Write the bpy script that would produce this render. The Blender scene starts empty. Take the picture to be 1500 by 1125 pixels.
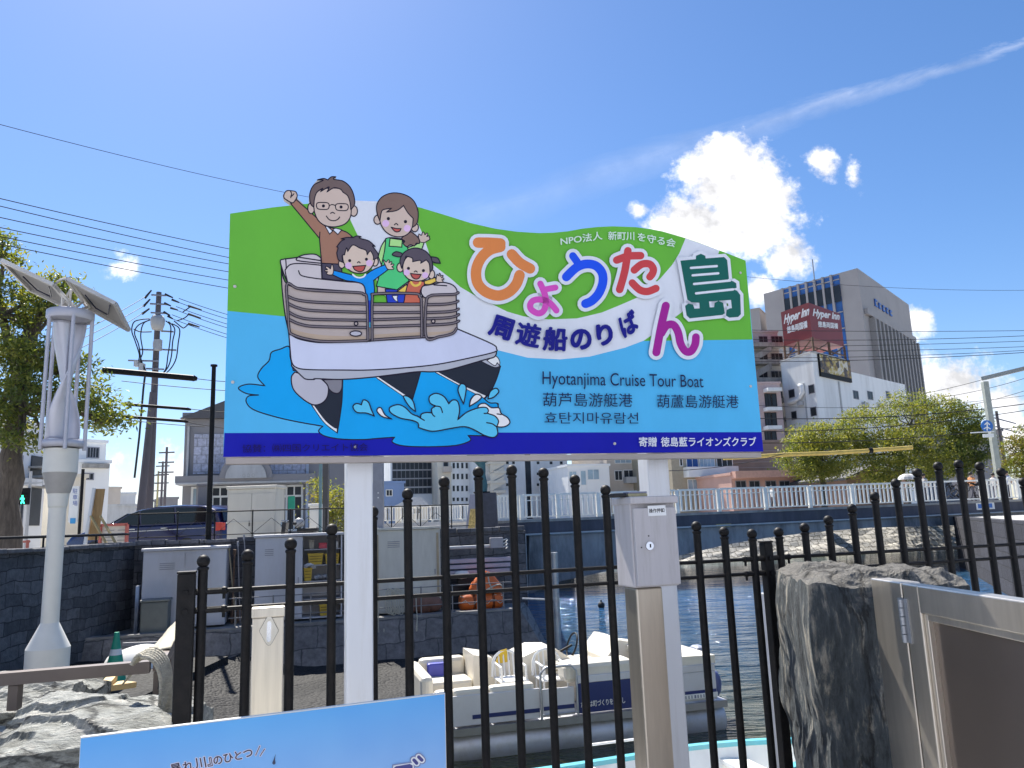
import bpy, bmesh, math, random
from math import radians, sin, cos, tan, atan2, pi, sqrt
from mathutils import Vector, Matrix, noise
from mathutils.geometry import tessellate_polygon

S = bpy.context.scene
COL = S.collection

# ------------------------------------------------------------------ camera
FPX, PITCH, ROLL = 1127.0, radians(10.2), radians(2.1)          # in pixels of a 1500 px wide frame
CAM = Vector((0, 0, 1.6))
FW = Vector((0, cos(PITCH), sin(PITCH)))
U0 = Vector((0, -sin(PITCH), cos(PITCH)))
R0 = Vector((1, 0, 0))
RT = R0 * cos(ROLL) - U0 * sin(ROLL)
UP = U0 * cos(ROLL) + R0 * sin(ROLL)
cd = bpy.data.cameras.new('camera')
cam = bpy.data.objects.new('camera', cd)
COL.objects.link(cam)
cd.sensor_width = 36.0
cd.lens = FPX / 1500 * 36
cd.clip_start, cd.clip_end = 0.05, 9000
cam.matrix_world = Matrix((
    (RT.x, UP.x, -FW.x, CAM.x), (RT.y, UP.y, -FW.y, CAM.y), (RT.z, UP.z, -FW.z, CAM.z), (0, 0, 0, 1)))
S.camera = cam


def ray(px, py):
    return FW + (px - 750) / FPX * RT + (562.5 - py) / FPX * UP


def at(px, py, y):
    d = ray(px, py)
    return CAM + d * (y / d.y)


def atz(px, py, z):
    d = ray(px, py)
    return CAM + d * ((z - CAM.z) / d.z)


# ------------------------------------------------------------------ light and sky
SUN_AZ, SUN_EL = radians(-27), radians(54)                      # azimuth from +Y towards +X
sun_dir = Vector((sin(SUN_AZ) * cos(SUN_EL), cos(SUN_AZ) * cos(SUN_EL), sin(SUN_EL)))
sl = bpy.data.lights.new('sun', 'SUN')
sl.energy, sl.angle, sl.color = 4.6, radians(0.53), (1.0, 0.95, 0.86)
sun = bpy.data.objects.new('sun', sl)
COL.objects.link(sun)
sun.rotation_euler = sun_dir.to_track_quat('Z', 'Y').to_euler()

S.view_settings.view_transform = 'Standard'
S.view_settings.look = 'None'
S.view_settings.exposure = 1.15
S.view_settings.gamma = 1.0
S.cycles.max_bounces = 8
S.cycles.transparent_max_bounces = 12
S.cycles.sample_clamp_indirect = 4.0
S.cycles.caustics_reflective = False
S.cycles.caustics_refractive = False

world = bpy.data.worlds.new('World')
S.world = world
world.use_nodes = True
wn, wl = world.node_tree.nodes, world.node_tree.links
wn.clear()


def wnode(t, **kw):
    n = wn.new(t)
    for k, v in kw.items():
        setattr(n, k, v)
    return n


def wm(op, a, b=None, c=None, clamp=False):
    n = wnode('ShaderNodeMath', operation=op, use_clamp=clamp)
    for i, v in enumerate((a, b, c)):
        if v is None:
            continue
        if isinstance(v, (int, float)):
            n.inputs[i].default_value = v
        else:
            wl.new(v, n.inputs[i])
    return n.outputs[0]


sky = wnode('ShaderNodeTexSky', sky_type='NISHITA')
sky.sun_disc = False
sky.sun_elevation = SUN_EL
sky.sun_rotation = SUN_AZ
sky.air_density, sky.dust_density, sky.ozone_density = 1.0, 0.35, 4.0
tc = wnode('ShaderNodeTexCoord')
sep = wnode('ShaderNodeSeparateXYZ')
wl.new(tc.outputs['Generated'], sep.inputs[0])
dy = wm('MAXIMUM', sep.outputs[1], 0.05)
wu = wm('DIVIDE', sep.outputs[0], dy)
wv = wm('DIVIDE', sep.outputs[2], dy)
comb = wnode('ShaderNodeCombineXYZ')
wl.new(wu, comb.inputs[0])
wl.new(wv, comb.inputs[1])


def wnoise(scale, detail, rough, vec, dist=0.0):
    n = wnode('ShaderNodeTexNoise')
    n.inputs['Scale'].default_value = scale
    n.inputs['Detail'].default_value = detail
    n.inputs['Roughness'].default_value = rough
    n.inputs['Distortion'].default_value = dist
    wl.new(vec, n.inputs['Vector'])
    return n


n_big = wnoise(16, 6, 0.62, comb.outputs[0])
n_fine = wnoise(52, 6, 0.65, comb.outputs[0])
edge = wm('ADD', wm('MULTIPLY', wm('SUBTRACT', n_big.outputs[0], 0.5), 1.7),
          wm('MULTIPLY', wm('SUBTRACT', n_fine.outputs[0], 0.5), 1.0))
# cumulus puffs: centre and half size as seen in the sky, strength
PUFFS = [(1070, 262, 70, 60, 1.15), (1020, 330, 66, 44, 1.1), (1090, 330, 80, 40, 1.05), (1060, 225, 45, 30, 1.0), (1130, 290, 45, 40, .85),
         (1158, 372, 34, 34, .85), (1207, 240, 22, 24, .72), (1252, 258, 12, 22, .5), (935, 308, 17, 11, .6), (1345, 470, 26, 22, .75),
         (1398, 562, 70, 42, .85), (1110, 428, 30, 22, .75), (1092, 478, 34, 18, .75), (1470, 585, 50, 30, .7), (1490, 640, 60, 30, .7),
         (250, 715, 120, 50, .35), (185, 392, 36, 14, .25)]
acc = None
for (bx, by, rx, ry, st) in PUFFS:
    d0, d1, d2 = ray(bx, by), ray(bx + rx, by), ray(bx, by - ry)
    u0_, v0_ = d0.x / d0.y, d0.z / d0.y
    ru, rv = d1.x / d1.y - u0_, d2.z / d2.y - v0_
    a = wm('MULTIPLY', wm('SUBTRACT', wu, u0_), 1 / ru)
    b = wm('MULTIPLY', wm('SUBTRACT', wv, v0_), 1 / rv)
    d = wm('SQRT', wm('ADD', wm('MULTIPLY', a, a), wm('MULTIPLY', b, b)))
    m = wm('MULTIPLY', wm('SUBTRACT', 1.30, d), st)
    acc = m if acc is None else wm('MAXIMUM', acc, m)
puff = wm('ADD', acc, edge)
ramp = wnode('ShaderNodeMapRange', interpolation_type='SMOOTHSTEP')
wl.new(puff, ramp.inputs[0])
ramp.inputs[1].default_value, ramp.inputs[2].default_value = 0.04, 0.66
ramp.inputs[3].default_value, ramp.inputs[4].default_value = 0.0, 1.0
# long thin wisp of high cloud
dA, dB = ray(1500, 62), ray(700, 318)
ua, va, ub, vb = dA.x / dA.y, dA.z / dA.y, dB.x / dB.y, dB.z / dB.y
ln = sqrt((ub - ua) ** 2 + (vb - va) ** 2)
tx, ty = (ub - ua) / ln, (vb - va) / ln
along = wm('ADD', wm('MULTIPLY', wm('SUBTRACT', wu, ua), tx), wm('MULTIPLY', wm('SUBTRACT', wv, va), ty))
across = wm('ADD', wm('MULTIPLY', wm('SUBTRACT', wu, ua), -ty), wm('MULTIPLY', wm('SUBTRACT', wv, va), tx))
cw = wnode('ShaderNodeCombineXYZ')
wl.new(wm('MULTIPLY', along, 5.0), cw.inputs[0])
wl.new(wm('MULTIPLY', across, 26.0), cw.inputs[1])
n_w = wnoise(1.0, 7, 0.65, cw.outputs[0], 0.6)
width = wm('MULTIPLY_ADD', wm('MAXIMUM', along, 0.0), 0.04, 0.006)
prof = wm('SUBTRACT', 1.0, wm('DIVIDE', wm('ABSOLUTE', wm('ADD', across, wm('MULTIPLY', wm('SUBTRACT', n_w.outputs[0], .5), .05))), width), clamp=True)
fade = wm('SUBTRACT', 1.12, wm('MULTIPLY', along, 1.02), clamp=True)
wisp = wm('MULTIPLY', wm('MULTIPLY', prof, fade), wm('MULTIPLY', n_w.outputs[0], 0.38))
cloud = wm('MAXIMUM', ramp.outputs[0], wisp, clamp=True)
front = wm('GREATER_THAN', sep.outputs[1], 0.06)
cloud = wm('MULTIPLY', cloud, front)
shade_n = wnode('ShaderNodeMapRange')
wl.new(n_big.outputs[0], shade_n.inputs[0])
shade_n.inputs[1].default_value, shade_n.inputs[2].default_value = 0.35, 0.65
shade_n.inputs[3].default_value, shade_n.inputs[4].default_value = 5.4, 10.5
ccol = wnode('ShaderNodeCombineXYZ')
wl.new(shade_n.outputs[0], ccol.inputs[0])
wl.new(wm('MULTIPLY', shade_n.outputs[0], 1.0), ccol.inputs[1])
wl.new(wm('MULTIPLY', shade_n.outputs[0], 1.03), ccol.inputs[2])
tint = wnode('ShaderNodeMix', data_type='RGBA', blend_type='MULTIPLY')
tint.inputs[0].default_value = 1.0
hsv = wnode('ShaderNodeHueSaturation')
hsv.inputs['Saturation'].default_value = 1.17
wl.new(sky.outputs[0], hsv.inputs['Color'])
wl.new(hsv.outputs[0], tint.inputs[6])
tint.inputs[7].default_value = (1.09, 1.05, 1.1, 1)
mix = wnode('ShaderNodeMix', data_type='RGBA')
wl.new(cloud, mix.inputs[0])
wl.new(tint.outputs[2], mix.inputs[6])
wl.new(ccol.outputs[0], mix.inputs[7])
bg = wnode('ShaderNodeBackground')
bg.inputs['Strength'].default_value = 0.067
wl.new(mix.outputs[2], bg.inputs['Color'])
wo = wnode('ShaderNodeOutputWorld')
wl.new(bg.outputs[0], wo.inputs[0])

# ------------------------------------------------------------------ materials
def lin(c):
    return tuple(((v / 255) / 12.92 if v / 255 <= .04045 else ((v / 255 + .055) / 1.055) ** 2.4) for v in c)


def mat(name, rgb, rough=.6, metal=0.0, var=.12, scale=4.0, bump=0.0, bscale=None, stretch=(1, 1, 1), stain=None, stain_amt=.0, stain_scale=1.2,
        trans=0.0, spec=.5, emit=None):
    """Principled material with broken-up colour; rgb is a linear base colour."""
    m = bpy.data.materials.new(name)
    m.use_nodes = True
    nt = m.node_tree
    N, Lk = nt.nodes, nt.links
    b = N['Principled BSDF']
    b.inputs['Roughness'].default_value = rough
    b.inputs['Metallic'].default_value = metal
    b.inputs['Specular IOR Level'].default_value = spec
    co = N.new('ShaderNodeTexCoord')
    mp = N.new('ShaderNodeMapping')
    mp.inputs['Scale'].default_value = stretch
    Lk.new(co.outputs['Object'], mp.inputs[0])
    nz = N.new('ShaderNodeTexNoise')
    nz.inputs['Scale'].default_value = scale
    nz.inputs['Detail'].default_value = 6
    nz.inputs['Roughness'].default_value = .62
    Lk.new(mp.outputs[0], nz.inputs['Vector'])
    mr = N.new('ShaderNodeMapRange')
    mr.inputs[1].default_value, mr.inputs[2].default_value = .3, .7
    mr.inputs[3].default_value, mr.inputs[4].default_value = 1 - var, 1 + var
    Lk.new(nz.outputs[0], mr.inputs[0])
    mx = N.new('ShaderNodeMix')
    mx.data_type, mx.blend_type = 'RGBA', 'MULTIPLY'
    mx.inputs[0].default_value = 1
    mx.inputs[6].default_value = (*rgb, 1)
    Lk.new(mr.outputs[0], mx.inputs[7])
    out = mx.outputs[2]
    if stain:
        n2 = N.new('ShaderNodeTexNoise')
        n2.inputs['Scale'].default_value = stain_scale
        n2.inputs['Detail'].default_value = 7
        n2.inputs['Roughness'].default_value = .7
        Lk.new(mp.outputs[0], n2.inputs['Vector'])
        r2 = N.new('ShaderNodeMapRange')
        r2.inputs[1].default_value, r2.inputs[2].default_value = .48, .68
        r2.inputs[3].default_value, r2.inputs[4].default_value = 0, stain_amt
        Lk.new(n2.outputs[0], r2.inputs[0])
        m2 = N.new('ShaderNodeMix')
        m2.data_type = 'RGBA'
        Lk.new(r2.outputs[0], m2.inputs[0])
        Lk.new(out, m2.inputs[6])
        m2.inputs[7].default_value = (*stain, 1)
        out = m2.outputs[2]
    Lk.new(out, b.inputs['Base Color'])
    if bump:
        bn = N.new('ShaderNodeTexNoise')
        bn.inputs['Scale'].default_value = bscale or scale * 4
        bn.inputs['Detail'].default_value = 6
        Lk.new(mp.outputs[0], bn.inputs['Vector'])
        bp = N.new('ShaderNodeBump')
        bp.inputs['Strength'].default_value = bump
        bp.inputs['Distance'].default_value = .02
        Lk.new(bn.outputs[0], bp.inputs['Height'])
        Lk.new(bp.outputs[0], b.inputs['Normal'])
    if emit:
        b.inputs['Emission Color'].default_value = (*emit[0], 1)
        b.inputs['Emission Strength'].default_value = emit[1]
    if trans:
        b.inputs['Transmission Weight'].default_value = trans
    return m


def masonry(name, rgb, rgb2, mortar, bw, bh, axis='xz', ms=.012, bump=.6, rough=.85, squash=0.5, warp=.04):
    """Coursed stone: brick texture warped a little, laid out in object space on the wall's own plane."""
    m = bpy.data.materials.new(name)
    m.use_nodes = True
    N, Lk = m.node_tree.nodes, m.node_tree.links
    b = N['Principled BSDF']
    b.inputs['Roughness'].default_value = rough
    co = N.new('ShaderNodeTexCoord')
    sp = N.new('ShaderNodeSeparateXYZ')
    Lk.new(co.outputs['Object'], sp.inputs[0])
    cb = N.new('ShaderNodeCombineXYZ')
    if axis == 'xz':
        Lk.new(sp.outputs[0], cb.inputs[0])
    elif axis == 'yz':
        Lk.new(sp.outputs[1], cb.inputs[0])
    else:
        ad = N.new('ShaderNodeMath')
        Lk.new(sp.outputs[0], ad.inputs[0])
        Lk.new(sp.outputs[1], ad.inputs[1])
        Lk.new(ad.outputs[0], cb.inputs[0])
    Lk.new(sp.outputs[2], cb.inputs[1])
    nz = N.new('ShaderNodeTexNoise')
    nz.inputs['Scale'].default_value = 1.7
    nz.inputs['Detail'].default_value = 4
    Lk.new(co.outputs['Object'], nz.inputs['Vector'])
    vm = N.new('ShaderNodeVectorMath')
    vm.operation = 'MULTIPLY_ADD'
    Lk.new(nz.outputs['Color'], vm.inputs[0])
    vm.inputs[1].default_value = (warp * 3, warp * 3, 0)
    Lk.new(cb.outputs[0], vm.inputs[2])
    br = N.new('ShaderNodeTexBrick')
    br.offset, br.squash, br.squash_frequency = .5, squash + .5, 3
    br.inputs['Color1'].default_value = (*rgb, 1)
    br.inputs['Color2'].default_value = (*rgb2, 1)
    br.inputs['Mortar'].default_value = (*mortar, 1)
    br.inputs['Scale'].default_value = 1
    br.inputs['Mortar Size'].default_value = ms
    br.inputs['Mortar Smooth'].default_value = .3
    br.inputs['Brick Width'].default_value = bw
    br.inputs['Row Height'].default_value = bh
    Lk.new(vm.outputs[0], br.inputs['Vector'])
    n2 = N.new('ShaderNodeTexNoise')
    n2.inputs['Scale'].default_value = 7
    n2.inputs['Detail'].default_value = 8
    n2.inputs['Roughness'].default_value = .7
    Lk.new(co.outputs['Object'], n2.inputs['Vector'])
    mr = N.new('ShaderNodeMapRange')
    mr.inputs[1].default_value, mr.inputs[2].default_value = .3, .7
    mr.inputs[3].default_value, mr.inputs[4].default_value = .62, 1.4
    Lk.new(n2.outputs[0], mr.inputs[0])
    mx = N.new('ShaderNodeMix')
    mx.data_type, mx.blend_type = 'RGBA', 'MULTIPLY'
    mx.inputs[0].default_value = 1
    Lk.new(br.outputs['Color'], mx.inputs[6])
    Lk.new(mr.outputs[0], mx.inputs[7])
    Lk.new(mx.outputs[2], b.inputs['Base Color'])
    hs = N.new('ShaderNodeMath')
    hs.operation = 'MULTIPLY_ADD'
    Lk.new(br.outputs['Fac'], hs.inputs[0])
    hs.inputs[1].default_value = -1.2
    Lk.new(n2.outputs[0], hs.inputs[2])
    bp = N.new('ShaderNodeBump')
    bp.inputs['Strength'].default_value = bump
    bp.inputs['Distance'].default_value = .04
    Lk.new(hs.outputs[0], bp.inputs['Height'])
    Lk.new(bp.outputs[0], b.inputs['Normal'])
    return m


# ------------------------------------------------------------------ mesh helpers
class MB:
    """Collects shapes (world coordinates) and links them as one mesh object."""

    def __init__(self):
        self.v, self.f, self.k, self.s = [], [], [], []
        self.m = 0
        self.sm = False

    def add(self, vs, fs, caps=0):
        o = len(self.v)
        vs, fs = list(vs), list(fs)
        for q in range(1, caps + 1):            # end caps get corners of their own so that the sides shade smoothly
            vs += [vs[i] for i in fs[-q]]
            fs[-q] = tuple(range(len(vs) - len(fs[-q]), len(vs)))
        self.v += [tuple(p) for p in vs]
        self.f += [tuple(i + o for i in f) for f in fs]
        self.k += [self.m] * len(fs)
        self.s += [self.sm] * (len(fs) - caps) + [False] * caps
        return self

    def box(self, a, b):
        (x0, y0, z0), (x1, y1, z1) = a, b
        return self.add([(x0, y0, z0), (x1, y0, z0), (x1, y1, z0), (x0, y1, z0), (x0, y0, z1), (x1, y0, z1), (x1, y1, z1), (x0, y1, z1)],
                        [(0, 3, 2, 1), (4, 5, 6, 7), (0, 1, 5, 4), (1, 2, 6, 5), (2, 3, 7, 6), (3, 0, 4, 7)])

    def obox(self, o, ex, ey, ez):
        """box from a corner and three edge vectors"""
        o, ex, ey, ez = Vector(o), Vector(ex), Vector(ey), Vector(ez)
        p = [o, o + ex, o + ex + ey, o + ey]
        p += [q + ez for q in p]
        return self.add(p, [(0, 3, 2, 1), (4, 5, 6, 7), (0, 1, 5, 4), (1, 2, 6, 5), (2, 3, 7, 6), (3, 0, 4, 7)])

    def bbox(self, o, ex, ey, ez, r):
        """box from a corner and three edge vectors with chamfered edges"""
        o, ex, ey, ez = Vector(o), Vector(ex), Vector(ey), Vector(ez)
        bm = bmesh.new()
        p = [o, o + ex, o + ex + ey, o + ey]
        p += [q + ez for q in p]
        vs = [bm.verts.new(q) for q in p]
        for f in ((0, 3, 2, 1), (4, 5, 6, 7), (0, 1, 5, 4), (1, 2, 6, 5), (2, 3, 7, 6), (3, 0, 4, 7)):
            bm.faces.new([vs[i] for i in f])
        bmesh.ops.bevel(bm, geom=list(bm.edges), offset=r, segments=2, profile=.5, affect='EDGES')
        bm.verts.index_update()
        self.add([q.co.copy() for q in bm.verts], [[q.index for q in f.verts] for f in bm.faces])
        bm.free()
        return self

    def bar(self, p0, p1, r0, r1=None, n=8, caps=True):
        p0, p1 = Vector(p0), Vector(p1)
        r1 = r0 if r1 is None else r1
        d = (p1 - p0).normalized()
        a = d.orthogonal().normalized()
        if abs(d.z) > .9:
            a = Vector((1, 0, 0)) - d * d.x
            a.normalize()
        b = d.cross(a)
        vs, fs = [], []
        for p, r in ((p0, r0), (p1, r1)):
            for i in range(n):
                t = 2 * pi * (i + .5) / n
                vs.append(p + a * cos(t) * r + b * sin(t) * r)
        for i in range(n):
            j = (i + 1) % n
            fs.append((i, j, n + j, n + i))
        if caps:
            fs += [tuple(range(n - 1, -1, -1)), tuple(range(n, 2 * n))]
        return self.add(vs, fs, 2 if caps else 0)

    def sqbar(self, p0, p1, w, h=None, up=(0, 0, 1)):
        """rectangular bar: w across, h along 'up'"""
        p0, p1 = Vector(p0), Vector(p1)
        h = h or w
        d = (p1 - p0).normalized()
        up = Vector(up)
        if abs(d.dot(up)) > .95:
            up = Vector((0, 1, 0))
        sd = d.cross(up).normalized()
        u = sd.cross(d)
        o = p0 - sd * w / 2 - u * h / 2
        return self.obox(o, sd * w, p1 - p0, u * h)

    def tube(self, pts, r, n=6):
        pts = [Vector(p) for p in pts]
        rs = r if isinstance(r, (list, tuple)) else [r] * len(pts)
        vs, fs = [], []
        a = None
        for i, p in enumerate(pts):
            d = (pts[min(i + 1, len(pts) - 1)] - pts[max(i - 1, 0)]).normalized()
            if a is None:
                a = d.orthogonal().normalized()
            a = (a - d * a.dot(d))
            a = a.normalized() if a.length > 1e-6 else d.orthogonal().normalized()
            b = d.cross(a)
            for k in range(n):
                t = 2 * pi * k / n
                vs.append(p + a * cos(t) * rs[i] + b * sin(t) * rs[i])
        for i in range(len(pts) - 1):
            for k in range(n):
                j = (k + 1) % n
                fs.append((i * n + k, i * n + j, (i + 1) * n + j, (i + 1) * n + k))
        fs += [tuple(range(n - 1, -1, -1)), tuple((len(pts) - 1) * n + k for k in range(n))]
        return self.add(vs, fs, 2)

    def lathe(self, c, prof, n=24, axis=None):
        """profile (radius, height) turned about the vertical through c"""
        c = Vector(c)
        vs, fs = [], []
        for (r, z) in prof:
            for k in range(n):
                t = 2 * pi * k / n
                vs.append(c + Vector((r * cos(t), r * sin(t), z)))
        for i in range(len(prof) - 1):
            for k in range(n):
                j = (k + 1) % n
                fs.append((i * n + k, i * n + j, (i + 1) * n + j, (i + 1) * n + k))
        fs += [tuple(range(n - 1, -1, -1)), tuple((len(prof) - 1) * n + k for k in range(n))]
        return self.add(vs, fs, 2)

    def ball(self, c, r, n=14, sz=(1, 1, 1)):
        c = Vector(c)
        vs, fs = [], []
        h = n // 2
        for i in range(1, h):
            p = pi * i / h
            for k in range(n):
                t = 2 * pi * k / n
                vs.append(c + Vector((r * sz[0] * sin(p) * cos(t), r * sz[1] * sin(p) * sin(t), r * sz[2] * cos(p))))
        top, bot = len(vs), len(vs) + 1
        vs += [c + Vector((0, 0, r * sz[2])), c - Vector((0, 0, r * sz[2]))]
        for i in range(h - 2):
            for k in range(n):
                j = (k + 1) % n
                fs.append((i * n + k, (i + 1) * n + k, (i + 1) * n + j, i * n + j))
        for k in range(n):
            j = (k + 1) % n
            fs.append((top, k, j))
            fs.append((bot, (h - 2) * n + j, (h - 2) * n + k))
        return self.add(vs, fs)

    def prism(self, poly, vec):
        """polygon (3-D points, any winding) swept along vec"""
        poly = [Vector(p) for p in poly]
        vec = Vector(vec)
        nrm = Vector((0, 0, 0))
        for i, p in enumerate(poly):
            q = poly[(i + 1) % len(poly)]
            nrm += p.cross(q)
        if nrm.dot(vec) > 0:
            poly.reverse()
        n = len(poly)
        tris = tessellate_polygon([poly])
        vs = poly + [p + vec for p in poly]
        fs = []
        for t in tris:
            a, b, c = t
            nn = (poly[b] - poly[a]).cross(poly[c] - poly[a])
            if nn.dot(vec) > 0:
                a, b, c = c, b, a
            fs.append((a, b, c))
            fs.append((c + n, b + n, a + n))
        for i in range(n):
            j = (i + 1) % n
            fs.append((j, i, i + n, j + n))
        return self.add(vs, fs)

    def quad(self, a, b, c, d):
        return self.add([a, b, c, d], [(0, 1, 2, 3)])

    def build(self, name, mats, parent=None, smooth=None, label=None):
        me = bpy.data.meshes.new(name)
        me.from_pydata(self.v, [], self.f)
        if not isinstance(mats, (list, tuple)):
            mats = [mats]
        for m in mats:
            me.materials.append(m)
        me.polygons.foreach_set('material_index', self.k)
        me.polygons.foreach_set('use_smooth', [smooth] * len(self.f) if smooth is not None else self.s)
        me.update()
        return link(name, me, parent, label)


def link(name, me, parent=None, label=None):
    o = bpy.data.objects.new(name, me)
    COL.objects.link(o)
    if parent is not None:
        o.parent = parent
        if parent.parent is None:
            o.matrix_parent_inverse = Matrix.Translation(-parent.location)
    if label:
        o['label'] = label
    return o


def thing(name, label, cat, loc, group=None):
    o = bpy.data.objects.new(name, None)
    COL.objects.link(o)
    o.location = loc
    o.empty_display_size = .2
    return tag(o, label, cat, group)


def tag(o, label, cat, group=None):
    o['label'] = label
    o['category'] = cat
    if group:
        o['group'] = group
    return o


def struct(o, kind='structure', label=None):
    o['kind'] = kind
    if label:
        o['label'] = label
    return o


def clone(root, loc, label=None):
    r = root.copy()
    COL.objects.link(r)
    r.location = loc
    if label:
        r['label'] = label
    for ch in root.children:
        c = ch.copy()
        COL.objects.link(c)
        c.parent = r
        for g in ch.children:
            d = g.copy()
            COL.objects.link(d)
            d.parent = c
    return r


X, Y, Z = Vector((1, 0, 0)), Vector((0, 1, 0)), Vector((0, 0, 1))
rnd = random.Random(7)

# colours measured on things that stand in the shade of the sky, brought back to a base colour
SHADE = .78


def pc(r, g, b, k=SHADE):
    return tuple(min(.86, v / k) for v in lin((r, g, b)))


def smooth_path(pts, closed=False, seg=6):
    """Catmull-Rom through the points; a third value of 1 marks a corner."""
    P = [(Vector((p[0], p[1])), len(p) > 2 and bool(p[2])) for p in pts]
    n = len(P)
    out = []
    for i in range(n if closed else n - 1):
        p1, c1 = P[i]
        p2, c2 = P[(i + 1) % n]
        p0 = p1 if (c1 or (not closed and i == 0)) else P[(i - 1) % n][0]
        p3 = p2 if (c2 or (not closed and i == n - 2)) else P[(i + 2) % n][0]
        for k in range(seg):
            t = k / seg
            out.append(.5 * ((2 * p1) + (p2 - p0) * t + (2 * p0 - 5 * p1 + 4 * p2 - p3) * t * t + (3 * p1 - p0 - 3 * p2 + p3) * t ** 3))
    if not closed:
        out.append(P[-1][0].copy())
    return out


def arc(p0, p1, sag, n=14):
    """a hanging wire between two points"""
    p0, p1 = Vector(p0), Vector(p1)
    return [p0.lerp(p1, i / n) - Z * sag * 4 * (i / n) * (1 - i / n) for i in range(n + 1)]


class Flat:
    """Printed artwork and lettering laid on a plane as thin layers, each a hair in front of the last."""
    STEP = .00003

    def __init__(self, o, ex, ez, n):
        self.o, self.ex, self.ez, self.n = Vector(o), Vector(ex), Vector(ez), Vector(n)
        self.lay = 0

    def uv(self, px, py):
        d = ray(px, py)
        t = (self.o - CAM).dot(self.n) / d.dot(self.n)
        p = CAM + d * t - self.o
        return Vector((p.dot(self.ex), p.dot(self.ez)))

    def p(self, uv, h=0.0):
        return self.o + self.ex * uv[0] + self.ez * uv[1] + self.n * h

    def nxt(self):
        self.lay += 1
        return .0008 + self.lay * self.STEP

    def fill_uv(self, mb, uvs, thick=0.0):
        h = self.nxt() + thick
        ps = [self.p(q, h) for q in uvs]
        tr = tessellate_polygon([ps])
        fs = []
        for a, b, c in tr:
            nn = (ps[b] - ps[a]).cross(ps[c] - ps[a])
            fs.append((a, b, c) if nn.dot(self.n) > 0 else (c, b, a))
        mb.add(ps, fs)
        if thick:
            k = len(ps)
            mb.add(ps + [q - self.n * thick for q in ps], [(i, (i + 1) % k, k + (i + 1) % k, k + i) for i in range(k)])

    def fill(self, mb, pts, smooth=True, thick=0.0, z=None):
        pts = [zz(p, z) for p in pts]
        q = smooth_path(pts, True) if smooth else [Vector(p[:2]) for p in pts]
        self.fill_uv(mb, [self.uv(*v) for v in q], thick)

    def disc(self, mb, c, rx, ry=None, z=None, n=18, rot=0):
        ry = ry or rx
        pts = [(c[0] + rx * cos(t) * cos(rot) - ry * sin(t) * sin(rot), c[1] + rx * cos(t) * sin(rot) + ry * sin(t) * cos(rot))
               for t in (2 * pi * i / n for i in range(n))]
        self.fill(mb, pts, False, z=z)

    def ring(self, mb, c, rx, ry, w, z=None, n=22):
        pts = [(c[0] + rx * cos(t), c[1] + ry * sin(t)) for t in (2 * pi * i / n for i in range(n))]
        self.stroke(mb, pts, w, closed=True, z=z)

    def stroke(self, mb, pts, w, closed=False, z=None, smooth=True, thick=0.0):
        """ribbon of width w (photo pixels) along a path, round ends"""
        pts = [zz(p, z) for p in pts]
        q = smooth_path(pts, closed) if smooth else [Vector(p[:2]) for p in pts]
        clean = [q[0]]
        for v in q[1:]:
            if (v - clean[-1]).length > .05:
                clean.append(v)
        if closed and (clean[0] - clean[-1]).length < .05:
            clean.pop()
        q = clean
        k = len(q)
        L, Rr = [], []
        r = w / 2
        for i in range(k):
            a = q[i - 1] if (closed or i > 0) else q[i]
            b = q[(i + 1) % k] if (closed or i < k - 1) else q[i]
            d1 = (q[i] - a) if (q[i] - a).length > 1e-6 else (b - q[i])
            d2 = (b - q[i]) if (b - q[i]).length > 1e-6 else d1
            d1, d2 = d1.normalized(), d2.normalized()
            t = d1 + d2
            t = t.normalized() if t.length > .2 else d1
            nn = Vector((-t.y, t.x))
            mit = min(1.6, 1 / max(.35, nn.dot(Vector((-d1.y, d1.x)))))
            L.append(q[i] + nn * r * mit)
            Rr.append(q[i] - nn * r * mit)
        if closed:
            h = self.nxt() + thick
            vs = [self.p(self.uv(*v), h) for v in L + Rr]
            mb.add(vs, [(i, k + i, k + (i + 1) % k, (i + 1) % k) for i in range(k)])
            return
        d0 = (q[0] - q[1]).normalized()
        d1 = (q[-1] - q[-2]).normalized()
        def cap(c, d):
            s = Vector((-d.y, d.x))
            m = 7
            return [c + (s * cos(pi * i / m) + d * sin(pi * i / m)) * r for i in range(1, m)]
        poly = L + cap(q[-1], d1) + Rr[::-1] + cap(q[0], d0)
        # strip, not an n-gon, so that tight bends stay clean
        h = self.nxt() + thick
        vs = [self.p(self.uv(*v), h) for v in L + Rr]
        fs = [(i, k + i, k + i + 1, i + 1) for i in range(k - 1)]
        mb.add(vs, fs)
        for c, d, e in ((q[-1], d1, (L[-1], Rr[-1])), (q[0], d0, (Rr[0], L[0]))):
            ps = [e[0]] + cap(c, d) + [e[1]]
            pts3 = [self.p(self.uv(*v), h) for v in ps]
            nn = (pts3[1] - pts3[0]).cross(pts3[-1] - pts3[0])
            idx = tuple(range(len(pts3)))
            mb.add(pts3, [idx if nn.dot(self.n) > 0 else idx[::-1]])
        if thick:
            ps = [self.p(self.uv(*v), h) for v in poly]
            kk = len(ps)
            mb.add(ps + [v - self.n * thick for v in ps], [(i, (i + 1) % kk, kk + (i + 1) % kk, kk + i) for i in range(kk)])

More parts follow.
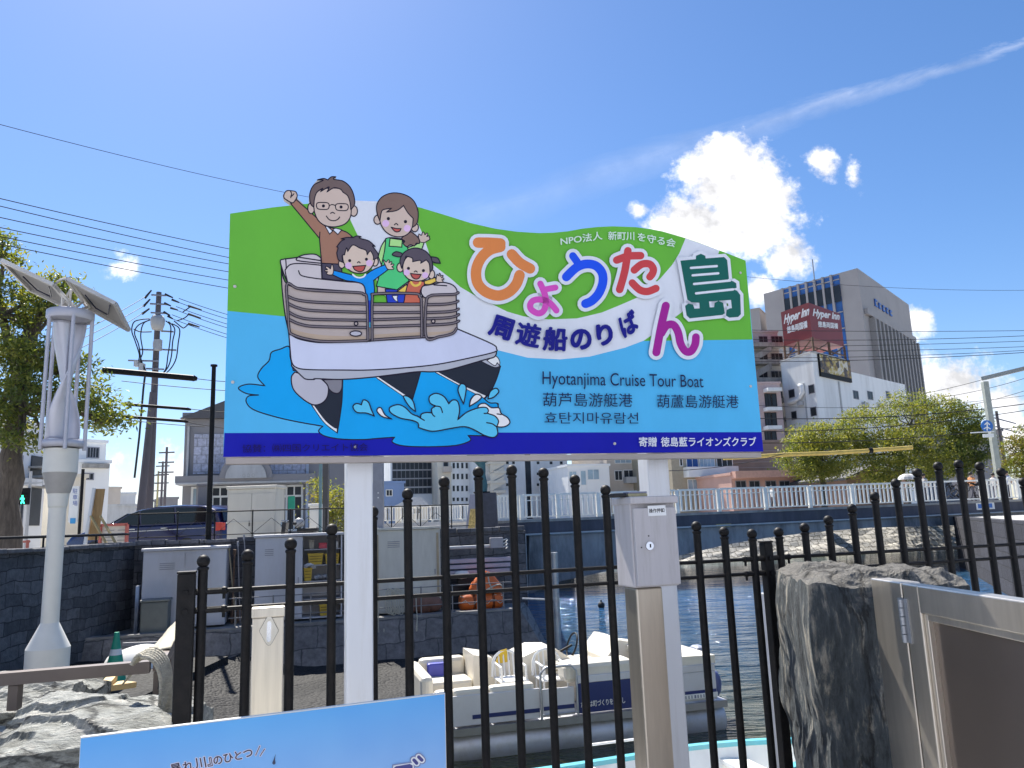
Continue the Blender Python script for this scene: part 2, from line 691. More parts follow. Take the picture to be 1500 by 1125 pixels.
    def text(self, mb, body, lb, rb, lt, bold=0.0, base=False, uvs=False):
        """lettering fitted between left-bottom, right-bottom and left-top corners"""
        V, F, bx = glyphs(body, 0)
        x0, x1, y0, y1 = bx
        x0, x1, y0, y1 = x0 - bold, x1 + bold, y0 - bold, y1 + bold
        if base:
            y0 = 0
            y1 = glyphs('H', 0)[2][3]
        A, B, C_ = (lb, rb, lt) if uvs else (self.uv(*lb), self.uv(*rb), self.uv(*lt))
        A, B, C_ = Vector(A), Vector(B), Vector(C_)
        e, f = (B - A) / (x1 - x0), (C_ - A) / (y1 - y0)
        for k in range(10 if bold > 0 else 1):          # heavier weights: the outline swept round a small circle
            dx, dz = (bold * cos(k * pi / 5), bold * sin(k * pi / 5)) if bold > 0 else (0, 0)
            h = self.nxt()
            mb.add([self.p(A + e * (x + dx - x0) + f * (y + dz - y0), h) for x, y in V], F)


def zz(p, z):
    if z is None:
        return p
    return (p[0] / z[2] + z[0], p[1] / z[2] + z[1]) + tuple(p[2:])


_gl = {}


def glyphs(body, bold=0.0):
    k = (body, bold)
    if k not in _gl:
        c = bpy.data.curves.new('lettering', 'FONT')
        c.body = body
        c.resolution_u = 4
        c.offset = bold
        o = bpy.data.objects.new('lettering', c)
        COL.objects.link(o)
        bpy.context.view_layer.update()
        me = bpy.data.meshes.new_from_object(o.evaluated_get(bpy.context.evaluated_depsgraph_get()))
        V = [(v.co.x, v.co.y) for v in me.vertices]
        F = []
        for p in me.polygons:
            vv = list(p.vertices)
            if p.normal.z < 0:
                vv.reverse()
            F.append(vv)
        bpy.data.objects.remove(o)
        bpy.data.curves.remove(c)
        bpy.data.meshes.remove(me)
        xs, ys = [v[0] for v in V], [v[1] for v in V]
        _gl[k] = (V, F, (min(xs), max(xs), min(ys), max(ys)))
    return _gl[k]

# ================================================================== materials in use
M = {}
M['paving'] = mat('paving', (.36, .37, .39), .85, var=.18, scale=3, bump=.2, stain=(.2, .18, .16), stain_amt=.5)
M['bed'] = mat('river_bed', (.08, .075, .05), .9)
M['asphalt'] = mat('asphalt', (.42, .41, .39), .9, var=.2, scale=8, bump=.2, bscale=60)
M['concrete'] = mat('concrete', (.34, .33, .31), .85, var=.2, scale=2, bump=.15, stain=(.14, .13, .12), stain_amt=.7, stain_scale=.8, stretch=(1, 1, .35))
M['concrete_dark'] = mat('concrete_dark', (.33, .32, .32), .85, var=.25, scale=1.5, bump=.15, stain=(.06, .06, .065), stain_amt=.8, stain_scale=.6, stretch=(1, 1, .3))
M['concrete_pale'] = mat('concrete_pale', (.5, .5, .5), .8, var=.12, scale=2, bump=.1, stain=(.3, .29, .28), stain_amt=.5, stretch=(1, 1, .3))
M['quay_top'] = mat('quay_top', (.24, .23, .22), .9, var=.25, scale=2.5, bump=.25, stain=(.1, .1, .1), stain_amt=.6)
M['wall_side'] = masonry('retaining_stone_side', (.12, .125, .14), (.055, .06, .07), (.03, .031, .036), .5, .235, 'yz', .009, 1.0, warp=.075)
M['wall_back'] = masonry('retaining_stone_back', (.14, .14, .15), (.075, .077, .09), (.04, .04, .045), .6, .28, 'xz', .01, 1.0, warp=.07)
M['quay_face'] = masonry('quay_stone', (.2, .19, .19), (.15, .145, .15), (.09, .088, .09), .62, .5, 'xz', .016, .7, warp=.09)
M['bank_stone'] = masonry('bank_stone', (.5, .47, .41), (.33, .32, .3), (.16, .15, .13), .55, .3, 'xz', .03, 1.0, warp=.16)
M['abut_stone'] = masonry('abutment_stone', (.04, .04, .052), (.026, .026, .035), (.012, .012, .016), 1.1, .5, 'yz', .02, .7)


def water_mat():
    m = bpy.data.materials.new('river_water')
    m.use_nodes = True
    N, Lk = m.node_tree.nodes, m.node_tree.links
    b = N['Principled BSDF']
    b.inputs['Roughness'].default_value = .05
    b.inputs['IOR'].default_value = 1.33
    b.inputs['Specular IOR Level'].default_value = 1.0
    co = N.new('ShaderNodeTexCoord')
    # olive shallows near the bank; blue further out stands in for reflected sky
    sp = N.new('ShaderNodeSeparateXYZ')
    Lk.new(co.outputs['Object'], sp.inputs[0])
    dn = N.new('ShaderNodeTexNoise')
    dn.inputs['Scale'].default_value = .25
    Lk.new(co.outputs['Object'], dn.inputs['Vector'])
    am = N.new('ShaderNodeMath')
    am.operation = 'MULTIPLY_ADD'
    Lk.new(dn.outputs[0], am.inputs[0])
    am.inputs[1].default_value = 6
    Lk.new(sp.outputs[1], am.inputs[2])
    dc = N.new('ShaderNodeValToRGB')
    dr_ = N.new('ShaderNodeMapRange')
    dr_.inputs[1].default_value, dr_.inputs[2].default_value = 13, 60
    Lk.new(am.outputs[0], dr_.inputs[0])
    Lk.new(dr_.outputs[0], dc.inputs[0])
    ee = dc.color_ramp.elements
    ee[0].position, ee[0].color = .0, (.085, .075, .014, 1)
    ee[1].position, ee[1].color = 1.0, (.07, .085, .045, 1)
    for p_, c_ in ((.12, (.02, .055, .085, 1)), (.45, (.03, .115, .26, 1)), (.75, (.03, .08, .12, 1))):
        k_ = ee.new(p_)
        k_.color = c_
    Lk.new(dc.outputs[0], b.inputs['Base Color'])
    mp = N.new('ShaderNodeMapping')
    mp.inputs['Scale'].default_value = (.55, 1.9, 1)
    mp.inputs['Rotation'].default_value = (0, 0, radians(-8))
    Lk.new(co.outputs['Object'], mp.inputs[0])
    hs = None
    for sc, amp, det in ((.75, 1.0, 2), (2.2, .5, 3), (6, .16, 2)):
        n = N.new('ShaderNodeTexNoise')
        n.inputs['Scale'].default_value = sc
        n.inputs['Detail'].default_value = det
        n.inputs['Distortion'].default_value = .4
        Lk.new(mp.outputs[0], n.inputs['Vector'])
        a = N.new('ShaderNodeMath')
        a.operation = 'MULTIPLY'
        a.inputs[1].default_value = amp
        Lk.new(n.outputs[0], a.inputs[0])
        if hs is None:
            hs = a
        else:
            s = N.new('ShaderNodeMath')
            Lk.new(hs.outputs[0], s.inputs[0])
            Lk.new(a.outputs[0], s.inputs[1])
            hs = s
    bp = N.new('ShaderNodeBump')
    bp.inputs['Strength'].default_value = 1
    bp.inputs['Distance'].default_value = .75
    Lk.new(hs.outputs[0], bp.inputs['Height'])
    Lk.new(bp.outputs[0], b.inputs['Normal'])
    return m


def gravel_mat():
    m = bpy.data.materials.new('gravel')
    m.use_nodes = True
    N, Lk = m.node_tree.nodes, m.node_tree.links
    b = N['Principled BSDF']
    b.inputs['Roughness'].default_value = .8
    co = N.new('ShaderNodeTexCoord')
    vo = N.new('ShaderNodeTexVoronoi')
    vo.inputs['Scale'].default_value = 16
    Lk.new(co.outputs['Object'], vo.inputs['Vector'])
    cr = N.new('ShaderNodeValToRGB')
    cr.color_ramp.elements[0].color = (.0015, .0015, .002, 1)
    cr.color_ramp.elements[1].color = (.016, .0155, .0155, 1)
    cr.color_ramp.elements[0].position, cr.color_ramp.elements[1].position = .25, .95
    sp = N.new('ShaderNodeSeparateColor')
    Lk.new(vo.outputs['Color'], sp.inputs[0])
    Lk.new(sp.outputs[0], cr.inputs[0])
    Lk.new(cr.outputs[0], b.inputs['Base Color'])
    bp = N.new('ShaderNodeBump')
    bp.invert = True
    bp.inputs['Strength'].default_value = 1
    bp.inputs['Distance'].default_value = .04
    Lk.new(vo.outputs['Distance'], bp.inputs['Height'])
    Lk.new(bp.outputs[0], b.inputs['Normal'])
    return m


def rock_mat(name, c1, c2, c3, stretch=(3, 3, .7), scale=3.0, sunlit_top=None):
    m = bpy.data.materials.new(name)
    m.use_nodes = True
    N, Lk = m.node_tree.nodes, m.node_tree.links
    b = N['Principled BSDF']
    b.inputs['Roughness'].default_value = .78
    co = N.new('ShaderNodeTexCoord')
    mp = N.new('ShaderNodeMapping')
    mp.inputs['Scale'].default_value = stretch
    Lk.new(co.outputs['Object'], mp.inputs[0])
    n1 = N.new('ShaderNodeTexNoise')
    n1.inputs['Scale'].default_value = scale
    n1.inputs['Detail'].default_value = 9
    n1.inputs['Roughness'].default_value = .68
    n1.inputs['Distortion'].default_value = .12
    Lk.new(mp.outputs[0], n1.inputs['Vector'])
    cr = N.new('ShaderNodeValToRGB')
    e = cr.color_ramp.elements
    e[0].position, e[0].color = .36, (*c1, 1)
    e[1].position, e[1].color = .53, (*c2, 1)
    x = e.new(.64)
    x.color = (*c3, 1)
    Lk.new(n1.outputs[0], cr.inputs[0])
    n2 = N.new('ShaderNodeTexNoise')
    n2.inputs['Scale'].default_value = scale * 5
    n2.inputs['Detail'].default_value = 8
    n2.inputs['Roughness'].default_value = .7
    Lk.new(mp.outputs[0], n2.inputs['Vector'])
    mr = N.new('ShaderNodeMapRange')
    mr.inputs[1].default_value, mr.inputs[2].default_value = .3, .7
    mr.inputs[3].default_value, mr.inputs[4].default_value = .6, 1.4
    Lk.new(n2.outputs[0], mr.inputs[0])
    mx = N.new('ShaderNodeMix')
    mx.data_type, mx.blend_type = 'RGBA', 'MULTIPLY'
    mx.inputs[0].default_value = 1
    Lk.new(cr.outputs[0], mx.inputs[6])
    Lk.new(mr.outputs[0], mx.inputs[7])
    out = mx.outputs[2]
    if sunlit_top:                       # upward faces painted paler, standing in for sunlight on the top
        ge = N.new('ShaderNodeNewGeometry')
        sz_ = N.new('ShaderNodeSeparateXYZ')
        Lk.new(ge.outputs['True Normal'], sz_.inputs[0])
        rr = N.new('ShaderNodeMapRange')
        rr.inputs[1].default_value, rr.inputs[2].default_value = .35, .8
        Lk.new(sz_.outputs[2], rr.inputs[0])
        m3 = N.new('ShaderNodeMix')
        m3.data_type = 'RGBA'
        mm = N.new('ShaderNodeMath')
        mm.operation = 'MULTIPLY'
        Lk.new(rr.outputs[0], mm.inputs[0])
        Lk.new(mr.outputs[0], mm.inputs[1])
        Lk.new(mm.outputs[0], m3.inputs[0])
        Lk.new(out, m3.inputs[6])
        m3.inputs[7].default_value = (*sunlit_top, 1)
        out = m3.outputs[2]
    # cracks: thin dark joints with an uneven course
    wv_ = N.new('ShaderNodeVectorMath')
    wv_.operation = 'MULTIPLY_ADD'
    Lk.new(n1.outputs['Color'], wv_.inputs[0])
    wv_.inputs[1].default_value = (.5, .5, .5)
    Lk.new(mp.outputs[0], wv_.inputs[2])
    vc = N.new('ShaderNodeTexVoronoi')
    vc.feature = 'DISTANCE_TO_EDGE'
    vc.inputs['Scale'].default_value = .95
    Lk.new(wv_.outputs[0], vc.inputs['Vector'])
    ck = N.new('ShaderNodeMapRange')
    ck.inputs[1].default_value, ck.inputs[2].default_value = .0, .035
    ck.inputs[3].default_value, ck.inputs[4].default_value = .3, 1
    Lk.new(vc.outputs['Distance'], ck.inputs[0])
    m4 = N.new('ShaderNodeMix')
    m4.data_type, m4.blend_type = 'RGBA', 'MULTIPLY'
    m4.inputs[0].default_value = 1
    Lk.new(out, m4.inputs[6])
    Lk.new(ck.outputs[0], m4.inputs[7])
    Lk.new(m4.outputs[2], b.inputs['Base Color'])
    ad = N.new('ShaderNodeMath')
    ad.operation = 'MULTIPLY_ADD'
    Lk.new(n1.outputs[0], ad.inputs[0])
    ad.inputs[1].default_value = 1.6
    Lk.new(n2.outputs[0], ad.inputs[2])
    bp = N.new('ShaderNodeBump')
    bp.inputs['Strength'].default_value = 1
    bp.inputs['Distance'].default_value = .035
    a2 = N.new('ShaderNodeMath')
    Lk.new(ad.outputs[0], a2.inputs[0])
    Lk.new(ck.outputs[0], a2.inputs[1])
    Lk.new(a2.outputs[0], bp.inputs['Height'])
    Lk.new(bp.outputs[0], b.inputs['Normal'])
    return m


def leaf_mat(name, c):
    m = bpy.data.materials.new(name)
    m.use_nodes = True
    N, Lk = m.node_tree.nodes, m.node_tree.links
    b = N['Principled BSDF']
    b.inputs['Base Color'].default_value = (*c, 1)
    b.inputs['Roughness'].default_value = .45
    t = N.new('ShaderNodeBsdfTranslucent')
    t.inputs['Color'].default_value = (c[0] * 1.9, c[1] * 1.8, c[2] * .9, 1)
    mx = N.new('ShaderNodeMixShader')
    mx.inputs[0].default_value = .42
    Lk.new(b.outputs[0], mx.inputs[1])
    Lk.new(t.outputs[0], mx.inputs[2])
    Lk.new(mx.outputs[0], N['Material Output'].inputs['Surface'])
    return m


def glass_mat(name, c, rough=.08):
    m = mat(name, c, rough, var=.35, scale=.35, spec=.8)
    return m


M['water'] = water_mat()
M['gravel'] = gravel_mat()
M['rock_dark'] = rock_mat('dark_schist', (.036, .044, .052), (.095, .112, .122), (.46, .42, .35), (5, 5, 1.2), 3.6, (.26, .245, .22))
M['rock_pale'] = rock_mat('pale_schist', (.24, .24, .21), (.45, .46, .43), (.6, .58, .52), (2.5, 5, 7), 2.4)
M['leafa'] = leaf_mat('leaf_mid', (.135, .165, .034))
M['leafb'] = leaf_mat('leaf_light', (.22, .225, .048))
M['leafc'] = leaf_mat('leaf_dark', (.07, .1, .025))
M['leafd'] = leaf_mat('leaf_olive', (.15, .13, .035))
M['bark'] = mat('bark', (.11, .088, .07), .9, var=.45, scale=5, bump=.9, bscale=9, stretch=(3, 3, .5))
M['glass'] = mat('window_glass', (.03, .036, .045), .3, var=.4, scale=.4, spec=.25)
M['glass_blue'] = glass_mat('blue_glass', (.03, .10, .32), .05)
M['glass_pale'] = glass_mat('pale_glass', (.32, .42, .5), .15)
M['white'] = mat('white_paint', (.78, .78, .76), .5, var=.06, stain=(.5, .49, .46), stain_amt=.35, stain_scale=.5, stretch=(1, 1, .25))
M['cream_wall'] = mat('cream_render', (.7, .64, .53), .8, var=.08, scale=.6)
M['beige_wall'] = mat('beige_render', (.55, .48, .41), .8, var=.1, scale=.6)
M['grey_wall'] = mat('grey_render', (.27, .26, .27), .8, var=.1, scale=.4, stretch=(1, 1, .3))
M['granite'] = mat('tower_granite', (.36, .335, .33), .7, var=.07, scale=.25)
M['pink_wall'] = mat('pink_render', (.55, .34, .28), .8, var=.1, scale=.5)
M['brown_wall'] = mat('brown_tile', (.2, .165, .145), .7, var=.1, scale=.8)
M['blue_wall'] = mat('blue_metal_cladding', (.16, .24, .42), .5, var=.1, scale=.5)
M['white_wall'] = mat('white_cladding', (.84, .84, .83), .6, var=.04, scale=.3, stain=(.5, .49, .47), stain_amt=.5, stain_scale=.35, stretch=(1, 1, .15))
M['black'] = mat('black_paint', (.007, .007, .0085), .55, var=.25, scale=30, bump=.08, spec=.22, stain=(.03, .025, .022), stain_amt=.4, stain_scale=16)
M['black_soft'] = mat('black_rubber', (.02, .02, .022), .7)
M['steel'] = mat('galvanised_steel', (.42, .43, .45), .45, .6, var=.12, scale=12)
M['rust'] = mat('rusty_steel', (.16, .1, .07), .8, .2, var=.4, scale=12)
M['pole'] = mat('utility_pole_concrete', (.135, .118, .125), .85, var=.15, scale=3, stretch=(1, 1, .2))
M['grey_metal'] = mat('grey_metal', (.3, .3, .33), .5, .3)
M['cable'] = mat('cable', (.02, .02, .024), .6)
M['sun_white'] = mat('warm_white_paint', (.74, .72, .66), .5, var=.08, scale=2)

# ================================================================== the setting
mb = MB()
mb.quad((-4000, -4000, -3.2), (4000, -4000, -3.2), (4000, 4000, -3.2), (-4000, 4000, -3.2))
struct(mb.build('ground', M['bed']), label='river bed and land carrying the town')

mb = MB()
mb.quad((-30, 3, -1.6), (90, 3, -1.6), (90, 80, -1.6), (-30, 80, -1.6))
struct(mb.build('water', M['water']), label='rippled river water')

mb = MB()
mb.box((-40, -60, -3), (60, 4.55, 0))
struct(mb.build('promenade', M['paving']), label='paved promenade along the river')

mb = MB()
mb.box((-4000, 62, -3), (4000, 4000, .9))
mb.box((-4000, 36.9, -3), (-.4, 61.99, .88))
mb.prism([(-4000, 36.89, -3), (-4000, 4.6, -3), (-9.9, 4.6, -3), (-9.9, 19.75, -3), (-.1, 22.6, -3), (-.1, 36.89, -3)], (0, 0, 3.86))
mb.prism([(24.4, 43, -3), (17.3, 27, -3), (14.4, 18.5, -3), (14.4, 4.6, -3), (4000, 4.6, -3), (4000, 43, -3)], (0, 0, 4.0))
struct(mb.build('street', M['asphalt']), label='street level behind the river walls')

# the landing: a stone faced quay with a battered front
mb = MB()
F0, F1 = Vector((-9.88, 17.3, 0)), Vector((0.0, 20.3, 0))
dq = (F1 - F0).normalized()
nq = Vector((dq.y, -dq.x, 0))
B0, B1 = F0 + nq * .45, F1 + nq * .45 + dq * .6
top = [F0 + Z * -.6, F1 + Z * -.6, Vector((.15, 22.6, -.6)), Vector((-9.88, 19.7, -.6))]
bot = [B0 + Z * -2.6, B1 + Z * -2.6 + dq * .5, Vector((.75, 22.6, -2.6)), Vector((-9.88, 19.7, -2.6))]
mb.m = 0
mb.add([bot[0], bot[1], top[1], top[0]], [(0, 1, 2, 3)])
mb.add([bot[1], bot[2], top[2], top[1]], [(0, 1, 2, 3)])
mb.m = 1
mb.add(top, [(0, 1, 2, 3)])
mb.obox(F0 + Z * -.596 - nq * .02, dq * (F1 - F0).length, -nq * .3, Z * .05)
struct(mb.build('quay', [M['quay_face'], M['quay_top']]), label='stone faced landing below the street')

mb = MB()
mb.box((-9.88, 4.6, -3), (-6.3, 17.25, -1.0))
struct(mb.build('terrace', M['gravel']), label='lower terrace at the foot of the left wall')

# gravel beach in front of the landing
mb = MB()
nx, ny = 46, 60
for j in range(ny + 1):
    for i in range(nx + 1):
        x = -6.4 + 7.4 * i / nx
        y = 5 + 15.3 * j / ny
        edge_x = -2.3 + max(0, (y - 12)) * .02 + max(0, y - 16.0) * .75
        z = -1.5 + .4 * max(0, 1 - (x + 6.4) / 1.6) ** 1.5 - .04 * max(0, (x - edge_x + 1.6)) - .35 * max(0, x - edge_x) + .03 * noise.noise(Vector((x * 1.3, y * 1.3, 0))) + .02 * noise.noise(Vector((x * 6, y * 6, 3)))
        mb.v.append((x, y, z))
for j in range(ny):
    for i in range(nx):
        a = j * (nx + 1) + i
        mb.f.append((a, a + 1, a + nx + 2, a + nx + 1))
        mb.k.append(0)
        mb.s.append(True)
struct(mb.build('gravel', M['gravel']), 'stuff', 'dark wet gravel on the river bank')

# far bank seen under the bridge
mb = MB()
nx, ny = 60, 12
for j in range(ny + 1):
    for i in range(nx + 1):
        x = 4 + 60 * i / nx
        y = 57 + 5 * j / ny
        z = -2.0 + 3.0 * min(1, j / ny * 1.15) + (.35 * noise.noise(Vector((x * .7, y * .7, 0))) + .2 * noise.noise(Vector((x * 2, y * 2, 3)))) * (1 if 0 < j < ny else 0)
        mb.v.append((x, y, z))
for j in range(ny):
    for i in range(nx):
        a = j * (nx + 1) + i
        mb.f.append((a, a + 1, a + nx + 2, a + nx + 1))
        mb.k.append(0)
        mb.s.append(False)
struct(mb.build('river_bank', M['bank_stone']), label='sunlit stone bank beyond the bridge')

# unseen building added behind the viewer to bounce sunlight onto the shaded faces
t = thing('bounce_building', 'unseen building added behind the viewer to bounce sunlight onto the sign', 'building', (0, -9, 0))
mb = MB()
mb.box((-22, -20, -.05), (24, -9, 15))
mb.build('wall', mat('bounce_render', (.42, .46, .54), .8, var=.06), t)
for i in range(9):
    for k in range(4):
        mb = MB()
        mb.box((-20 + i * 4.9, -9.02, 1.2 + k * 3.4), (-18.6 + i * 4.9, -8.97, 2.9 + k * 3.4))
        mb.build('window', M['glass'], t)

# ------------------------------------------------------------------ river walls
t = thing('retaining_wall', 'long dark stone block wall on the left below the street, behind the white lamp column', 'wall', (-9.7, 12, -1))
mb = MB()
mb.box((-9.9, 4.6, -3), (-9.5, 19.7, 1.36))
mb.build('stone_face', M['wall_side'], t)
mb = MB()
y = 4.6
while y < 19.6:
    ln = rnd.uniform(.5, .9)
    mb.bbox((-10.0, y, 1.363), (.6, 0, 0), (0, min(ln, 19.7 - y) - .02, 0), (0, 0, rnd.uniform(.07, .12)), .02)
    y += ln
mb.build('coping', M['wall_back'], t)
t = thing('retaining_wall', 'dark stone wall behind the lockers and the orange life rafts on the landing', 'wall', (-5, 21, -.6))
W0, W1 = Vector((-9.49, 19.42, 0)), Vector((.2, 22.25, 0))
dw = (W1 - W0).normalized()
nw = Vector((dw.y, -dw.x, 0))
mb = MB()
mb.obox(W0 + Z * -1.0, dw * (W1 - W0).length, -nw * .4, Z * 2.36)
mb.box((-.15, 22.3, -2.5), (.22, 36.6, 1.36))
mb.build('stone_face', M['wall_back'], t)
mb = MB()
s = 0
while s < (W1 - W0).length:
    ln = rnd.uniform(.5, .9)
    mb.bbox(W0 + dw * s + nw * .06 + Z * 1.363, dw * (ln - .02), -nw * .55, Z * rnd.uniform(.08, .14), .02)
    s += ln
mb.build('coping', M['wall_back'], t)


def wallp(px, py):
    """point on the face of the wall behind the landing"""
    d = ray(px, py)
    return CAM + d * ((W0 - CAM).dot(nw) / d.dot(nw))


# ------------------------------------------------------------------ bridge
BA, BB = at(750, 724, 36), at(1480, 700, 44)
db = Vector((BB.x - BA.x, BB.y - BA.y, 0)).normalized()
nb = Vector((db.y, -db.x, 0))


def bpt(px, py, off=0.0):
    d = ray(px, py)
    o = BA + nb * off
    return CAM + d * ((o - CAM).dot(nb) / d.dot(nb))


bridge = thing('road_bridge', 'arched road bridge with dark girder and white slatted railing across the river', 'bridge', (BA.x, BA.y, -1.6))


def bxy(px, z, off=0.0):
    p = bpt(px, 740, off)
    return Vector((p.x, p.y, z))


def deck_z(px):            # the deck climbs slightly to the crown
    return bpt(px, 766 + (735 - 766) * (px - 750) / 730).z


mb = MB()
xs = [724, 800, 900, 1000, 1100, 1200, 1300, 1400, 1500, 1600, 1750]
for a, b in zip(xs[:-1], xs[1:]):
    pa, pb = bxy(a, deck_z(a)), bxy(b, deck_z(b))
    mb.prism([pa, pb, pb - Z * .55, pa - Z * .55], -nb * .5)
mb.build('girder', mat('dark_girder_paint', (.06, .062, .088), .6, var=.35, scale=1.5, stretch=(1, 1, .2), stain=(.12, .12, .14), stain_amt=.4), bridge)
mb = MB()
for a, b in zip(xs[:-1], xs[1:]):
    pa, pb = bxy(a, deck_z(a), .06), bxy(b, deck_z(b), .06)
    mb.prism([pa + Z * .12, pb + Z * .12, pb + Z * .003, pa + Z * .003], -nb * 11.4)
mb.build('deck_slab', M['concrete'], bridge)
mb = MB()
for a, b in zip(xs[:-1], xs[1:]):
    pa, pb = bxy(a, deck_z(a) - .56, .1), bxy(b, deck_z(b) - .56, .1)
    mb.bar(pa, pb, .045)
mb.build('service_pipe', M['concrete_pale'], bridge)
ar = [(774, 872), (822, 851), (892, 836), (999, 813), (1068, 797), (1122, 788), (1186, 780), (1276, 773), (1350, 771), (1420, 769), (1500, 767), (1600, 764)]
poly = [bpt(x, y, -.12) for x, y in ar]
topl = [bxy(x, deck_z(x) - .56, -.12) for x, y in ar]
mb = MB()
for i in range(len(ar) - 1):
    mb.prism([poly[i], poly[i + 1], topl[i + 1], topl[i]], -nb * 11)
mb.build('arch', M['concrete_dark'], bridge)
p0, p1 = bpt(738, 870, .25), bpt(774, 870, .25)
mb = MB()
mb.prism([Vector((p0.x, p0.y, -2.6)), Vector((p1.x, p1.y, -2.6)), Vector((p1.x, p1.y, 1.02)), Vector((p0.x, p0.y, 1.02))], -nb * 3)
mb.build('pier', M['concrete_pale'], bridge)
# railing: a panel between each pair of posts
M['rail_white'] = mat('railing_white', (.86, .84, .77), .5, var=.1, scale=3)
posts = [728, 764, 817, 876, 936, 992, 1053, 1122, 1187, 1250, 1320, 1384, 1440, 1494, 1545, 1600]
RH = 1.13


def rp(px, h, off=-.25):
    return bxy(px, deck_z(px) + .12 + h, off)


for a in posts:
    p = rp(a, 0)
    mb = MB()
    mb.obox(p - db * .09 - nb * .06, db * .18, nb * .14, Z * (RH + .02))
    mb.build('railing_post', M['rail_white'], bridge)
for a, b in zip(posts[:-1], posts[1:]):
    pa, pb = rp(a, 0) + db * .1, rp(b, 0) - db * .1
    mb = MB()
    mb.sqbar(pa + Z * RH, pb + Z * RH, .12, .09)
    n = 9
    if a == 1384:
        # the panel with a cast ornament
        mb.sqbar(pa + Z * .12, pb + Z * .12, .06, .07)
        mb.m = 1
        for k in range(26):
            f0, f1 = rnd.random(), rnd.random()
            q = [pa.lerp(pb, f0) + Z * rnd.uniform(.18, 1.0)]
            for _ in range(4):
                q.append(q[-1] + db * rnd.uniform(-.3, .3) + Z * rnd.uniform(-.22, .22))
            q = [Vector((v.x, v.y, min(max(v.z, pa.z + .16), pa.z + 1.05))) for v in q]
            mb.tube(q, .028, 5)
        mb.build('ornament_panel', [M['rail_white'], M['black']], bridge)
        continue
    mb.sqbar(pa + Z * .88, pb + Z * .88, .04, .04)
    mb.sqbar(pa + Z * .12, pb + Z * .12, .06, .06)
    L = (pb - pa).length
    n = max(6, round(L / .27))
    for i in range(n):
        q = pa.lerp(pb, (i + .5) / n)
        w = .1 if a >= 980 else .075
        mb.obox(q - db * w / 2 - nb * .02 + Z * .1, db * w, nb * .04, Z * (RH - .12))
    mb.build('railing_panel', M['rail_white'], bridge)
# notices fixed to the girder
for (x0, y0, x1, y1, c) in ((1431, 736, 1441, 747, 0), (1446, 735, 1456, 746, 0), (1050, 767, 1071, 772, 1)):
    a, b = bpt(x0, y1, .03), bpt(x1, y0, .03)
    mb = MB()
    w = (Vector((b.x, b.y, 0)) - Vector((a.x, a.y, 0))).length
    mb.obox(Vector((a.x, a.y, a.z)), db * w, -nb * .02, Z * (b.z - a.z))
    if c == 0:
        mb.m = 1
        mb.obox(Vector((a.x, a.y, a.z)) + db * w * .2 + nb * .012 + Z * .08, db * w * .5, -nb * .01, Z * (b.z - a.z) * .6)
    mb.build('notice_plate', [M['white'] if c == 0 else mat('yellow_plate', (.5, .42, .15)), mat('notice_blue', (.05, .17, .5), .5)], bridge)

# right hand abutment, in the shade of the deck
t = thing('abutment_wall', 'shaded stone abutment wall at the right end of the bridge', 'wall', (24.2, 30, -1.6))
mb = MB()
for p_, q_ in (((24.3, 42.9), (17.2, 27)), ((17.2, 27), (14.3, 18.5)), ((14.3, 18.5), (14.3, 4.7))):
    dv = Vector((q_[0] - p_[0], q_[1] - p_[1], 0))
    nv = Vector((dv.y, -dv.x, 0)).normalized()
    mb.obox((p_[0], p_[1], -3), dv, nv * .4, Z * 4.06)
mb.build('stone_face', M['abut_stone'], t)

# ================================================================== the big sign
SL = at(327, 670, 2.6)
SR = atz(1118, 662, SL.z)
ex = Vector((SR.x - SL.x, SR.y - SL.y, 0)).normalized()
sn = Vector((ex.y, -ex.x, 0))
F = Flat(SL, ex, Z, sn)
P = {}
for k, c in dict(green=(97, 168, 60), sky=(77, 168, 236), navy=(22, 26, 150), white=(203, 206, 222), line=(32, 28, 44), splash=(18, 150, 248),
                 foam=(84, 180, 255), pale=(214, 214, 232), hull=(36, 42, 54), hullgrey=(122, 120, 128), tubegrey=(172, 170, 180), lip=(166, 168, 178),
                 deck=(190, 194, 214), taupe=(168, 155, 150), cushion=(188, 180, 182), rail=(112, 104, 108), skin=(190, 170, 158), skin2=(200, 180, 165),
                 dadhair=(106, 90, 88), momhair=(120, 98, 90), kidhair=(84, 76, 86), sweater=(150, 110, 92), pants=(74, 70, 86), apron=(76, 186, 116),
                 blouse=(160, 205, 130), boyblue=(22, 132, 245), jeans=(40, 62, 172), red=(178, 84, 78), cheek=(206, 172, 206), dress=(186, 98, 78),
                 yellow=(218, 182, 84), orange=(206, 124, 70), pink=(200, 76, 172), blue=(30, 78, 214), crimson=(186, 66, 70), teal=(26, 90, 82),
                 purple=(150, 36, 134), ink=(26, 28, 120), dark=(30, 34, 70), fadeink=(28, 20, 84), letter=(196, 216, 200), tan=(170, 150, 132)).items():
    P[k] = mat('print_' + k, pc(*c), .5, var=.04, scale=6, spec=.12, stain=tuple(v * .8 + .012 for v in pc(*c)), stain_amt=.4, stain_scale=1.6, stretch=(1, 1, .5))
M['backing'] = mat('sign_backing', pc(176, 172, 168), .5, .2)

sign = thing('information_sign', 'large cut-out sign with a cartoon family on a pleasure boat, on two white posts', 'sign', ((SL.x + SR.x) / 2, (SL.y + SR.y) / 2, 0))

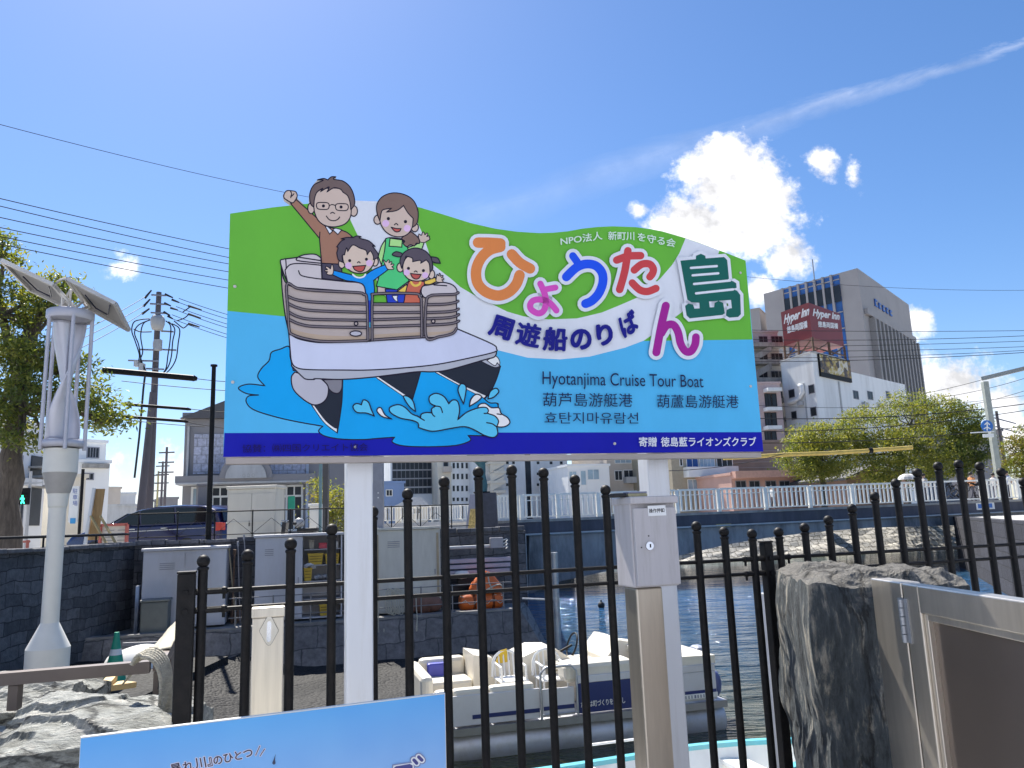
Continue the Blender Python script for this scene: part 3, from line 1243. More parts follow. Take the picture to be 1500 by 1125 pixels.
TOP = [(337, 313), (400, 303.8), (450, 298.5), (485, 295.5), (521, 294), (551, 295), (585, 298.5), (615, 304), (650, 314.5), (690, 327), (725, 335), (757, 339.5), (789, 341.5), (810, 341),
       (831, 339), (853, 335), (875, 332.6), (897, 331.6), (931, 332.8), (952, 335.5), (970, 339), (1004, 349), (1030, 358), (1054, 367), (1075, 375), (1092, 381.8)]
board_px = [(327, 669.5)] + TOP + [(1118, 661.5)]


def plate(mb, px, back, thick):
    mb.prism([F.p(F.uv(*q), -back) for q in px], -sn * thick)


Z1, Z2, Z3, Z4 = (400, 250, 7.03), (530, 270, 7.03), (400, 360, 7.03), (530, 360, 7.03)
Z5, Z6, Z7, Z8, Z9 = (340, 490, 6.25), (540, 480, 5.92), (675, 330, 7.03), (810, 330, 7.03), (940, 340, 5.62)
DADCUT = [(100, 250), (135, 200), (190, 200), (240, 215), (255, 290), (365, 385), (370, 240), (415, 140), (455, 95), (520, 78), (560, 90), (600, 58), (652, 55), (640, 85), (720, 102), (800, 165),
          (840, 260), (845, 350), (880, 420), (800, 500), (700, 620), (480, 620), (330, 500), (180, 340), (110, 290)]
MOMCUT = [(175, 420), (145, 300), (145, 205), (205, 122), (320, 83), (445, 100), (540, 165), (583, 280), (583, 420), (400, 520)]
mb = MB()
plate(mb, board_px, 0, .022)
mb.prism([F.p(F.uv(*zz(q, Z1)), -.0004) for q in DADCUT], -sn * .021)
mb.prism([F.p(F.uv(*zz(q, Z2)), -.0004) for q in MOMCUT], -sn * .021)
mb.build('board', M['backing'], sign)
mb = MB()
W = (F.uv(1118, 661.5) - F.uv(327, 669.5)).length
mb.obox(SL - Z * .022 - sn * .05 + ex * .008, ex * (W - .016), sn * .046, Z * .02)
for h in (.18, .5):
    mb.obox(SL - sn * .055 + Z * h + ex * .03, ex * (W - .06), sn * .032, Z * .03)
mb.build('back_frame', mat('frame_metal', pc(150, 142, 138), .45, .5), sign)
M['post_white'] = mat('white_powder_coat', (.72, .73, .76), .35, var=.03, scale=3, stain=(.5, .48, .45), stain_amt=.35, stain_scale=5, stretch=(3, 3, .25))
for pxa, pxb, yy in ((507, 547, 850), (944.5, 985.5, 690)):
    # square post straight behind the board
    def back(px, py, off):
        d = ray(px, py)
        o = SL - sn * off
        return CAM + d * ((o - CAM).dot(sn) / d.dot(sn))
    q = back((pxa + pxb) / 2, yy, .06)
    w = .094
    o = Vector((q.x, q.y, 0)) - ex * w / 2 - sn * (w - .0)
    mb = MB()
    mb.bbox(o - Z * .3, ex * w, sn * w, Z * (SL.z + .62), .006)
    mb.build('post', M['post_white'], sign)
PRN = .0
# --- small screws that fix the board
for q_ in ((344, 420), (341, 560), (1099, 566), (1084, 400), (520, 655), (900, 650)):
    mb = MB()
    mb.sm = True
    c_ = F.p(F.uv(*q_), .0035)
    mb.bar(c_ - sn * .003, c_ + sn * .001, .0055, n=14)
    mb.build('screw', M['backing'], sign)
# --- printed ground colours
mb = MB()
F.fill(mb, board_px, False)
mb.build('sky_blue_field', P['sky'], sign)
mb = MB()
F.fill(mb, [(333, 455.5)] + TOP + [(1102, 497.5), (945, 499.5), (700, 482), (420, 464)], False)
mb.build('green_field', P['green'], sign)
mb = MB()
white = [(503, 294.4), (521, 294), (551, 295), (600, 300), (620, 345), (634, 388), (660, 408), (675, 421), (693, 431.5), (743, 456.6), (767, 463.5), (803, 468), (845, 466.5), (881, 458), (909, 446.6),
         (931, 437), (948, 425), (966.7, 408.5), (984.5, 388), (995, 371), (1004, 349.3), (1030, 358.4), (1053.5, 367), (1046, 392), (1030, 420), (999, 457), (988, 465.5), (966, 483), (943, 499), (915, 509.5), (863, 522.5),
         (820, 526.5), (773, 524), (731, 513.5), (640, 500), (560, 430), (524, 345), (514, 324)]
F.fill(mb, white, False)
mb.build('white_swoosh', P['white'], sign)
mb = MB()
F.fill(mb, [(328.9, 634.3), (1115.3, 633), (1118, 661.5), (327, 669.5)], False)
mb.build('navy_band', P['navy'], sign)


class Art:
    """one printed picture: a mesh with one material per ink"""

    def __init__(self, z, lw=1.7):
        self.mb, self.z, self.inks, self.lw = MB(), z, [], lw

    def ink(self, k):
        if k not in self.inks:
            self.inks.append(k)
        self.mb.m = self.inks.index(k)

    def f(self, k, pts, line=True, smooth=True, z=None, lw=None):
        self.ink(k)
        F.fill(self.mb, pts, smooth, z=z or self.z)
        if line:
            self.ink('line')
            F.stroke(self.mb, pts, lw or self.lw, True, z or self.z, smooth)

    def s(self, pts, w=None, k='line', z=None, closed=False, smooth=True):
        self.ink(k)
        F.stroke(self.mb, pts, w or self.lw, closed, z or self.z, smooth)

    def d(self, k, c, rx, ry=None, line=False, z=None, w=None):
        self.ink(k)
        F.disc(self.mb, c, rx, ry, z or self.z)
        if line:
            self.ink('line')
            F.ring(self.mb, c, rx, ry or rx, w or self.lw, z or self.z)

    def done(self, name):
        return self.mb.build(name, [P[k] for k in self.inks], sign)


def j(z, *pts):
    return [zz(p, z) for p in pts]


ID = (0, 0, 1)
# --- splash behind and below the boat
a = Art(ID, 1.8)
sp = j(Z5, (520, 110), (440, 135), (360, 165), (338, 240), (270, 310), (235, 390), (300, 470, 1), (150, 455), (58, 490), (130, 540), (245, 555, 1), (150, 565), (130, 620), (200, 690), (400, 755),
       (600, 800), (830, 840, 1), (792, 885), (850, 930), (1000, 958), (1200, 962)) + \
    j(Z6, (60, 962), (225, 950, 1), (205, 992), (300, 1025), (500, 1033), (750, 1022), (880, 980), (862, 935, 1), (1000, 938, 1), (1090, 900, 1), (1122, 690), (1110, 655), (1050, 652), (1000, 615, 1), (1055, 520, 1), (1000, 330, 1), (500, 330, 1)) + \
    j(Z5, (1000, 330, 1), (560, 330, 1), (530, 200, 1))
a.f('splash', sp)
a.s(j(Z6, (1000, 615), (1050, 652), (1110, 655), (1125, 690)))
a.done('splash_picture')
# --- hulls and deck
a = Art(ID, 1.9)
a.f('hull', j(Z6, (570, 383, 1), (980, 285, 1), (1060, 300), (1142, 335, 1), (1110, 440), (1060, 550), (1010, 612, 1), (800, 505)))
a.f('pale', j(Z6, (570, 383, 1), (592, 378, 1), (800, 490), (1020, 590, 1), (1000, 612, 1), (790, 505)), lw=1.0)
a.f('lip', j(Z6, (975, 290, 1), (1060, 270), (1142, 333, 1), (1095, 345), (1030, 320)), lw=1.2)
a.f('pale', j(Z6, (1025, 285, 1), (1100, 248), (1135, 290), (1132, 328), (1115, 305), (1092, 330)), lw=1.2)
a.f('hull', j(Z6, (60, 430, 1), (450, 380, 1), (425, 470), (380, 620, 1), (310, 598, 1)))
a.f('pale', j(Z6, (60, 430, 1), (82, 425, 1), (330, 590, 1), (305, 600, 1)), lw=1.0)
a.f('hull', j(Z5, (730, 648, 1), (880, 480, 1), (1012, 408, 1), (1005, 600), (985, 760), (962, 900, 1), (850, 810)))
a.f('hullgrey', j(Z5, (835, 415, 1), (1010, 408, 1), (1003, 500), (965, 540), (900, 515)))
a.f('pale', j(Z5, (730, 648, 1), (752, 648, 1), (850, 780), (930, 848), (962, 858, 1), (960, 900, 1), (840, 805)), lw=1.2)
a.f('tubegrey', j(Z5, (575, 345, 1), (542, 395), (560, 500), (640, 585), (735, 642), (810, 635), (865, 585), (882, 510), (870, 460), (820, 410, 1)))
a.f('lip', j(Z5, (543, 250, 1), (545, 290, 1), (640, 385), (680, 410), (750, 412), (770, 405), (1000, 412)) + j(Z6, (0, 433), (200, 410), (420, 383), (560, 383), (700, 365), (1000, 280), (1092, 252), (1110, 195, 1), (800, 200, 1)) + j(Z5, (700, 200, 1)))
a.f('deck', j(Z5, (515, -60, 1), (530, 120), (545, 250), (590, 303), (700, 322), (1000, 326)) + j(Z6, (0, 368), (300, 350), (600, 318), (900, 258), (1090, 212), (1108, 185), (1065, 140), (770, 12, 1), (400, 20, 1), (0, 20, 1)))
# --- cabin
a.f('taupe', j(Z3, (85, 180, 1), (92, 430), (125, 720), (165, 900, 1), (250, 955), (400, 990), (560, 998), (980, 985)) + j(Z4, (120, 980), (600, 950), (800, 942), (930, 905), (980, 855, 1), (970, 500, 1), (640, 480, 1), (600, 590, 1), (120, 590, 1)) + j(Z3, (960, 580, 1), (940, 480), (500, 450), (150, 400)))
a.f('tan', j(Z3, (182, 850, 1), (330, 895), (560, 925), (950, 935, 1), (950, 965, 1), (560, 975), (300, 945), (200, 900)), False)
a.f('tan', j(Z4, (130, 915), (600, 890), (600, 930), (130, 955)), False, False)
a.f('tan', j(Z4, (680, 890, 1), (880, 880), (945, 850, 1), (900, 895), (680, 930, 1)), False)
a.done('boat_hull_picture')

# --- father
a = Art(Z1, 1.6)
a.f('sweater', [(240, 300, 1), (182, 342, 1), (330, 520), (478, 700, 1), (500, 960, 1), (690, 965, 1), (760, 700, 1), (815, 682, 1), (750, 632), (640, 598), (540, 575), (440, 480)])
a.s([(478, 700), (482, 635)])
a.f('pants', [(500, 955, 1), (700, 965, 1), (720, 1130, 1), (505, 1130, 1)])
a.f('skin', [(112, 250), (140, 210), (190, 210), (235, 222), (247, 270), (215, 325), (190, 332), (150, 310), (115, 285)])
a.s([(180, 215), (190, 240), (182, 280)])
a.s([(215, 240), (195, 262), (182, 265)])
a.d('skin', (392, 390), 34, 55, True)
a.d('skin', (830, 418), 38, 54, True)
a.f('skin', [(420, 360), (430, 440), (470, 520), (540, 568), (640, 580), (740, 550), (795, 480), (803, 380), (780, 260), (700, 190), (520, 190), (430, 250)])
a.f('dadhair', [(420, 380, 1), (385, 340), (378, 240), (420, 150), (515, 102), (455, 97, 1), (520, 83), (562, 98, 1), (600, 66), (645, 66, 1), (622, 90), (720, 110), (792, 170), (832, 260), (838, 350), (800, 405, 1),
                (792, 330), (768, 262), (720, 225, 1), (690, 192), (625, 180), (555, 222, 1), (575, 170), (488, 220, 1), (510, 185), (450, 228), (425, 300)])
for cx, cy in ((512, 366), (708, 378)):
    a.s([(cx - 66, cy - 8), (cx - 52, cy - 32), (cx, cy - 36), (cx + 52, cy - 30), (cx + 66, cy), (cx + 50, cy + 32), (cx, cy + 36), (cx - 52, cy + 28)], 1.5, closed=True)
a.s([(578, 362), (610, 352), (642, 362)], 1.5)
a.d('line', (518, 366), 16)
a.d('line', (700, 377), 16)
a.s([(592, 442), (612, 432), (633, 443)])
a.s([(548, 470), (580, 508), (630, 518), (668, 502), (685, 480)])
a.f('white', [(540, 582, 1), (582, 656, 1), (620, 618, 1), (668, 660, 1), (706, 612, 1), (640, 596), (610, 622, 1), (560, 578)], lw=1.3)
a.done('father_picture')

# --- mother
a = Art(Z2, 1.6)
a.f('blouse', [(250, 560, 1), (200, 640), (168, 745, 1), (200, 830, 1), (240, 790, 1), (300, 600, 1)])
a.f('blouse', [(440, 600, 1), (470, 655, 1), (560, 622), (598, 585, 1), (640, 602, 1), (610, 690, 1), (470, 700, 1)])
a.f('skin', [(595, 592), (583, 545), (588, 515), (612, 528), (625, 496), (641, 500), (648, 522), (668, 504), (678, 516), (668, 540), (692, 533), (693, 550), (698, 570), (672, 585), (640, 602)], lw=1.3)
a.f('skin', [(160, 1050, 1), (160, 1140, 1), (245, 1140, 1), (245, 1060, 1)])
a.f('apron', [(245, 562, 1), (300, 552), (415, 565, 1), (430, 600), (470, 655, 1), (520, 850), (480, 1000, 1), (360, 1090, 1), (150, 1052, 1), (180, 930), (232, 690)])
a.f('blouse', [(290, 558, 1), (416, 575, 1), (410, 650, 1), (280, 640, 1)])
a.f('momhair', [(505, 490, 1), (580, 552), (592, 610), (560, 610), (540, 637), (500, 625), (460, 645), (425, 612), (440, 590), (410, 560), (440, 530)])
a.d('skin', (162, 368), 38, 46, True)
a.d('skin', (543, 445), 38, 46, True)
a.f('skin', [(188, 300), (190, 400), (240, 485), (320, 535), (420, 540), (495, 490), (527, 390), (500, 240), (400, 190), (260, 210)])
a.f('momhair', [(185, 382, 1), (156, 300), (155, 210), (212, 130), (320, 92), (440, 110), (530, 170), (577, 280), (568, 400), (520, 447, 1), (528, 355, 1), (472, 295), (428, 222, 1), (360, 272), (252, 290, 1), (305, 250, 1), (220, 265), (198, 300)])
a.d('line', (272, 357), 17)
a.d('line', (448, 388), 17)
a.d('cheek', (245, 406), 36)
a.d('cheek', (465, 456), 36)
a.s([(335, 420), (352, 407), (370, 422)])
a.f('red', [(300, 445, 1), (350, 458), (402, 460, 1), (385, 488), (342, 490)])
a.done('mother_picture')

# --- boy
a = Art(Z1, 1.6)
a.f('boyblue', j(Z3, (620, 255, 1), (608, 300, 1), (740, 358), (860, 378), (935, 425), (955, 520), (965, 575, 1), (1018, 575, 1), (1042, 480), (1035, 362, 1)) + j(Z4, (120, 360, 1), (268, 250, 1), (238, 198, 1), (120, 248)) + j(Z3, (900, 325), (800, 300)), z=ID)
a.f('jeans', j(Z3, (968, 565), (1018, 565), (1012, 845), (978, 845)), False, False, ID)
a.f('foam', j(Z3, (978, 790), (1012, 790), (1012, 842), (978, 842)), False, False, ID)
a.f('skin2', j(Z3, (612, 298), (570, 302), (548, 285), (562, 272), (535, 265), (538, 252), (560, 250), (540, 228), (548, 215), (575, 228), (590, 240), (600, 205), (612, 200), (622, 250)), z=ID, lw=1.3)
a.f('skin2', j(Z4, (242, 205), (222, 160), (226, 148), (248, 172), (268, 150), (282, 152), (278, 178), (300, 165), (308, 175), (298, 198), (322, 190), (328, 205), (308, 220), (328, 235), (318, 246), (266, 244)), z=ID, lw=1.3)
a.d('skin2', (708, 962), 34, 46, True)
a.d('skin2', (1048, 940), 34, 46, True)
a.f('skin2', [(715, 870), (735, 970), (795, 1035), (880, 1060), (970, 1040), (1030, 970), (1042, 880), (970, 780), (830, 755), (740, 800)])
a.f('kidhair', [(718, 948, 1), (672, 920), (655, 850, 1), (668, 800), (655, 788, 1), (700, 730), (735, 712), (700, 705, 1), (760, 692), (820, 692), (860, 676), (905, 684, 1), (888, 698), (985, 728), (1050, 785, 1), (1025, 782), (1080, 860), (1078, 900, 1), (1032, 920, 1),
                (1030, 880), (1000, 830), (968, 870, 1), (955, 825), (890, 800), (820, 770), (768, 836, 1), (755, 800), (735, 870, 1), (710, 880)])
a.d('line', (788, 930), 16)
a.d('line', (960, 916), 16)
a.s([(868, 952), (882, 941), (895, 953)])
a.d('cheek', (775, 982), 34)
a.d('cheek', (990, 955), 34)
a.f('red', [(820, 990, 1), (880, 985), (952, 980, 1), (930, 1030), (890, 1045), (842, 1025)])
a.s([(820, 1072), (850, 1096), (890, 1105), (930, 1095), (950, 1072)], 2.4, 'pale')
a.done('boy_picture')

# --- girl
a = Art(Z4, 1.6)
a.f('jeans', [(240, 450, 1), (262, 592, 1), (432, 592, 1), (440, 500), (350, 455)])
a.f('pale', [(310, 518, 1), (370, 516, 1), (362, 545), (370, 582, 1), (335, 560)], lw=1.1)
a.f('yellow', [(460, 400, 1), (362, 474, 1), (440, 492, 1), (465, 450)])
a.f('yellow', [(632, 400, 1), (640, 368, 1), (755, 330, 1), (765, 372, 1), (700, 402)])
a.f('dress', [(480, 372, 1), (455, 460), (430, 594, 1), (600, 594, 1), (600, 470), (640, 410), (640, 372, 1), (555, 362)])
a.s([(505, 378), (525, 405), (555, 415), (590, 400), (600, 378)], 3.2, 'yellow')
a.f('skin2', [(765, 372), (768, 320), (775, 298), (790, 312), (795, 288), (806, 296), (804, 318), (828, 308), (834, 318), (818, 332), (840, 338), (840, 352), (822, 354), (834, 372), (820, 380)], lw=1.3)
a.d('skin2', (394, 228), 34, 46, True)
a.d('skin2', (714, 298), 34, 46, True)
a.f('skin2', [(430, 170), (425, 270), (470, 340), (550, 367), (640, 355), (695, 300), (702, 200), (640, 110), (500, 100)])
a.f('kidhair', [(405, 112), (370, 118), (312, 97), (350, 66), (412, 84)])
a.f('kidhair', [(715, 118, 1), (780, 132), (806, 185, 1), (755, 180), (712, 160, 1)])
a.f('kidhair', [(408, 238, 1), (392, 150), (440, 68), (540, 28), (645, 55), (710, 128), (728, 230), (700, 278, 1), (692, 190), (660, 150, 1), (605, 184, 1), (600, 155), (522, 168, 1), (515, 130), (452, 112, 1), (425, 190)])
a.d('line', (478, 237), 16)
a.d('line', (632, 260), 16)
a.s([(538, 274), (553, 264), (568, 275)])
a.d('cheek', (460, 280), 32)
a.d('cheek', (650, 308), 32)
a.f('red', [(500, 290, 1), (550, 296), (607, 300, 1), (585, 338), (548, 347), (515, 325)])
a.done('girl_picture')

# --- cushions and rails of the pictured boat, in front of the family
a = Art(ID, 1.8)
a.f('cushion', j(Z3, (75, 165), (105, 145), (130, 140, 1), (200, 132), (250, 125, 1), (320, 98), (430, 93), (492, 130, 1), (502, 340, 1), (620, 358), (760, 375), (880, 385), (935, 420), (952, 505, 1), (880, 482), (500, 452), (250, 432), (155, 400, 1), (110, 290)))
for q in ([(130, 138), (135, 232), (124, 262), (140, 340), (155, 400)], [(128, 250), (180, 198), (300, 188), (500, 206)], [(262, 262), (290, 310), (400, 335), (560, 355), (760, 375)],
          [(252, 125), (255, 158), (490, 185)], [(258, 122), (490, 158)]):
    a.s(j(Z3, *q))
a.f('cushion', j(Z4, (640, 537, 1), (610, 490), (622, 425), (690, 408), (760, 395), (830, 382), (920, 402), (968, 445), (980, 492, 1), (850, 510), (700, 522), (662, 537)))
a.s(j(Z4, (740, 408), (870, 416)))


def rail_(z, *pts):
    a.s(j(z, *pts), 4.4)
    a.s(j(z, *pts), 2.0, 'rail')


for q in ([(155, 525), (250, 562), (450, 586), (960, 604)], [(160, 600), (250, 642), (420, 672), (960, 690)], [(165, 690), (260, 736), (420, 762), (960, 771)], [(170, 765), (280, 812), (450, 836), (960, 846)]):
    rail_(Z3, *q)
rail_(Z3, (975, 980), (560, 990), (350, 965), (205, 920), (166, 870), (152, 650), (143, 400), (250, 442), (450, 466), (860, 486), (930, 504), (965, 560), (975, 980))
for q in ([(110, 605), (608, 605)], [(110, 692), (608, 690)], [(110, 766), (608, 750)], [(110, 838), (608, 822)], [(95, 975), (350, 956), (640, 940)]):
    rail_(Z4, *q)
rail_(Z4, (105, 975), (106, 560), (150, 500), (540, 497), (592, 530), (610, 590), (615, 942))
for q in ([(665, 610), (850, 606), (950, 590), (988, 574)], [(665, 692), (850, 686), (950, 674), (992, 655)], [(665, 756), (880, 746), (960, 730), (994, 712)], [(665, 822), (880, 810), (960, 795), (996, 778)]):
    rail_(Z4, *q)
rail_(Z4, (972, 855), (930, 908), (800, 940), (660, 945), (660, 590), (700, 522), (780, 510), (940, 505), (990, 488))
a.d('tubegrey', zz((850, 908), Z3), 8.4, 3.8, True)
a.d('taupe', zz((853, 806), Z3), 2.6, None, True)
a.d('taupe', zz((732, 782), Z4), 2.6, None, True)
a.done('boat_cabin_picture')

# --- foam and drops in front
a = Art(Z6, 1.8)
a.f('pale', [(945, 690), (1000, 658), (1060, 695), (1125, 698), (1145, 745), (1200, 782), (1220, 825), (1180, 858), (1105, 858), (1000, 800)])
a.s([(1110, 750), (1145, 755)])
a.f('foam', [(430, 868, 1), (425, 830), (370, 805), (270, 785), (190, 740), (182, 695), (250, 670), (310, 692), (370, 748), (420, 770), (448, 788, 1), (455, 752), (500, 738), (546, 742, 1), (545, 705), (580, 682, 1), (530, 655), (525, 600), (582, 572), (650, 600), (692, 662, 1),
               (725, 630), (768, 642), (785, 715), (770, 800, 1), (850, 735), (950, 698), (1015, 695), (1035, 722), (1030, 745), (1090, 768), (1122, 812), (1106, 862, 1), (1115, 920), (1080, 953), (1000, 935), (900, 882), (820, 860), (700, 877), (550, 900)])
for q in ([(420, 768), (450, 788), (480, 806)], [(580, 682), (620, 692), (637, 738)], [(546, 742), (555, 760), (570, 772)], [(998, 746), (1030, 745)], [(1020, 826), (1068, 836), (1106, 862)]):
    a.s(q)
a.f('foam', [(300, 602), (340, 600), (385, 645), (404, 730, 1), (350, 685)])
a.f('pale', [(75, 705), (105, 698), (142, 760), (200, 795, 1), (120, 775), (75, 735)])
a.f('foam', [(772, 535), (800, 490), (842, 520), (820, 665, 1), (785, 590)])
a.f('pale', [(870, 685, 1), (885, 622), (930, 580), (975, 602), (940, 642)])
a.f('foam', [(1030, 620, 1), (1052, 555), (1100, 528), (1124, 558), (1080, 605)])
a.f('foam', [(1300, 750, 1), (1230, 722), (1140, 715), (1105, 665), (1135, 635), (1182, 645, 1), (1200, 602), (1245, 622), (1272, 690)], z=Z5)
a.done('foam_picture')

# --- the big round letters: white edge, then colour (slightly raised)
BIG = [('orange', Z7, [([(170, 188), (290, 190), (400, 197)], 108, 1), ([(400, 232), (290, 265), (200, 350), (152, 470), (165, 600), (245, 690), (370, 732), (480, 700), (560, 620), (597, 522)], 108, 1), ([(517, 308), (600, 395), (705, 455)], 106, 1)]),
       ('pink', Z7, [([(810, 610), (850, 700), (868, 800), (845, 885), (790, 915), (722, 880), (705, 830), (735, 785), (800, 772), (880, 790), (935, 835), (975, 885)], 64, 1), ([(865, 668), (965, 650)], 62, 1)]),
       ('blue', Z8, [([(195, 325), (240, 388)], 78, 1), ([(128, 540), (230, 445), (330, 408), (430, 425), (495, 500), (502, 600), (460, 710), (390, 785), (325, 815)], 92, 1)]),
       ('crimson', Z8, [([(645, 368), (760, 328), (890, 322)], 78, 1), ([(760, 272), (728, 480), (675, 670)], 78, 1), ([(825, 470), (900, 412), (980, 408), (1020, 455), (1012, 505), (985, 540)], 76, 1), ([(805, 602), (880, 672), (960, 690), (1048, 658)], 76, 1)]),
       ('purple', Z9, [([(188, 612), (150, 780), (110, 995)], 66, 1), ([(150, 840), (195, 775), (250, 770), (288, 830), (310, 925), (350, 985), (395, 985), (428, 930), (435, 870)], 64, 1)])]
for ink, z, strokes in BIG:
    mb = MB()
    for pts, w, _ in strokes:
        F.stroke(mb, pts, (w + 72 * (z[2] / 7.03)) / z[2], False, z, thick=.003)
    mb.m = 1
    F.lay += 110
    for pts, w, _ in strokes:
        F.stroke(mb, pts, w / z[2], False, z)
    F.lay -= 110
    mb.build('raised_letter', [P['white'], P[ink]], sign)
mb = MB()
isl = [(312, 246), (438, 234), (440, 205), (475, 190), (508, 205), (512, 228), (665, 216), (688, 240), (702, 388), (690, 398), (740, 416), (762, 430), (765, 462), (730, 474), (770, 492), (795, 525), (800, 680), (780, 700), (710, 706), (686, 690), (690, 650), (715, 638), (735, 636),
       (726, 560), (538, 574), (545, 630), (588, 628), (592, 592), (620, 576), (655, 592), (668, 672), (650, 684), (385, 712), (362, 690), (350, 615), (375, 598), (408, 606), (420, 640), (470, 638), (466, 584), (400, 580), (368, 560)]
F.stroke(mb, isl, 60 / 5.62, True, Z9, False, thick=.003)
F.fill(mb, isl, False, z=Z9, thick=.003)
mb.m = 1
F.lay += 110
F.fill(mb, isl, False, z=Z9)
F.stroke(mb, isl, 8 / 5.62, True, Z9, False)
mb.m = 0
for p0, p1 in (((394, 302), (606, 287)), ((408, 363), (618, 346)), ((420, 434), (715, 405)), ((436, 511), (740, 478))):
    F.stroke(mb, [p0, p1], 19 / 5.62, False, Z9, False)
F.lay -= 110
mb.build('raised_letter', [P['white'], P['teal']], sign)
F.lay += 4

# --- lettering
def lettering(ink, *items):
    for it in items:
        mb = MB()
        body, lb, rb, lt = it[:4]
        F.text(mb, body, lb, rb, lt, it[4] if len(it) > 4 else 0, it[5] if len(it) > 5 else False)
        mb.build('lettering', P[ink], sign)


lettering('letter', ('NPO法人', (820.4, 361), (881.5, 352), (819.6, 348.4), .018), ('新町川', (889.6, 353), (928, 353), (889.4, 340), .018), ('を守る会', (931.5, 353.6), (987.2, 363.6), (933.4, 341.2), .018))
lettering('ink', ('周', (712, 491), (745, 501.5), (722, 459.5), .042), ('遊', (752.4, 505), (788, 512), (758, 470), .034), ('船', (793, 514.5), (829, 516), (795.7, 479), .038), ('の', (834, 513), (865.5, 513.7), (834, 482), .05),
          ('り', (875, 509), (899, 504.5), (869.5, 477), .05), ('ば', (912.5, 497.5), (936.5, 483), (901.5, 466.5), .045))
lettering('dark', ('Hyotanjima Cruise Tour Boat', (793.3, 563.5), (1028.6, 568), (793.3, 544.8), 0, True))
lettering('dark', ('葫芦島游艇港', (794, 596), (925, 596.8), (794, 575.5)), ('葫蘆島游艇港', (960.6, 598), (1080, 598.4), (960.6, 578.4)))
lettering('dark', ('효탄지마유람선', (796.3, 621.2), (933.4, 621.2), (796.3, 604.2)))
lettering('white', ('寄贈', (934, 654.8), (960, 654.8), (934, 640.4), .016), ('徳島藍ライオンズクラブ', (966, 654.8), (1105.5, 654.3), (966, 640.4), .018))
lettering('fadeink', ('協賛：㈱四国クリエイト協会', (355, 663.6), (538.4, 661), (355, 651.6), .008))

# ================================================================== iron fence
FM = at(750, 843, 3.2)
RZ = FM.z
FA, FB = atz(290, 867, RZ), atz(1125, 817.5, RZ)
FC = atz(1500, 796.5, RZ)
dfa = Vector((FB.x - FA.x, FB.y - FA.y, 0)).normalized()
dfb = Vector((FC.x - FB.x, FC.y - FB.y, 0)).normalized()
nfa, nfb = Vector((dfa.y, -dfa.x, 0)), Vector((dfb.y, -dfb.x, 0))


def fpt(px, py):
    d = ray(px, py)
    n = nfa if px < 1125 else nfb
    return CAM + d * ((FB - CAM).dot(n) / d.dot(n))


fence = thing('iron_fence', 'black iron fence whose ball-topped bars rise and fall in waves', 'fence', (FM.x, FM.y, 0))
balls = [(298, 822), (363, 814), (426, 797), (486, 776), (546, 750), (597, 724), (650.5, 706), (700.5, 692), (749.5, 689), (796, 693), (842, 703), (887, 718), (934, 741), (978, 759),
         (1020, 771), (1060.5, 779), (1101.5, 782), (1140.5, 779.5), (1178.5, 773), (1213.5, 762), (1248, 745), (1281, 727), (1312, 708), (1343.5, 692.5), (1374, 683), (1404, 680), (1435, 683), (1466.5, 691.5), (1499, 706), (1533, 726)]
LOWZ = .1
for bx, by in balls:
    c = fpt(bx, by)
    mb = MB()
    mb.sm = True
    mb.ball(c, .024, 16)
    mb.bar((c.x, c.y, LOWZ), (c.x, c.y, c.z - .02), .0175, n=14)
    mb.lathe((c.x, c.y, c.z - .034), [(.0175, 0), (.021, .004), (.021, .01), (.0175, .014)], 14)
    mb.build('baluster', M['black'], fence)
dr = FM.z - at(750, 868, 3.2).z
for k, h in enumerate((0, -dr)):
    mb = MB()
    mb.bar(FA + Z * h - nfa * .0 + dfa * -.04, FB + Z * h, .0085, n=10)
    mb.build('rail', M['black'], fence)
    mb = MB()
    mb.bar(FB + Z * h, FC + dfb * .5 + Z * h, .0085, n=10)
    mb.build('rail', M['black'], fence)
for ea, eb in ((FA - dfa * .04, FB), (FB, FC + dfb * .5)):
    mb = MB()
    mb.bar(Vector((ea.x, ea.y, .16)), Vector((eb.x, eb.y, .16)), .012)
    mb.build('rail', M['black'], fence)
# square posts with rail brackets
for px, py, w in ((274, 840, .062), (1121.5, 795, .046)):
    c = fpt(px, py)
    dd = dfa
    mb = MB()
    mb.bbox(Vector((c.x, c.y, -.02)) - dd * w / 2 - nfa * w / 2, dd * w, nfa * w, Z * (c.z + .02), .004)
    mb.bbox(Vector((c.x, c.y, c.z + .0005)) - dd * (w / 2 + .002) - nfa * (w / 2 + .002), dd * (w + .004), nfa * (w + .004), Z * .008, .002)
    for h in (0, -dr):
        b = Vector((c.x, c.y, RZ + h))
        mb.bar(b + nfa * (w / 2), b + nfa * (w / 2 + .009), .011, n=6)
        sides = ((1,) if px < 500 else (1, -1))
        for sg in sides:
            mb.bar(b + dd * sg * w / 2, b + dd * sg * (w / 2 + .1), .0125, n=8)
            mb.bar(b + dd * sg * (w / 2 + .1) - Z * .03, b + dd * sg * (w / 2 + .1), .006, n=6)
            mb.ball(b + dd * sg * (w / 2 + .1), .016, 8)
    mb.build('post', M['black'], fence)

# ================================================================== control box on its steel stand
M['box_grey'] = mat('beige_grey_enamel', pc(168, 164, 166), .4, var=.05, scale=5, stain=(.27, .25, .22), stain_amt=.45, stain_scale=6, stretch=(4, 4, .35))
M['inox'] = mat('brushed_stainless', (.56, .5, .42), .32, .9, var=.1, scale=6, stretch=(6, 6, .5))
M['inox_pale'] = mat('stainless_post', (.66, .6, .5), .42, .55, var=.08, scale=6, stretch=(8, 8, .4), stain=(.4, .36, .3), stain_amt=.5, stain_scale=2)
bo = at(942, 800, 2.72)
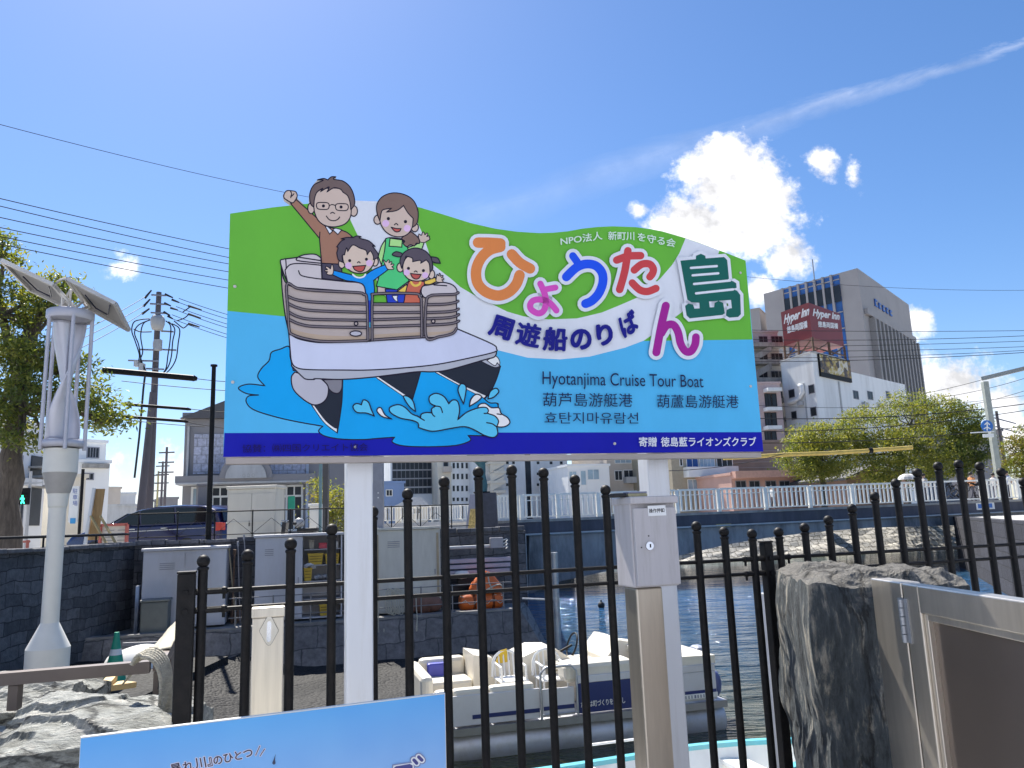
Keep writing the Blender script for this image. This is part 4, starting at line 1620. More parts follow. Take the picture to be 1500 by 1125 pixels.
# corner between the visible left cheek and the door
cz0, cz1 = at(930, 862, 2.72).z, at(925, 737, 2.72).z
door_l, door_r = at(927, 800, 2.72), None
bd = Vector((cos(radians(17)), sin(radians(17)), 0))
bn = Vector((bd.y, -bd.x, 0))


def boxpt(px, py, off=0.0):
    d = ray(px, py)
    o = door_l + bn * off
    return CAM + d * ((o - CAM).dot(bn) / d.dot(bn))


BWd = (boxpt(993, 800) - boxpt(927, 800)).dot(bd)
BD = .145
c0 = Vector((door_l.x, door_l.y, cz0))
box = thing('control_box', 'grey locked control box with a white label on a steel stand by the right post', 'control box', (c0.x, c0.y, 0))
mb = MB()
mb.bbox(c0 - bn * BD, bd * BWd, bn * (BD - .006), Z * (cz1 - cz0), .005)
mb.build('case', M['box_grey'], box)
mb = MB()
mb.bbox(c0 + bd * .006 - bn * .005 + Z * .006, bd * (BWd - .01), bn * .017, Z * (cz1 - cz0 - .024), .003)
door = mb.build('door', M['box_grey'], box)
mb = MB()
mb.bbox(c0 - bn * (BD + .004) - bd * .006 + Z * (cz1 - cz0 - .004), bd * (BWd + .012), bn * (BD + .022), Z * .026, .004)
mb.build('rain_hood', M['box_grey'], box)
k_ = boxpt(951, 799.5, .012)
mb = MB()
mb.sm = True
mb.bar(k_, k_ + bn * .006, .0145, n=20)
mb.sm = False
mb.m = 1
mb.sqbar(k_ + bn * .0065 - Z * .006 + bd * .002, k_ + bn * .0065 + Z * .006 + bd * .002, .004, .003)
mb.build('lock', [mat('chrome', (.7, .72, .76), .12, 1), M['black']], door)
lb = Flat(boxpt(927, 800, .0125), bd, Z, bn)
mb = MB()
lb.fill(mb, [(948.5, 741), (974.5, 740), (976, 755), (949.5, 756)], False)
mb.build('label_sticker', P['pale'], door)
mb = MB()
lb.text(mb, '操作押釦', (950.6, 751.6), (973.2, 750.4), (950.2, 745.2), .02)
M['label_ink'] = mat('label_ink', (.03, .03, .035), .6)
mb.build('lettering', M['label_ink'], door)
for q in ((950, 785), (939.5, 802)):
    mb = MB()
    lb.disc(mb, q, 1.1)
    mb.build('lock_mark', M['label_ink'], door)
sp0 = Vector((c0.x, c0.y, 0)) + bd * .012 - bn * .12
mb = MB()
mb.bbox(sp0 - Z * .02, bd * .1, bn * .1, Z * (cz0 + .018), .006)
mb.build('stand', M['inox'], box)
# what lies on top of it
sp_ = Vector((c0.x, c0.y, cz1 + .0225)) + bd * .045 - bn * .08
t = thing('sponge', 'yellow and grey sponge lying on top of the grey control box', 'sponge', tuple(sp_))
mb = MB()
mb.bbox(sp_ + bd * -.035, bd * .075, bn * .05, Z * .012, .004)
mb.m = 1
mb.bbox(sp_ + bd * -.034 + Z * .0122, bd * .073, bn * .048, Z * .006, .002)
mb.build('sponge_body', [mat('sponge_yellow', (.55, .48, .28), .9, bump=.5, bscale=200), mat('sponge_grey', (.3, .3, .38), .9)], t)
sp2 = sp_ - bd * .09
t = thing('cloth_pad', 'dark folded pad lying on the box beside the sponge', 'pad', tuple(sp2))
mb = MB()
mb.bbox(sp2, bd * .05, bn * .05, Z * .014, .005)
mb.build('pad_body', M['black_soft'], t)

# ================================================================== stainless gate post with the recessed handle
g0 = at(393, 900, 2.76)
gz = at(393, 888, 2.76).z
gd = Vector((cos(radians(17)), sin(radians(17)), 0))
gn = Vector((gd.y, -gd.x, 0))
gw = .105
gp = thing('latch_post', 'pale stainless post with a diamond shaped handle plate behind the blue panel', 'post', (g0.x, g0.y, 0))
o = Vector((g0.x, g0.y, -.02)) - gd * gw / 2 - gn * .05
mb = MB()
mb.bbox(o, gd * gw, gn * .05, Z * (gz - .018), .004)
mb.build('post_body', M['inox_pale'], gp)
mb = MB()
mb.bbox(Vector((o.x, o.y, gz - .0375)) - gd * .003 - gn * .003, gd * (gw + .006), gn * .058, Z * .034, .004)
mb.build('post_cap', M['inox_pale'], gp)
hp = Flat(Vector((g0.x, g0.y, 0)) + gn * .0012, gd, Z, gn)
mb = MB()
ctr = (394, 924)
hp.fill(mb, [(380.5, 924), (384, 917), (391, 904.5), (394.5, 902.5), (398, 904.5), (404.5, 917), (407.5, 923), (405, 929), (398, 942), (394, 945), (390, 942.5), (383, 930)], thick=.002)
mb.m = 3
hp.stroke(mb, [(380.5, 924), (384, 917), (391, 904.5), (394.5, 902.5), (398, 904.5), (404.5, 917), (407.5, 923), (405, 929), (398, 942), (394, 945), (390, 942.5), (383, 930)], .9, True)
mb.m = 1
hp.stroke(mb, [(394.5, 913), (393.5, 937)], 6.4, thick=.002)
mb.m = 2
hp.stroke(mb, [(394.4, 914), (393.6, 936)], 3.4)
mb.m = 3
for q in ((394.5, 906.5), (403.5, 923.5), (384.6, 924.5), (393.6, 941.5)):
    hp.disc(mb, q, 1.0)
mb.build('handle_plate', [mat('plate_steel', (.62, .58, .5), .35, .6), mat('plate_rim', (.75, .75, .75), .2, .9), mat('recess', (.1, .14, .3), .3, .3), M['black']], gp)

# ================================================================== blue information panel, lower left
PZ = 1.13
PA, PB = atz(118, 1080, PZ), atz(652, 1015, PZ)
pd_ = Vector((PB.x - PA.x, PB.y - PA.y, 0)).normalized()
pn = Vector((pd_.y, -pd_.x, 0))
PL = (PB - PA).length
panel = thing('information_board', 'sky blue information panel with outlined writing, cut by the lower edge', 'panel', (PA.x, PA.y, 0))
m = bpy.data.materials.new('panel_print')
m.use_nodes = True
N, Lk = m.node_tree.nodes, m.node_tree.links
co = N.new('ShaderNodeTexCoord')
sx = N.new('ShaderNodeSeparateXYZ')
Lk.new(co.outputs['Object'], sx.inputs[0])
mr = N.new('ShaderNodeMapRange')
mr.inputs[1].default_value, mr.inputs[2].default_value = .75, 1.13
Lk.new(sx.outputs[2], mr.inputs[0])
cr = N.new('ShaderNodeValToRGB')
cr.color_ramp.elements[0].color = (*pc(182, 186, 208), 1)
cr.color_ramp.elements[1].color = (*pc(82, 156, 216), 1)
x_ = cr.color_ramp.elements.new(.5)
x_.color = (*pc(128, 168, 220), 1)
Lk.new(mr.outputs[0], cr.inputs[0])
nz = N.new('ShaderNodeTexNoise')
nz.inputs['Scale'].default_value = 5
Lk.new(co.outputs['Object'], nz.inputs['Vector'])
mx = N.new('ShaderNodeMix')
mx.data_type, mx.blend_type = 'RGBA', 'SOFT_LIGHT'
mx.inputs[0].default_value = .25
Lk.new(cr.outputs[0], mx.inputs[6])
Lk.new(nz.outputs[0], mx.inputs[7])
Lk.new(mx.outputs[2], N['Principled BSDF'].inputs['Base Color'])
N['Principled BSDF'].inputs['Roughness'].default_value = .35
mb = MB()
mb.obox(PA - Z * .55 - pn * .012, pd_ * PL, pn * .0118, Z * .55)
mb.build('board', M['white'], panel)
PF = Flat(PA, pd_, Z, pn)
mb = MB()
a0, b0 = PA - Z * .549 + pn * .0004, PA - Z * .003 + pn * .0004
mb.quad(a0 + pd_ * .001, a0 + pd_ * (PL - .002), b0 + pd_ * (PL - .002), b0 + pd_ * .001)
mb.build('printed_picture', m, panel)
for q in (.12, PL - .12):
    mb = MB()
    o = PA + pd_ * q - pn * .06
    mb.bar((o.x, o.y, -.02), (o.x, o.y, 1.06), .022, n=14)
    mb.build('leg', M['steel'], panel)
mbs = [(MB(), .085), (MB(), .016)]
words = [('れ', (217, 1134), 15, -14), ('暴', (258, 1126), 16, -13), ('れ', (275.5, 1122), 15, -12), ('川', (293.5, 1117.5), 15.5, -10), ('』', (307, 1116), 15, -10), ('の', (319, 1113.5), 12.5, -9), ('ひ', (334.5, 1110), 13, -9), ('と', (349, 1106.5), 12, -8), ('つ', (363, 1103.5), 13, -8)]
words = words[1:]
for mbx, bold in mbs:
    for ch, (cx, cy), sz, rot in words:
        r_ = radians(rot)
        V_, F_, b0_ = glyphs(ch, 0)
        gw_, gh_ = (b0_[1] - b0_[0]), (b0_[3] - b0_[2])
        kk = sz / max(gw_, gh_, .8)
        cxm, cym = (b0_[0] + b0_[1]) / 2, (b0_[2] + b0_[3]) / 2
        A = PF.uv(cx, cy)
        eu = (PF.uv(cx + 1 * cos(r_), cy + sin(r_)) - A)
        ev = (PF.uv(cx + sin(r_) * 1, cy - cos(r_)) - A)
        for q in range(12):
            h = .0006 + q * .00002 + (.0006 if bold < .05 else 0)
            ox, oy = bold * cos(q * pi / 6), bold * sin(q * pi / 6)
            mbx.add([PF.p(A + eu * (x + ox - cxm) * kk + ev * (y + oy - cym) * kk, h) for x, y in V_], F_)
PF.lay = 40
mb = MB()
for q in ([(374.5, 1106), (380.5, 1092.5)], [(381, 1107), (387.5, 1097)]):
    PF.stroke(mbs[0][0], q, 3.2)
for q in ([(374.5, 1106), (380.5, 1092.5)], [(381, 1107), (387.5, 1097)]):
    PF.stroke(mbs[1][0], q, 1.2)
mbs[0][0].build('lettering', mat('panel_letter_edge', pc(196, 196, 214), .5), panel)
mbs[1][0].build('lettering', mat('panel_letter', pc(52, 42, 58), .5), panel)
mb = MB()
PF.lay = 60
big = [(574, 1140), (576, 1123), (600, 1118.5), (605, 1124), (605, 1140)]
for pass_ in ((9.0, 0), (5.6, 1)):
    mb.m = pass_[1]
    for q in ([(578, 1140), (580, 1125), (601, 1122), (603, 1140)], [(606, 1113), (610, 1117.5)], [(613, 1108.5), (617.5, 1113)]):
        PF.stroke(mb, q, pass_[0] + 3.5, smooth=False)
    PF.fill(mb, big, False)
mb.m = 2
PF.fill(mb, [(576.5, 1140), (576.5, 1124.5), (580, 1122), (600, 1118.5), (604, 1121), (604, 1140)], False)
PF.stroke(mb, [(606, 1113), (610, 1117.5)], 5, smooth=False)
PF.stroke(mb, [(613, 1108.5), (617.5, 1113)], 5, smooth=False)
mb.build('lettering', [mat('panel_edge_grey', pc(120, 130, 165), .5), P['pale'], mat('panel_indigo', pc(62, 62, 122), .5)], panel)
# little dark scratch on the print
mb = MB()
PF.lay = 90
PF.fill(mb, [(403.5, 1104), (401.6, 1110), (398.8, 1117), (401, 1119.5), (403.4, 1117.5), (402.6, 1112)], True)
mb.build('scratch', mat('scratch_dark', pc(60, 66, 90), .6), panel)


# ================================================================== natural stones
def rock(name, label, o, exv, eyv, ezv, m, n=26, amp=.04, seed=0, rough=.5, strata=.0):
    """a quarried block: a box grid pushed about by layered noise"""
    o, exv, eyv, ezv = Vector(o), Vector(exv), Vector(eyv), Vector(ezv)
    bm = bmesh.new()
    bmesh.ops.create_cube(bm, size=1)
    bmesh.ops.subdivide_edges(bm, edges=list(bm.edges), cuts=n, use_grid_fill=True)
    ctr = o + (exv + eyv + ezv) / 2
    for v in bm.verts:
        u = v.co + Vector((.5, .5, .5))
        # soften the corners of the block
        q = v.co * 2
        mx_ = sorted((abs(q.x), abs(q.y), abs(q.z)))
        rr = max(0, mx_[1] - .72) * .10 + max(0, mx_[0] - .72) * .06
        p = o + exv * u.x + eyv * u.y + ezv * u.z
        d = (p - ctr).normalized()
        s3 = Vector((seed * 13.1, seed * 7.7, seed * 3.3))
        a = noise.noise(p * 1.9 + s3) * 1.0 + noise.noise(p * 4.7 + s3) * .55 + noise.noise(Vector((p.x * 11, p.y * 11, p.z * 5)) + s3) * .28 * rough * 2
        st = noise.noise(Vector((p.x * 24, p.y * 24, p.z * 7)) + s3) * .14 * rough * 2 + (noise.turbulence(Vector((p.x * 5, p.y * 5, p.z * 3)) + s3, 5, True) - .7) * .8
        if strata and q.z > .8:
            a, st, d = a * .35, st * .3, Z
        p = p + d * (a * amp + st * amp - rr * min(exv.length, eyv.length) * 2)
        if strata and q.z > .4:
            lv = noise.noise(Vector((p.x * 1.1 + p.y * .8, p.y * 2.6, seed))) * 1.9 + noise.noise(Vector((p.x * 4, p.y * 8, seed + 4))) * .3
            p = p + Z * strata * (math.floor(lv * 2) / 2 + .25 * (lv * 2 - math.floor(lv * 2)) ** 4) * (q.z - .4) / .6
        v.co = p
    me = bpy.data.meshes.new(name)
    bm.to_mesh(me)
    bm.free()
    me.materials.append(m)
    me.polygons.foreach_set('use_smooth', [False] * len(me.polygons))
    ob = link(name, me)
    return ob


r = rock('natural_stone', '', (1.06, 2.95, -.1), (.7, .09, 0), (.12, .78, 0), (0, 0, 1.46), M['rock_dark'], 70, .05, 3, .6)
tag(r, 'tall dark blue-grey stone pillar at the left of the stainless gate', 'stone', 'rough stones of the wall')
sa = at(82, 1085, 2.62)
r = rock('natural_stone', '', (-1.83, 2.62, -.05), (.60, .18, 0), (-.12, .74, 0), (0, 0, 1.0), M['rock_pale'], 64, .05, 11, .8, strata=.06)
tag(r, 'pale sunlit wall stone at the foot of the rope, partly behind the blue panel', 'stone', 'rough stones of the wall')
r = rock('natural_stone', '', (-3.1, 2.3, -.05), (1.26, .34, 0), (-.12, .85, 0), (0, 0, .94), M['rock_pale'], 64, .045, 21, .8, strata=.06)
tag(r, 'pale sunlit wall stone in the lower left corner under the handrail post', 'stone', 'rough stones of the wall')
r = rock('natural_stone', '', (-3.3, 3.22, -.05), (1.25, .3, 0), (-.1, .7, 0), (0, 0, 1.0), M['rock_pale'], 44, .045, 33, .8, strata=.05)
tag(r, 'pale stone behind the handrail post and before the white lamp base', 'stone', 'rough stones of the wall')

# ================================================================== stainless gate leaf at the right
GZ = at(1275, 848, 2.86).z
GA, GB = atz(1275, 847, GZ), atz(1500, 880, GZ)
dg = Vector((GB.x - GA.x, GB.y - GA.y, 0)).normalized()
ng = Vector((dg.y, -dg.x, 0))
if ng.dot(CAM - GA) < 0:
    ng = -ng


def gpt(px, py, off=0.0):
    d = ray(px, py)
    o = GA + ng * off
    return CAM + d * ((o - CAM).dot(ng) / d.dot(ng))


def gs(px, py=900):
    return (gpt(px, py) - GA).dot(dg)


gate = thing('steel_gate', 'brushed stainless gate with brown mirror-like panel hinged beside the dark stone', 'gate', (GA.x, GA.y, 0))
M['inox_gate'] = mat('gate_stainless', (.7, .64, .56), .33, .9, var=.1, scale=5, stretch=(4, 4, .4))
M['inox_panel'] = mat('gate_panel_steel', (.2, .16, .135), .2, .6, var=.1, scale=1.2, stretch=(1, 1, 1))
h1 = gs(1319, 850)
mb = MB()
mb.bbox(GA - Z * (GZ + .02) - ng * .07, dg * (h1 - .006), ng * .07, Z * (GZ + .02), .004)
mb.build('gate_post', M['inox_gate'], gate)
s_in, zt = gs(1348, 900), gpt(1400, 892).z
zt = GZ - .085
wR = 1.35
leaf = [(h1 + .008, s_in)]
mb = MB()
mb.bbox(GA + dg * (h1 + .006) - Z * (GZ - .05) - ng * .055, dg * (s_in - h1 - .006), ng * .055, Z * (GZ - .052), .004)
mb.bbox(GA + dg * (s_in + .0005) - Z * .088 - ng * .055, dg * (wR - s_in), ng * .055, Z * .086, .004)
mb.build('leaf_frame', M['inox_gate'], gate)
mb = MB()
mb.bbox(GA + dg * (s_in + .001) - Z * (GZ - .05) - ng * .04, dg * .02, ng * .03, Z * (GZ - .14), .003)
mb.bbox(GA + dg * (s_in + .0215) - Z * .11 - ng * .04, dg * (wR - s_in - .03), ng * .03, Z * .021, .003)
mb.build('bead', M['inox_gate'], gate)
mb = MB()
mb.obox(GA + dg * (s_in + .02) - Z * (GZ - .05) - ng * .04, dg * (wR - s_in - .03), ng * .012, Z * (GZ - .16))
mb.build('leaf_panel', M['inox_panel'], gate)
mb = MB()
hz = gpt(1319, 900)
zb, zt2 = gpt(1320, 938).z, gpt(1319, 876).z
q = GA + dg * h1 + ng * .008
n_ = 5
for i in range(n_):
    a_, b_ = zb + (zt2 - zb) * i / n_, zb + (zt2 - zb) * (i + 1) / n_ - .003
    mb.sm = True
    mb.bar((q.x, q.y, a_), (q.x, q.y, b_), .009, n=14)
mb.sm = False
mb.obox(Vector((q.x, q.y, zb)) - dg * .03 - ng * .0075, dg * .06, ng * .003, Z * (zt2 - zb))
mb.build('hinge', M['steel'], gate)

# ================================================================== bronze handrails and the rope, left
M['bronze'] = mat('bronze_anodised', (.14, .115, .105), .42, .35, var=.08, scale=6)
hz_ = 1.03
hA, hB = atz(-40, 998, hz_), atz(220, 976, hz_)
rail = thing('handrail', 'bronze rectangular handrail crossing in front of the white lamp column', 'handrail', (hA.x, hA.y, .9))
mb = MB()
mb.sqbar(hA - (hB - hA) * .4, hB, .06, .05)
mb.build('top_bar', M['bronze'], rail)
q = hA.lerp(hB, .235)
mb = MB()
mb.bbox((q.x - .022, q.y - .02, .9), (.044, 0, 0), (0, .04, 0), (0, 0, hz_ - .027 - .9), .004)
mb.build('post', M['bronze'], rail)
hC = atz(263, 916, hz_ + .03)
rail2 = thing('handrail', 'bronze handrail of the gangway running back under the pale canvas', 'handrail', (hB.x, hB.y, .3))
mb = MB()
e0 = hB + Vector((.03, .02, 0))
mb.sqbar(e0, hC + (hC - hB) * .3, .05, .05)
mb.sqbar(e0 - Z * .2, hC + (hC - hB) * .3 - Z * .2, .03, .03)
for f in (.02, .45, .95):
    w_ = e0.lerp(hC, f)
    mb.sqbar(w_ - Z * .9, w_ - Z * .03, .035, .035)
mb.build('rail_frame', M['bronze'], rail2)
# black netting below that rail
mb = MB()
for i in range(26):
    a_ = e0.lerp(hC, i / 25)
    mb.tube([a_ - Z * .04, a_ - Z * .2 + X * .01, a_ - Z * .42], .003, 4)
for k in range(10):
    mb.tube([e0.lerp(hC, i / 10) - Z * (.05 + .04 * k + .01 * sin(i * 2 + k)) for i in range(11)], .003, 4)
mb.build('netting', M['black_soft'], rail2)
# canvas draped over the rail
mb = MB()
nu, nv = 18, 14
for i in range(nu + 1):
    for k in range(nv + 1):
        f, g = i / nu, k / nv
        c = e0.lerp(hC + (hC - hB) * .12, .16 + .84 * f)
        side = Vector((-1, .1, 0)).normalized()
        ang = g * 1.0
        off = side * (.2 - .07 * f) * g - Z * (.16 * g * g - .032) + X * .03 * (1 - g)
        off += Z * .012 * noise.noise(Vector((f * 6, g * 5, 1)))
        mb.v.append(tuple(c + off))
for i in range(nu):
    for k in range(nv):
        q = i * (nv + 1) + k
        mb.f.append((q, q + 1, q + nv + 2, q + nv + 1))
        mb.k.append(0)
        mb.s.append(True)
cv = mb.build('canvas_cover', mat('canvas', (.42, .385, .3), .85, var=.12, scale=9, bump=.3, bscale=60), None)
tag(cv, 'cream canvas sheet draped over the gangway handrail beside the rope', 'canvas')
mod = cv.modifiers.new('thickness', 'SOLIDIFY')
mod.thickness = .006
# rope hanging in loops over the rail's corner
rp_ = thing('mooring_rope', 'pale thick mooring rope looped over the corner of the bronze handrail', 'rope', (e0.x, e0.y, .3))
M['rope'] = mat('hemp_rope', (.6, .56, .46), .9, var=.25, scale=20, bump=1.0, bscale=90, stretch=(1, 1, 3))
for k in range(6):
    pts = []
    for i, (qx, qy) in enumerate(smooth_path([(206, 966), (213, 954), (224, 950), (236, 955), (245, 968), (249, 985), (249, 1003), (246, 1016 + 5 * k)], False, 4)):
        pts.append(at(qx - 2.6 * k, qy + 2.4 * k - (0 if i > 6 else .8 * k), 3.17 - .012 * k))
    mb = MB()
    mb.sm = True
    mb.tube(pts, .0085, 8)
    mb.build('rope_loop', M['rope'], rp_)
mb = MB()
mb.sm = True
for k in range(3):
    mb.tube([at(248 - 4 * k, 1000, 3.19), at(249 - 4 * k, 1030, 3.2), at(247 - 4 * k, 1075, 3.2), at(247 - 4 * k, 1120, 3.2)], .011, 8)
mb.build('rope_end', M['rope'], rp_)

# ================================================================== white wind and solar lamp column
LY = 8.0
lx = at(68, 985, LY).x


def lz(py, px=None):
    return at(px if px is not None else 90 - (py - 600) * .06, py, LY).z


def lr(px):
    return px / FPX * LY * .9


lamp = thing('hybrid_lamp', 'tall white column carrying a caged twisted wind rotor and two solar panels', 'wind lamp', (lx, LY, -1.0))
prof = [(lr(31), -1.0), (lr(31), lz(949)), (lr(12.9), lz(912)), (lr(12.6), lz(800)), (lr(12.6), lz(744)), (lr(13.8), lz(742)), (lr(15.5), lz(723))]
mb = MB()
mb.sm = True
for a_, b_ in zip(prof[:-1], prof[1:]):
    mb.lathe((lx, LY, 0), [a_, b_], 40)
mb.build('column', M['sun_white'], lamp)
mb = MB()
mb.sm = True
mb.lathe((lx, LY, 0), [(lr(16.5), lz(722.8)), (lr(25), lz(693))], 40)
mb.build('collar', mat('collar_grey', (.4, .38, .36), .5), lamp)
mb = MB()
mb.sm = True
mb.lathe((lx, LY, 0), [(lr(25.3), lz(692.8)), (lr(25.3), lz(658))], 40)
mb.build('drum', M['sun_white'], lamp)
M['cage'] = mat('cage_paint', (.5, .5, .56), .45, .2, var=.08)
mb = MB()
zb_, zt_ = lz(656), lz(470)
mb.sm = True
mb.lathe((lx, LY, 0), [(lr(30), zb_), (lr(33), zb_ + .02), (lr(33), zb_ + .07), (lr(28), zb_ + .075)], 40)
mb.build('ring', M['cage'], lamp)
mb = MB()
mb.sm = True
mb.lathe((lx, LY, 0), [(lr(34), zt_), (lr(36), zt_ + .02), (lr(36), zt_ + .09), (lr(34), zt_ + .1)], 40)
mb.build('ring', M['cage'], lamp)
for k in range(5):
    t_ = 2 * pi * k / 5 + .35
    q = Vector((lx + lr(33) * cos(t_), LY + lr(33) * sin(t_), 0))
    mb = MB()
    mb.sm = True
    mb.bar((q.x, q.y, zb_ - .03), (q.x, q.y, zt_ + .05), .02, n=10)
    mb.build('cage_rod', M['cage'], lamp)
for sgn in (0, pi):
    mb = MB()
    nz_, na_ = 40, 10
    for i in range(nz_ + 1):
        f = i / nz_
        th = f * pi * 1.05 + sgn + 3.45
        for k in range(na_ + 1):
            al = pi * k / na_
            R_ = lr(24) / 2
            # half round bucket, its chord along the radius
            p = Vector((R_ - R_ * cos(al), R_ * .75 * sin(al)))
            mb.v.append((lx + p.x * cos(th) - p.y * sin(th), LY + p.x * sin(th) + p.y * cos(th), zb_ + .09 + f * (zt_ - zb_ - .1)))
    for i in range(nz_):
        for k in range(na_):
            a_ = i * (na_ + 1) + k
            mb.f.append((a_, a_ + 1, a_ + na_ + 2, a_ + na_ + 1))
            mb.k.append(0)
            mb.s.append(True)
    o_ = mb.build('rotor_blade', mat('rotor_aluminium', (.62, .62, .68), .4, .3, var=.05), lamp)
    md = o_.modifiers.new('thickness', 'SOLIDIFY')
    md.thickness = .008
M['pv_back'] = mat('solar_backsheet', (.42, .4, .38), .6, var=.06, scale=3)
M['pv_frame'] = mat('aluminium_frame', (.6, .58, .55), .4, .5)
for quad_ in ([(2.7, 380.7, 7.55), (78.7, 416.7, 7.75), (114, 457, 8.35), (45, 424, 8.15)], [(98.7, 408, 7.75), (169, 444, 7.95), (189, 483, 8.5), (131, 451, 8.3)]):
    q = [at(*p_) for p_ in quad_]
    nn = (q[1] - q[0]).cross(q[3] - q[0]).normalized()
    if nn.z < 0:
        nn = -nn
    mb = MB()
    mb.prism(q, nn * .012)
    mb.m = 1
    for a_, b_ in zip(q, q[1:] + q[:1]):
        mb.sqbar(a_ - nn * .006, b_ - nn * .006, .035, .04, nn)
    mb.m = 2
    c_ = (q[0] + q[1] + q[2] + q[3]) / 4
    mb.tube([c_.lerp(q[0], .45) - nn * .02, c_.lerp(q[3], .3) - nn * .03, c_.lerp(q[2], .3) - nn * .03, c_.lerp(q[1], .7) - nn * .02], .008, 5)
    mb.prism([p_ + nn * .013 for p_ in q], nn * .006)
    mb.build('solar_panel', [M['pv_back'], M['pv_frame'], mat('solar_cells', (.02, .025, .06), .15)], lamp)
mb = MB()
top_ = Vector((lx, LY, zt_ + .12))
for (a_, b_) in (((114, 455, 8.2), (78, 417, 7.8)), ((131, 450, 8.2), (103, 410, 7.8))):
    mb.bar(at(*a_), at(*b_), .02)
for dx_, q_ in ((-.14, (104, 424, 7.95)), (-.02, (104, 424, 7.95)), (.02, (124, 440, 8.1)), (.1, (128, 450, 8.15)), (.05, (80, 418, 7.85)), (-.1, (92, 430, 7.95))):
    mb.bar(top_ + X * dx_, at(*q_), .014)
mb.tube([at(80, 417, 7.8), at(88, 410, 7.75), at(98, 407, 7.75)], .014)
mb.build('bracket', M['pv_frame'], lamp)

# ================================================================== trees
def leaves(mb, blobs, n, size, rng, mats=3, hole=.0, flat=.6):
    """small leaf faces gathered in clumps over the given ellipsoids"""
    tot = sum(b[1].x * b[1].y + b[1].x * b[1].z for b in blobs)
    for c, r in blobs:
        cnt = int(n * (r.x * r.y + r.x * r.z) / tot)
        per = 44
        for _ in range(max(1, cnt // per)):
            u = Vector((rng.gauss(0, 1), rng.gauss(0, 1), rng.gauss(0, 1))).normalized()
            rad = rng.uniform(.6, 1.03)
            cc = c + Vector((u.x * r.x, u.y * r.y, u.z * r.z)) * rad
            cr_ = size * rng.uniform(1.9, 3.6)
            base = rng.random()
            for _k in range(per):
                v = Vector((rng.gauss(0, 1), rng.gauss(0, 1), rng.gauss(0, .55))) * cr_ * .5
                p = cc + v
                a = Vector((rng.gauss(0, 1), rng.gauss(0, 1), rng.gauss(0, 1))).normalized()
                nrm = (Vector((rng.gauss(0, .6), rng.gauss(0, .6), rng.uniform(.1, 1)))).normalized()
                a = (a - nrm * a.dot(nrm)).normalized()
                b = nrm.cross(a)
                L, Wd = size * rng.uniform(.7, 1.25), size * rng.uniform(.26, .42)
                mb.m = min(mats - 1, int((base * .7 + rng.random() * .3) * mats))
                mb.add([p - a * L * .5, p + b * Wd * .5 + nrm * L * .06, p + a * L * .5, p - b * Wd * .5 + nrm * L * .06], [(0, 1, 2, 3)])


def tree(label, base, trunk_r, joints, blobs, n, size, mats, seed, cat='tree', group=None, name='broadleaf_tree'):
    rng = random.Random(seed)
    base = Vector(base)
    t = thing(name, label, cat, tuple(base), group)
    pts = [base - Z * .3] + [Vector(p) for p in joints]
    # extra in-between points so that the trunk bends a little
    q = []
    for a_, b_ in zip(pts[:-1], pts[1:]):
        for k in range(4):
            q.append(a_.lerp(b_, k / 4) + Vector((rng.uniform(-1, 1), rng.uniform(-1, 1), 0)) * trunk_r * .22)
    q.append(pts[-1])
    rs = [trunk_r * (1.25 if i == 0 else 1) * (1 - .62 * i / (len(q) - 1)) for i in range(len(q))]
    mb = MB()
    mb.sm = True
    mb.tube(q, rs, 10)
    mb.build('trunk', M['bark'], t)
    for c, r in blobs:
        mb = MB()
        mb.sm = True
        s = q[rng.randrange(len(q) // 2, len(q))]
        m1 = s.lerp(c, .5) + Vector((rng.uniform(-.15, .15), rng.uniform(-.15, .15), -.12)) * r.x
        ends = [c + Vector((rng.uniform(-.6, .6) * r.x, rng.uniform(-.6, .6) * r.y, rng.uniform(-.1, .6) * r.z)) for _ in range(4)]
        mb.tube([s, m1, c - Z * r.z * .3, ends[0]], [trunk_r * .42, trunk_r * .3, trunk_r * .2, trunk_r * .08], 7)
        for e_ in ends[1:]:
            mb.tube([m1.lerp(c, .5), m1.lerp(e_, .6), e_], [trunk_r * .2, trunk_r * .13, trunk_r * .05], 6)
        mb.build('limb', M['bark'], t)
    mb = MB()
    leaves(mb, blobs, n, size, rng, len(mats))
    mb.build('crown', mats, t)
    return t


def bl(px, py, y, rx, rz, ry=None):
    """crown lobe: where it is seen, its distance, half width and half height in photo pixels"""
    k = y / FPX
    return (at(px, py, y), Vector((rx * k, (ry or rx) * k, rz * k)))


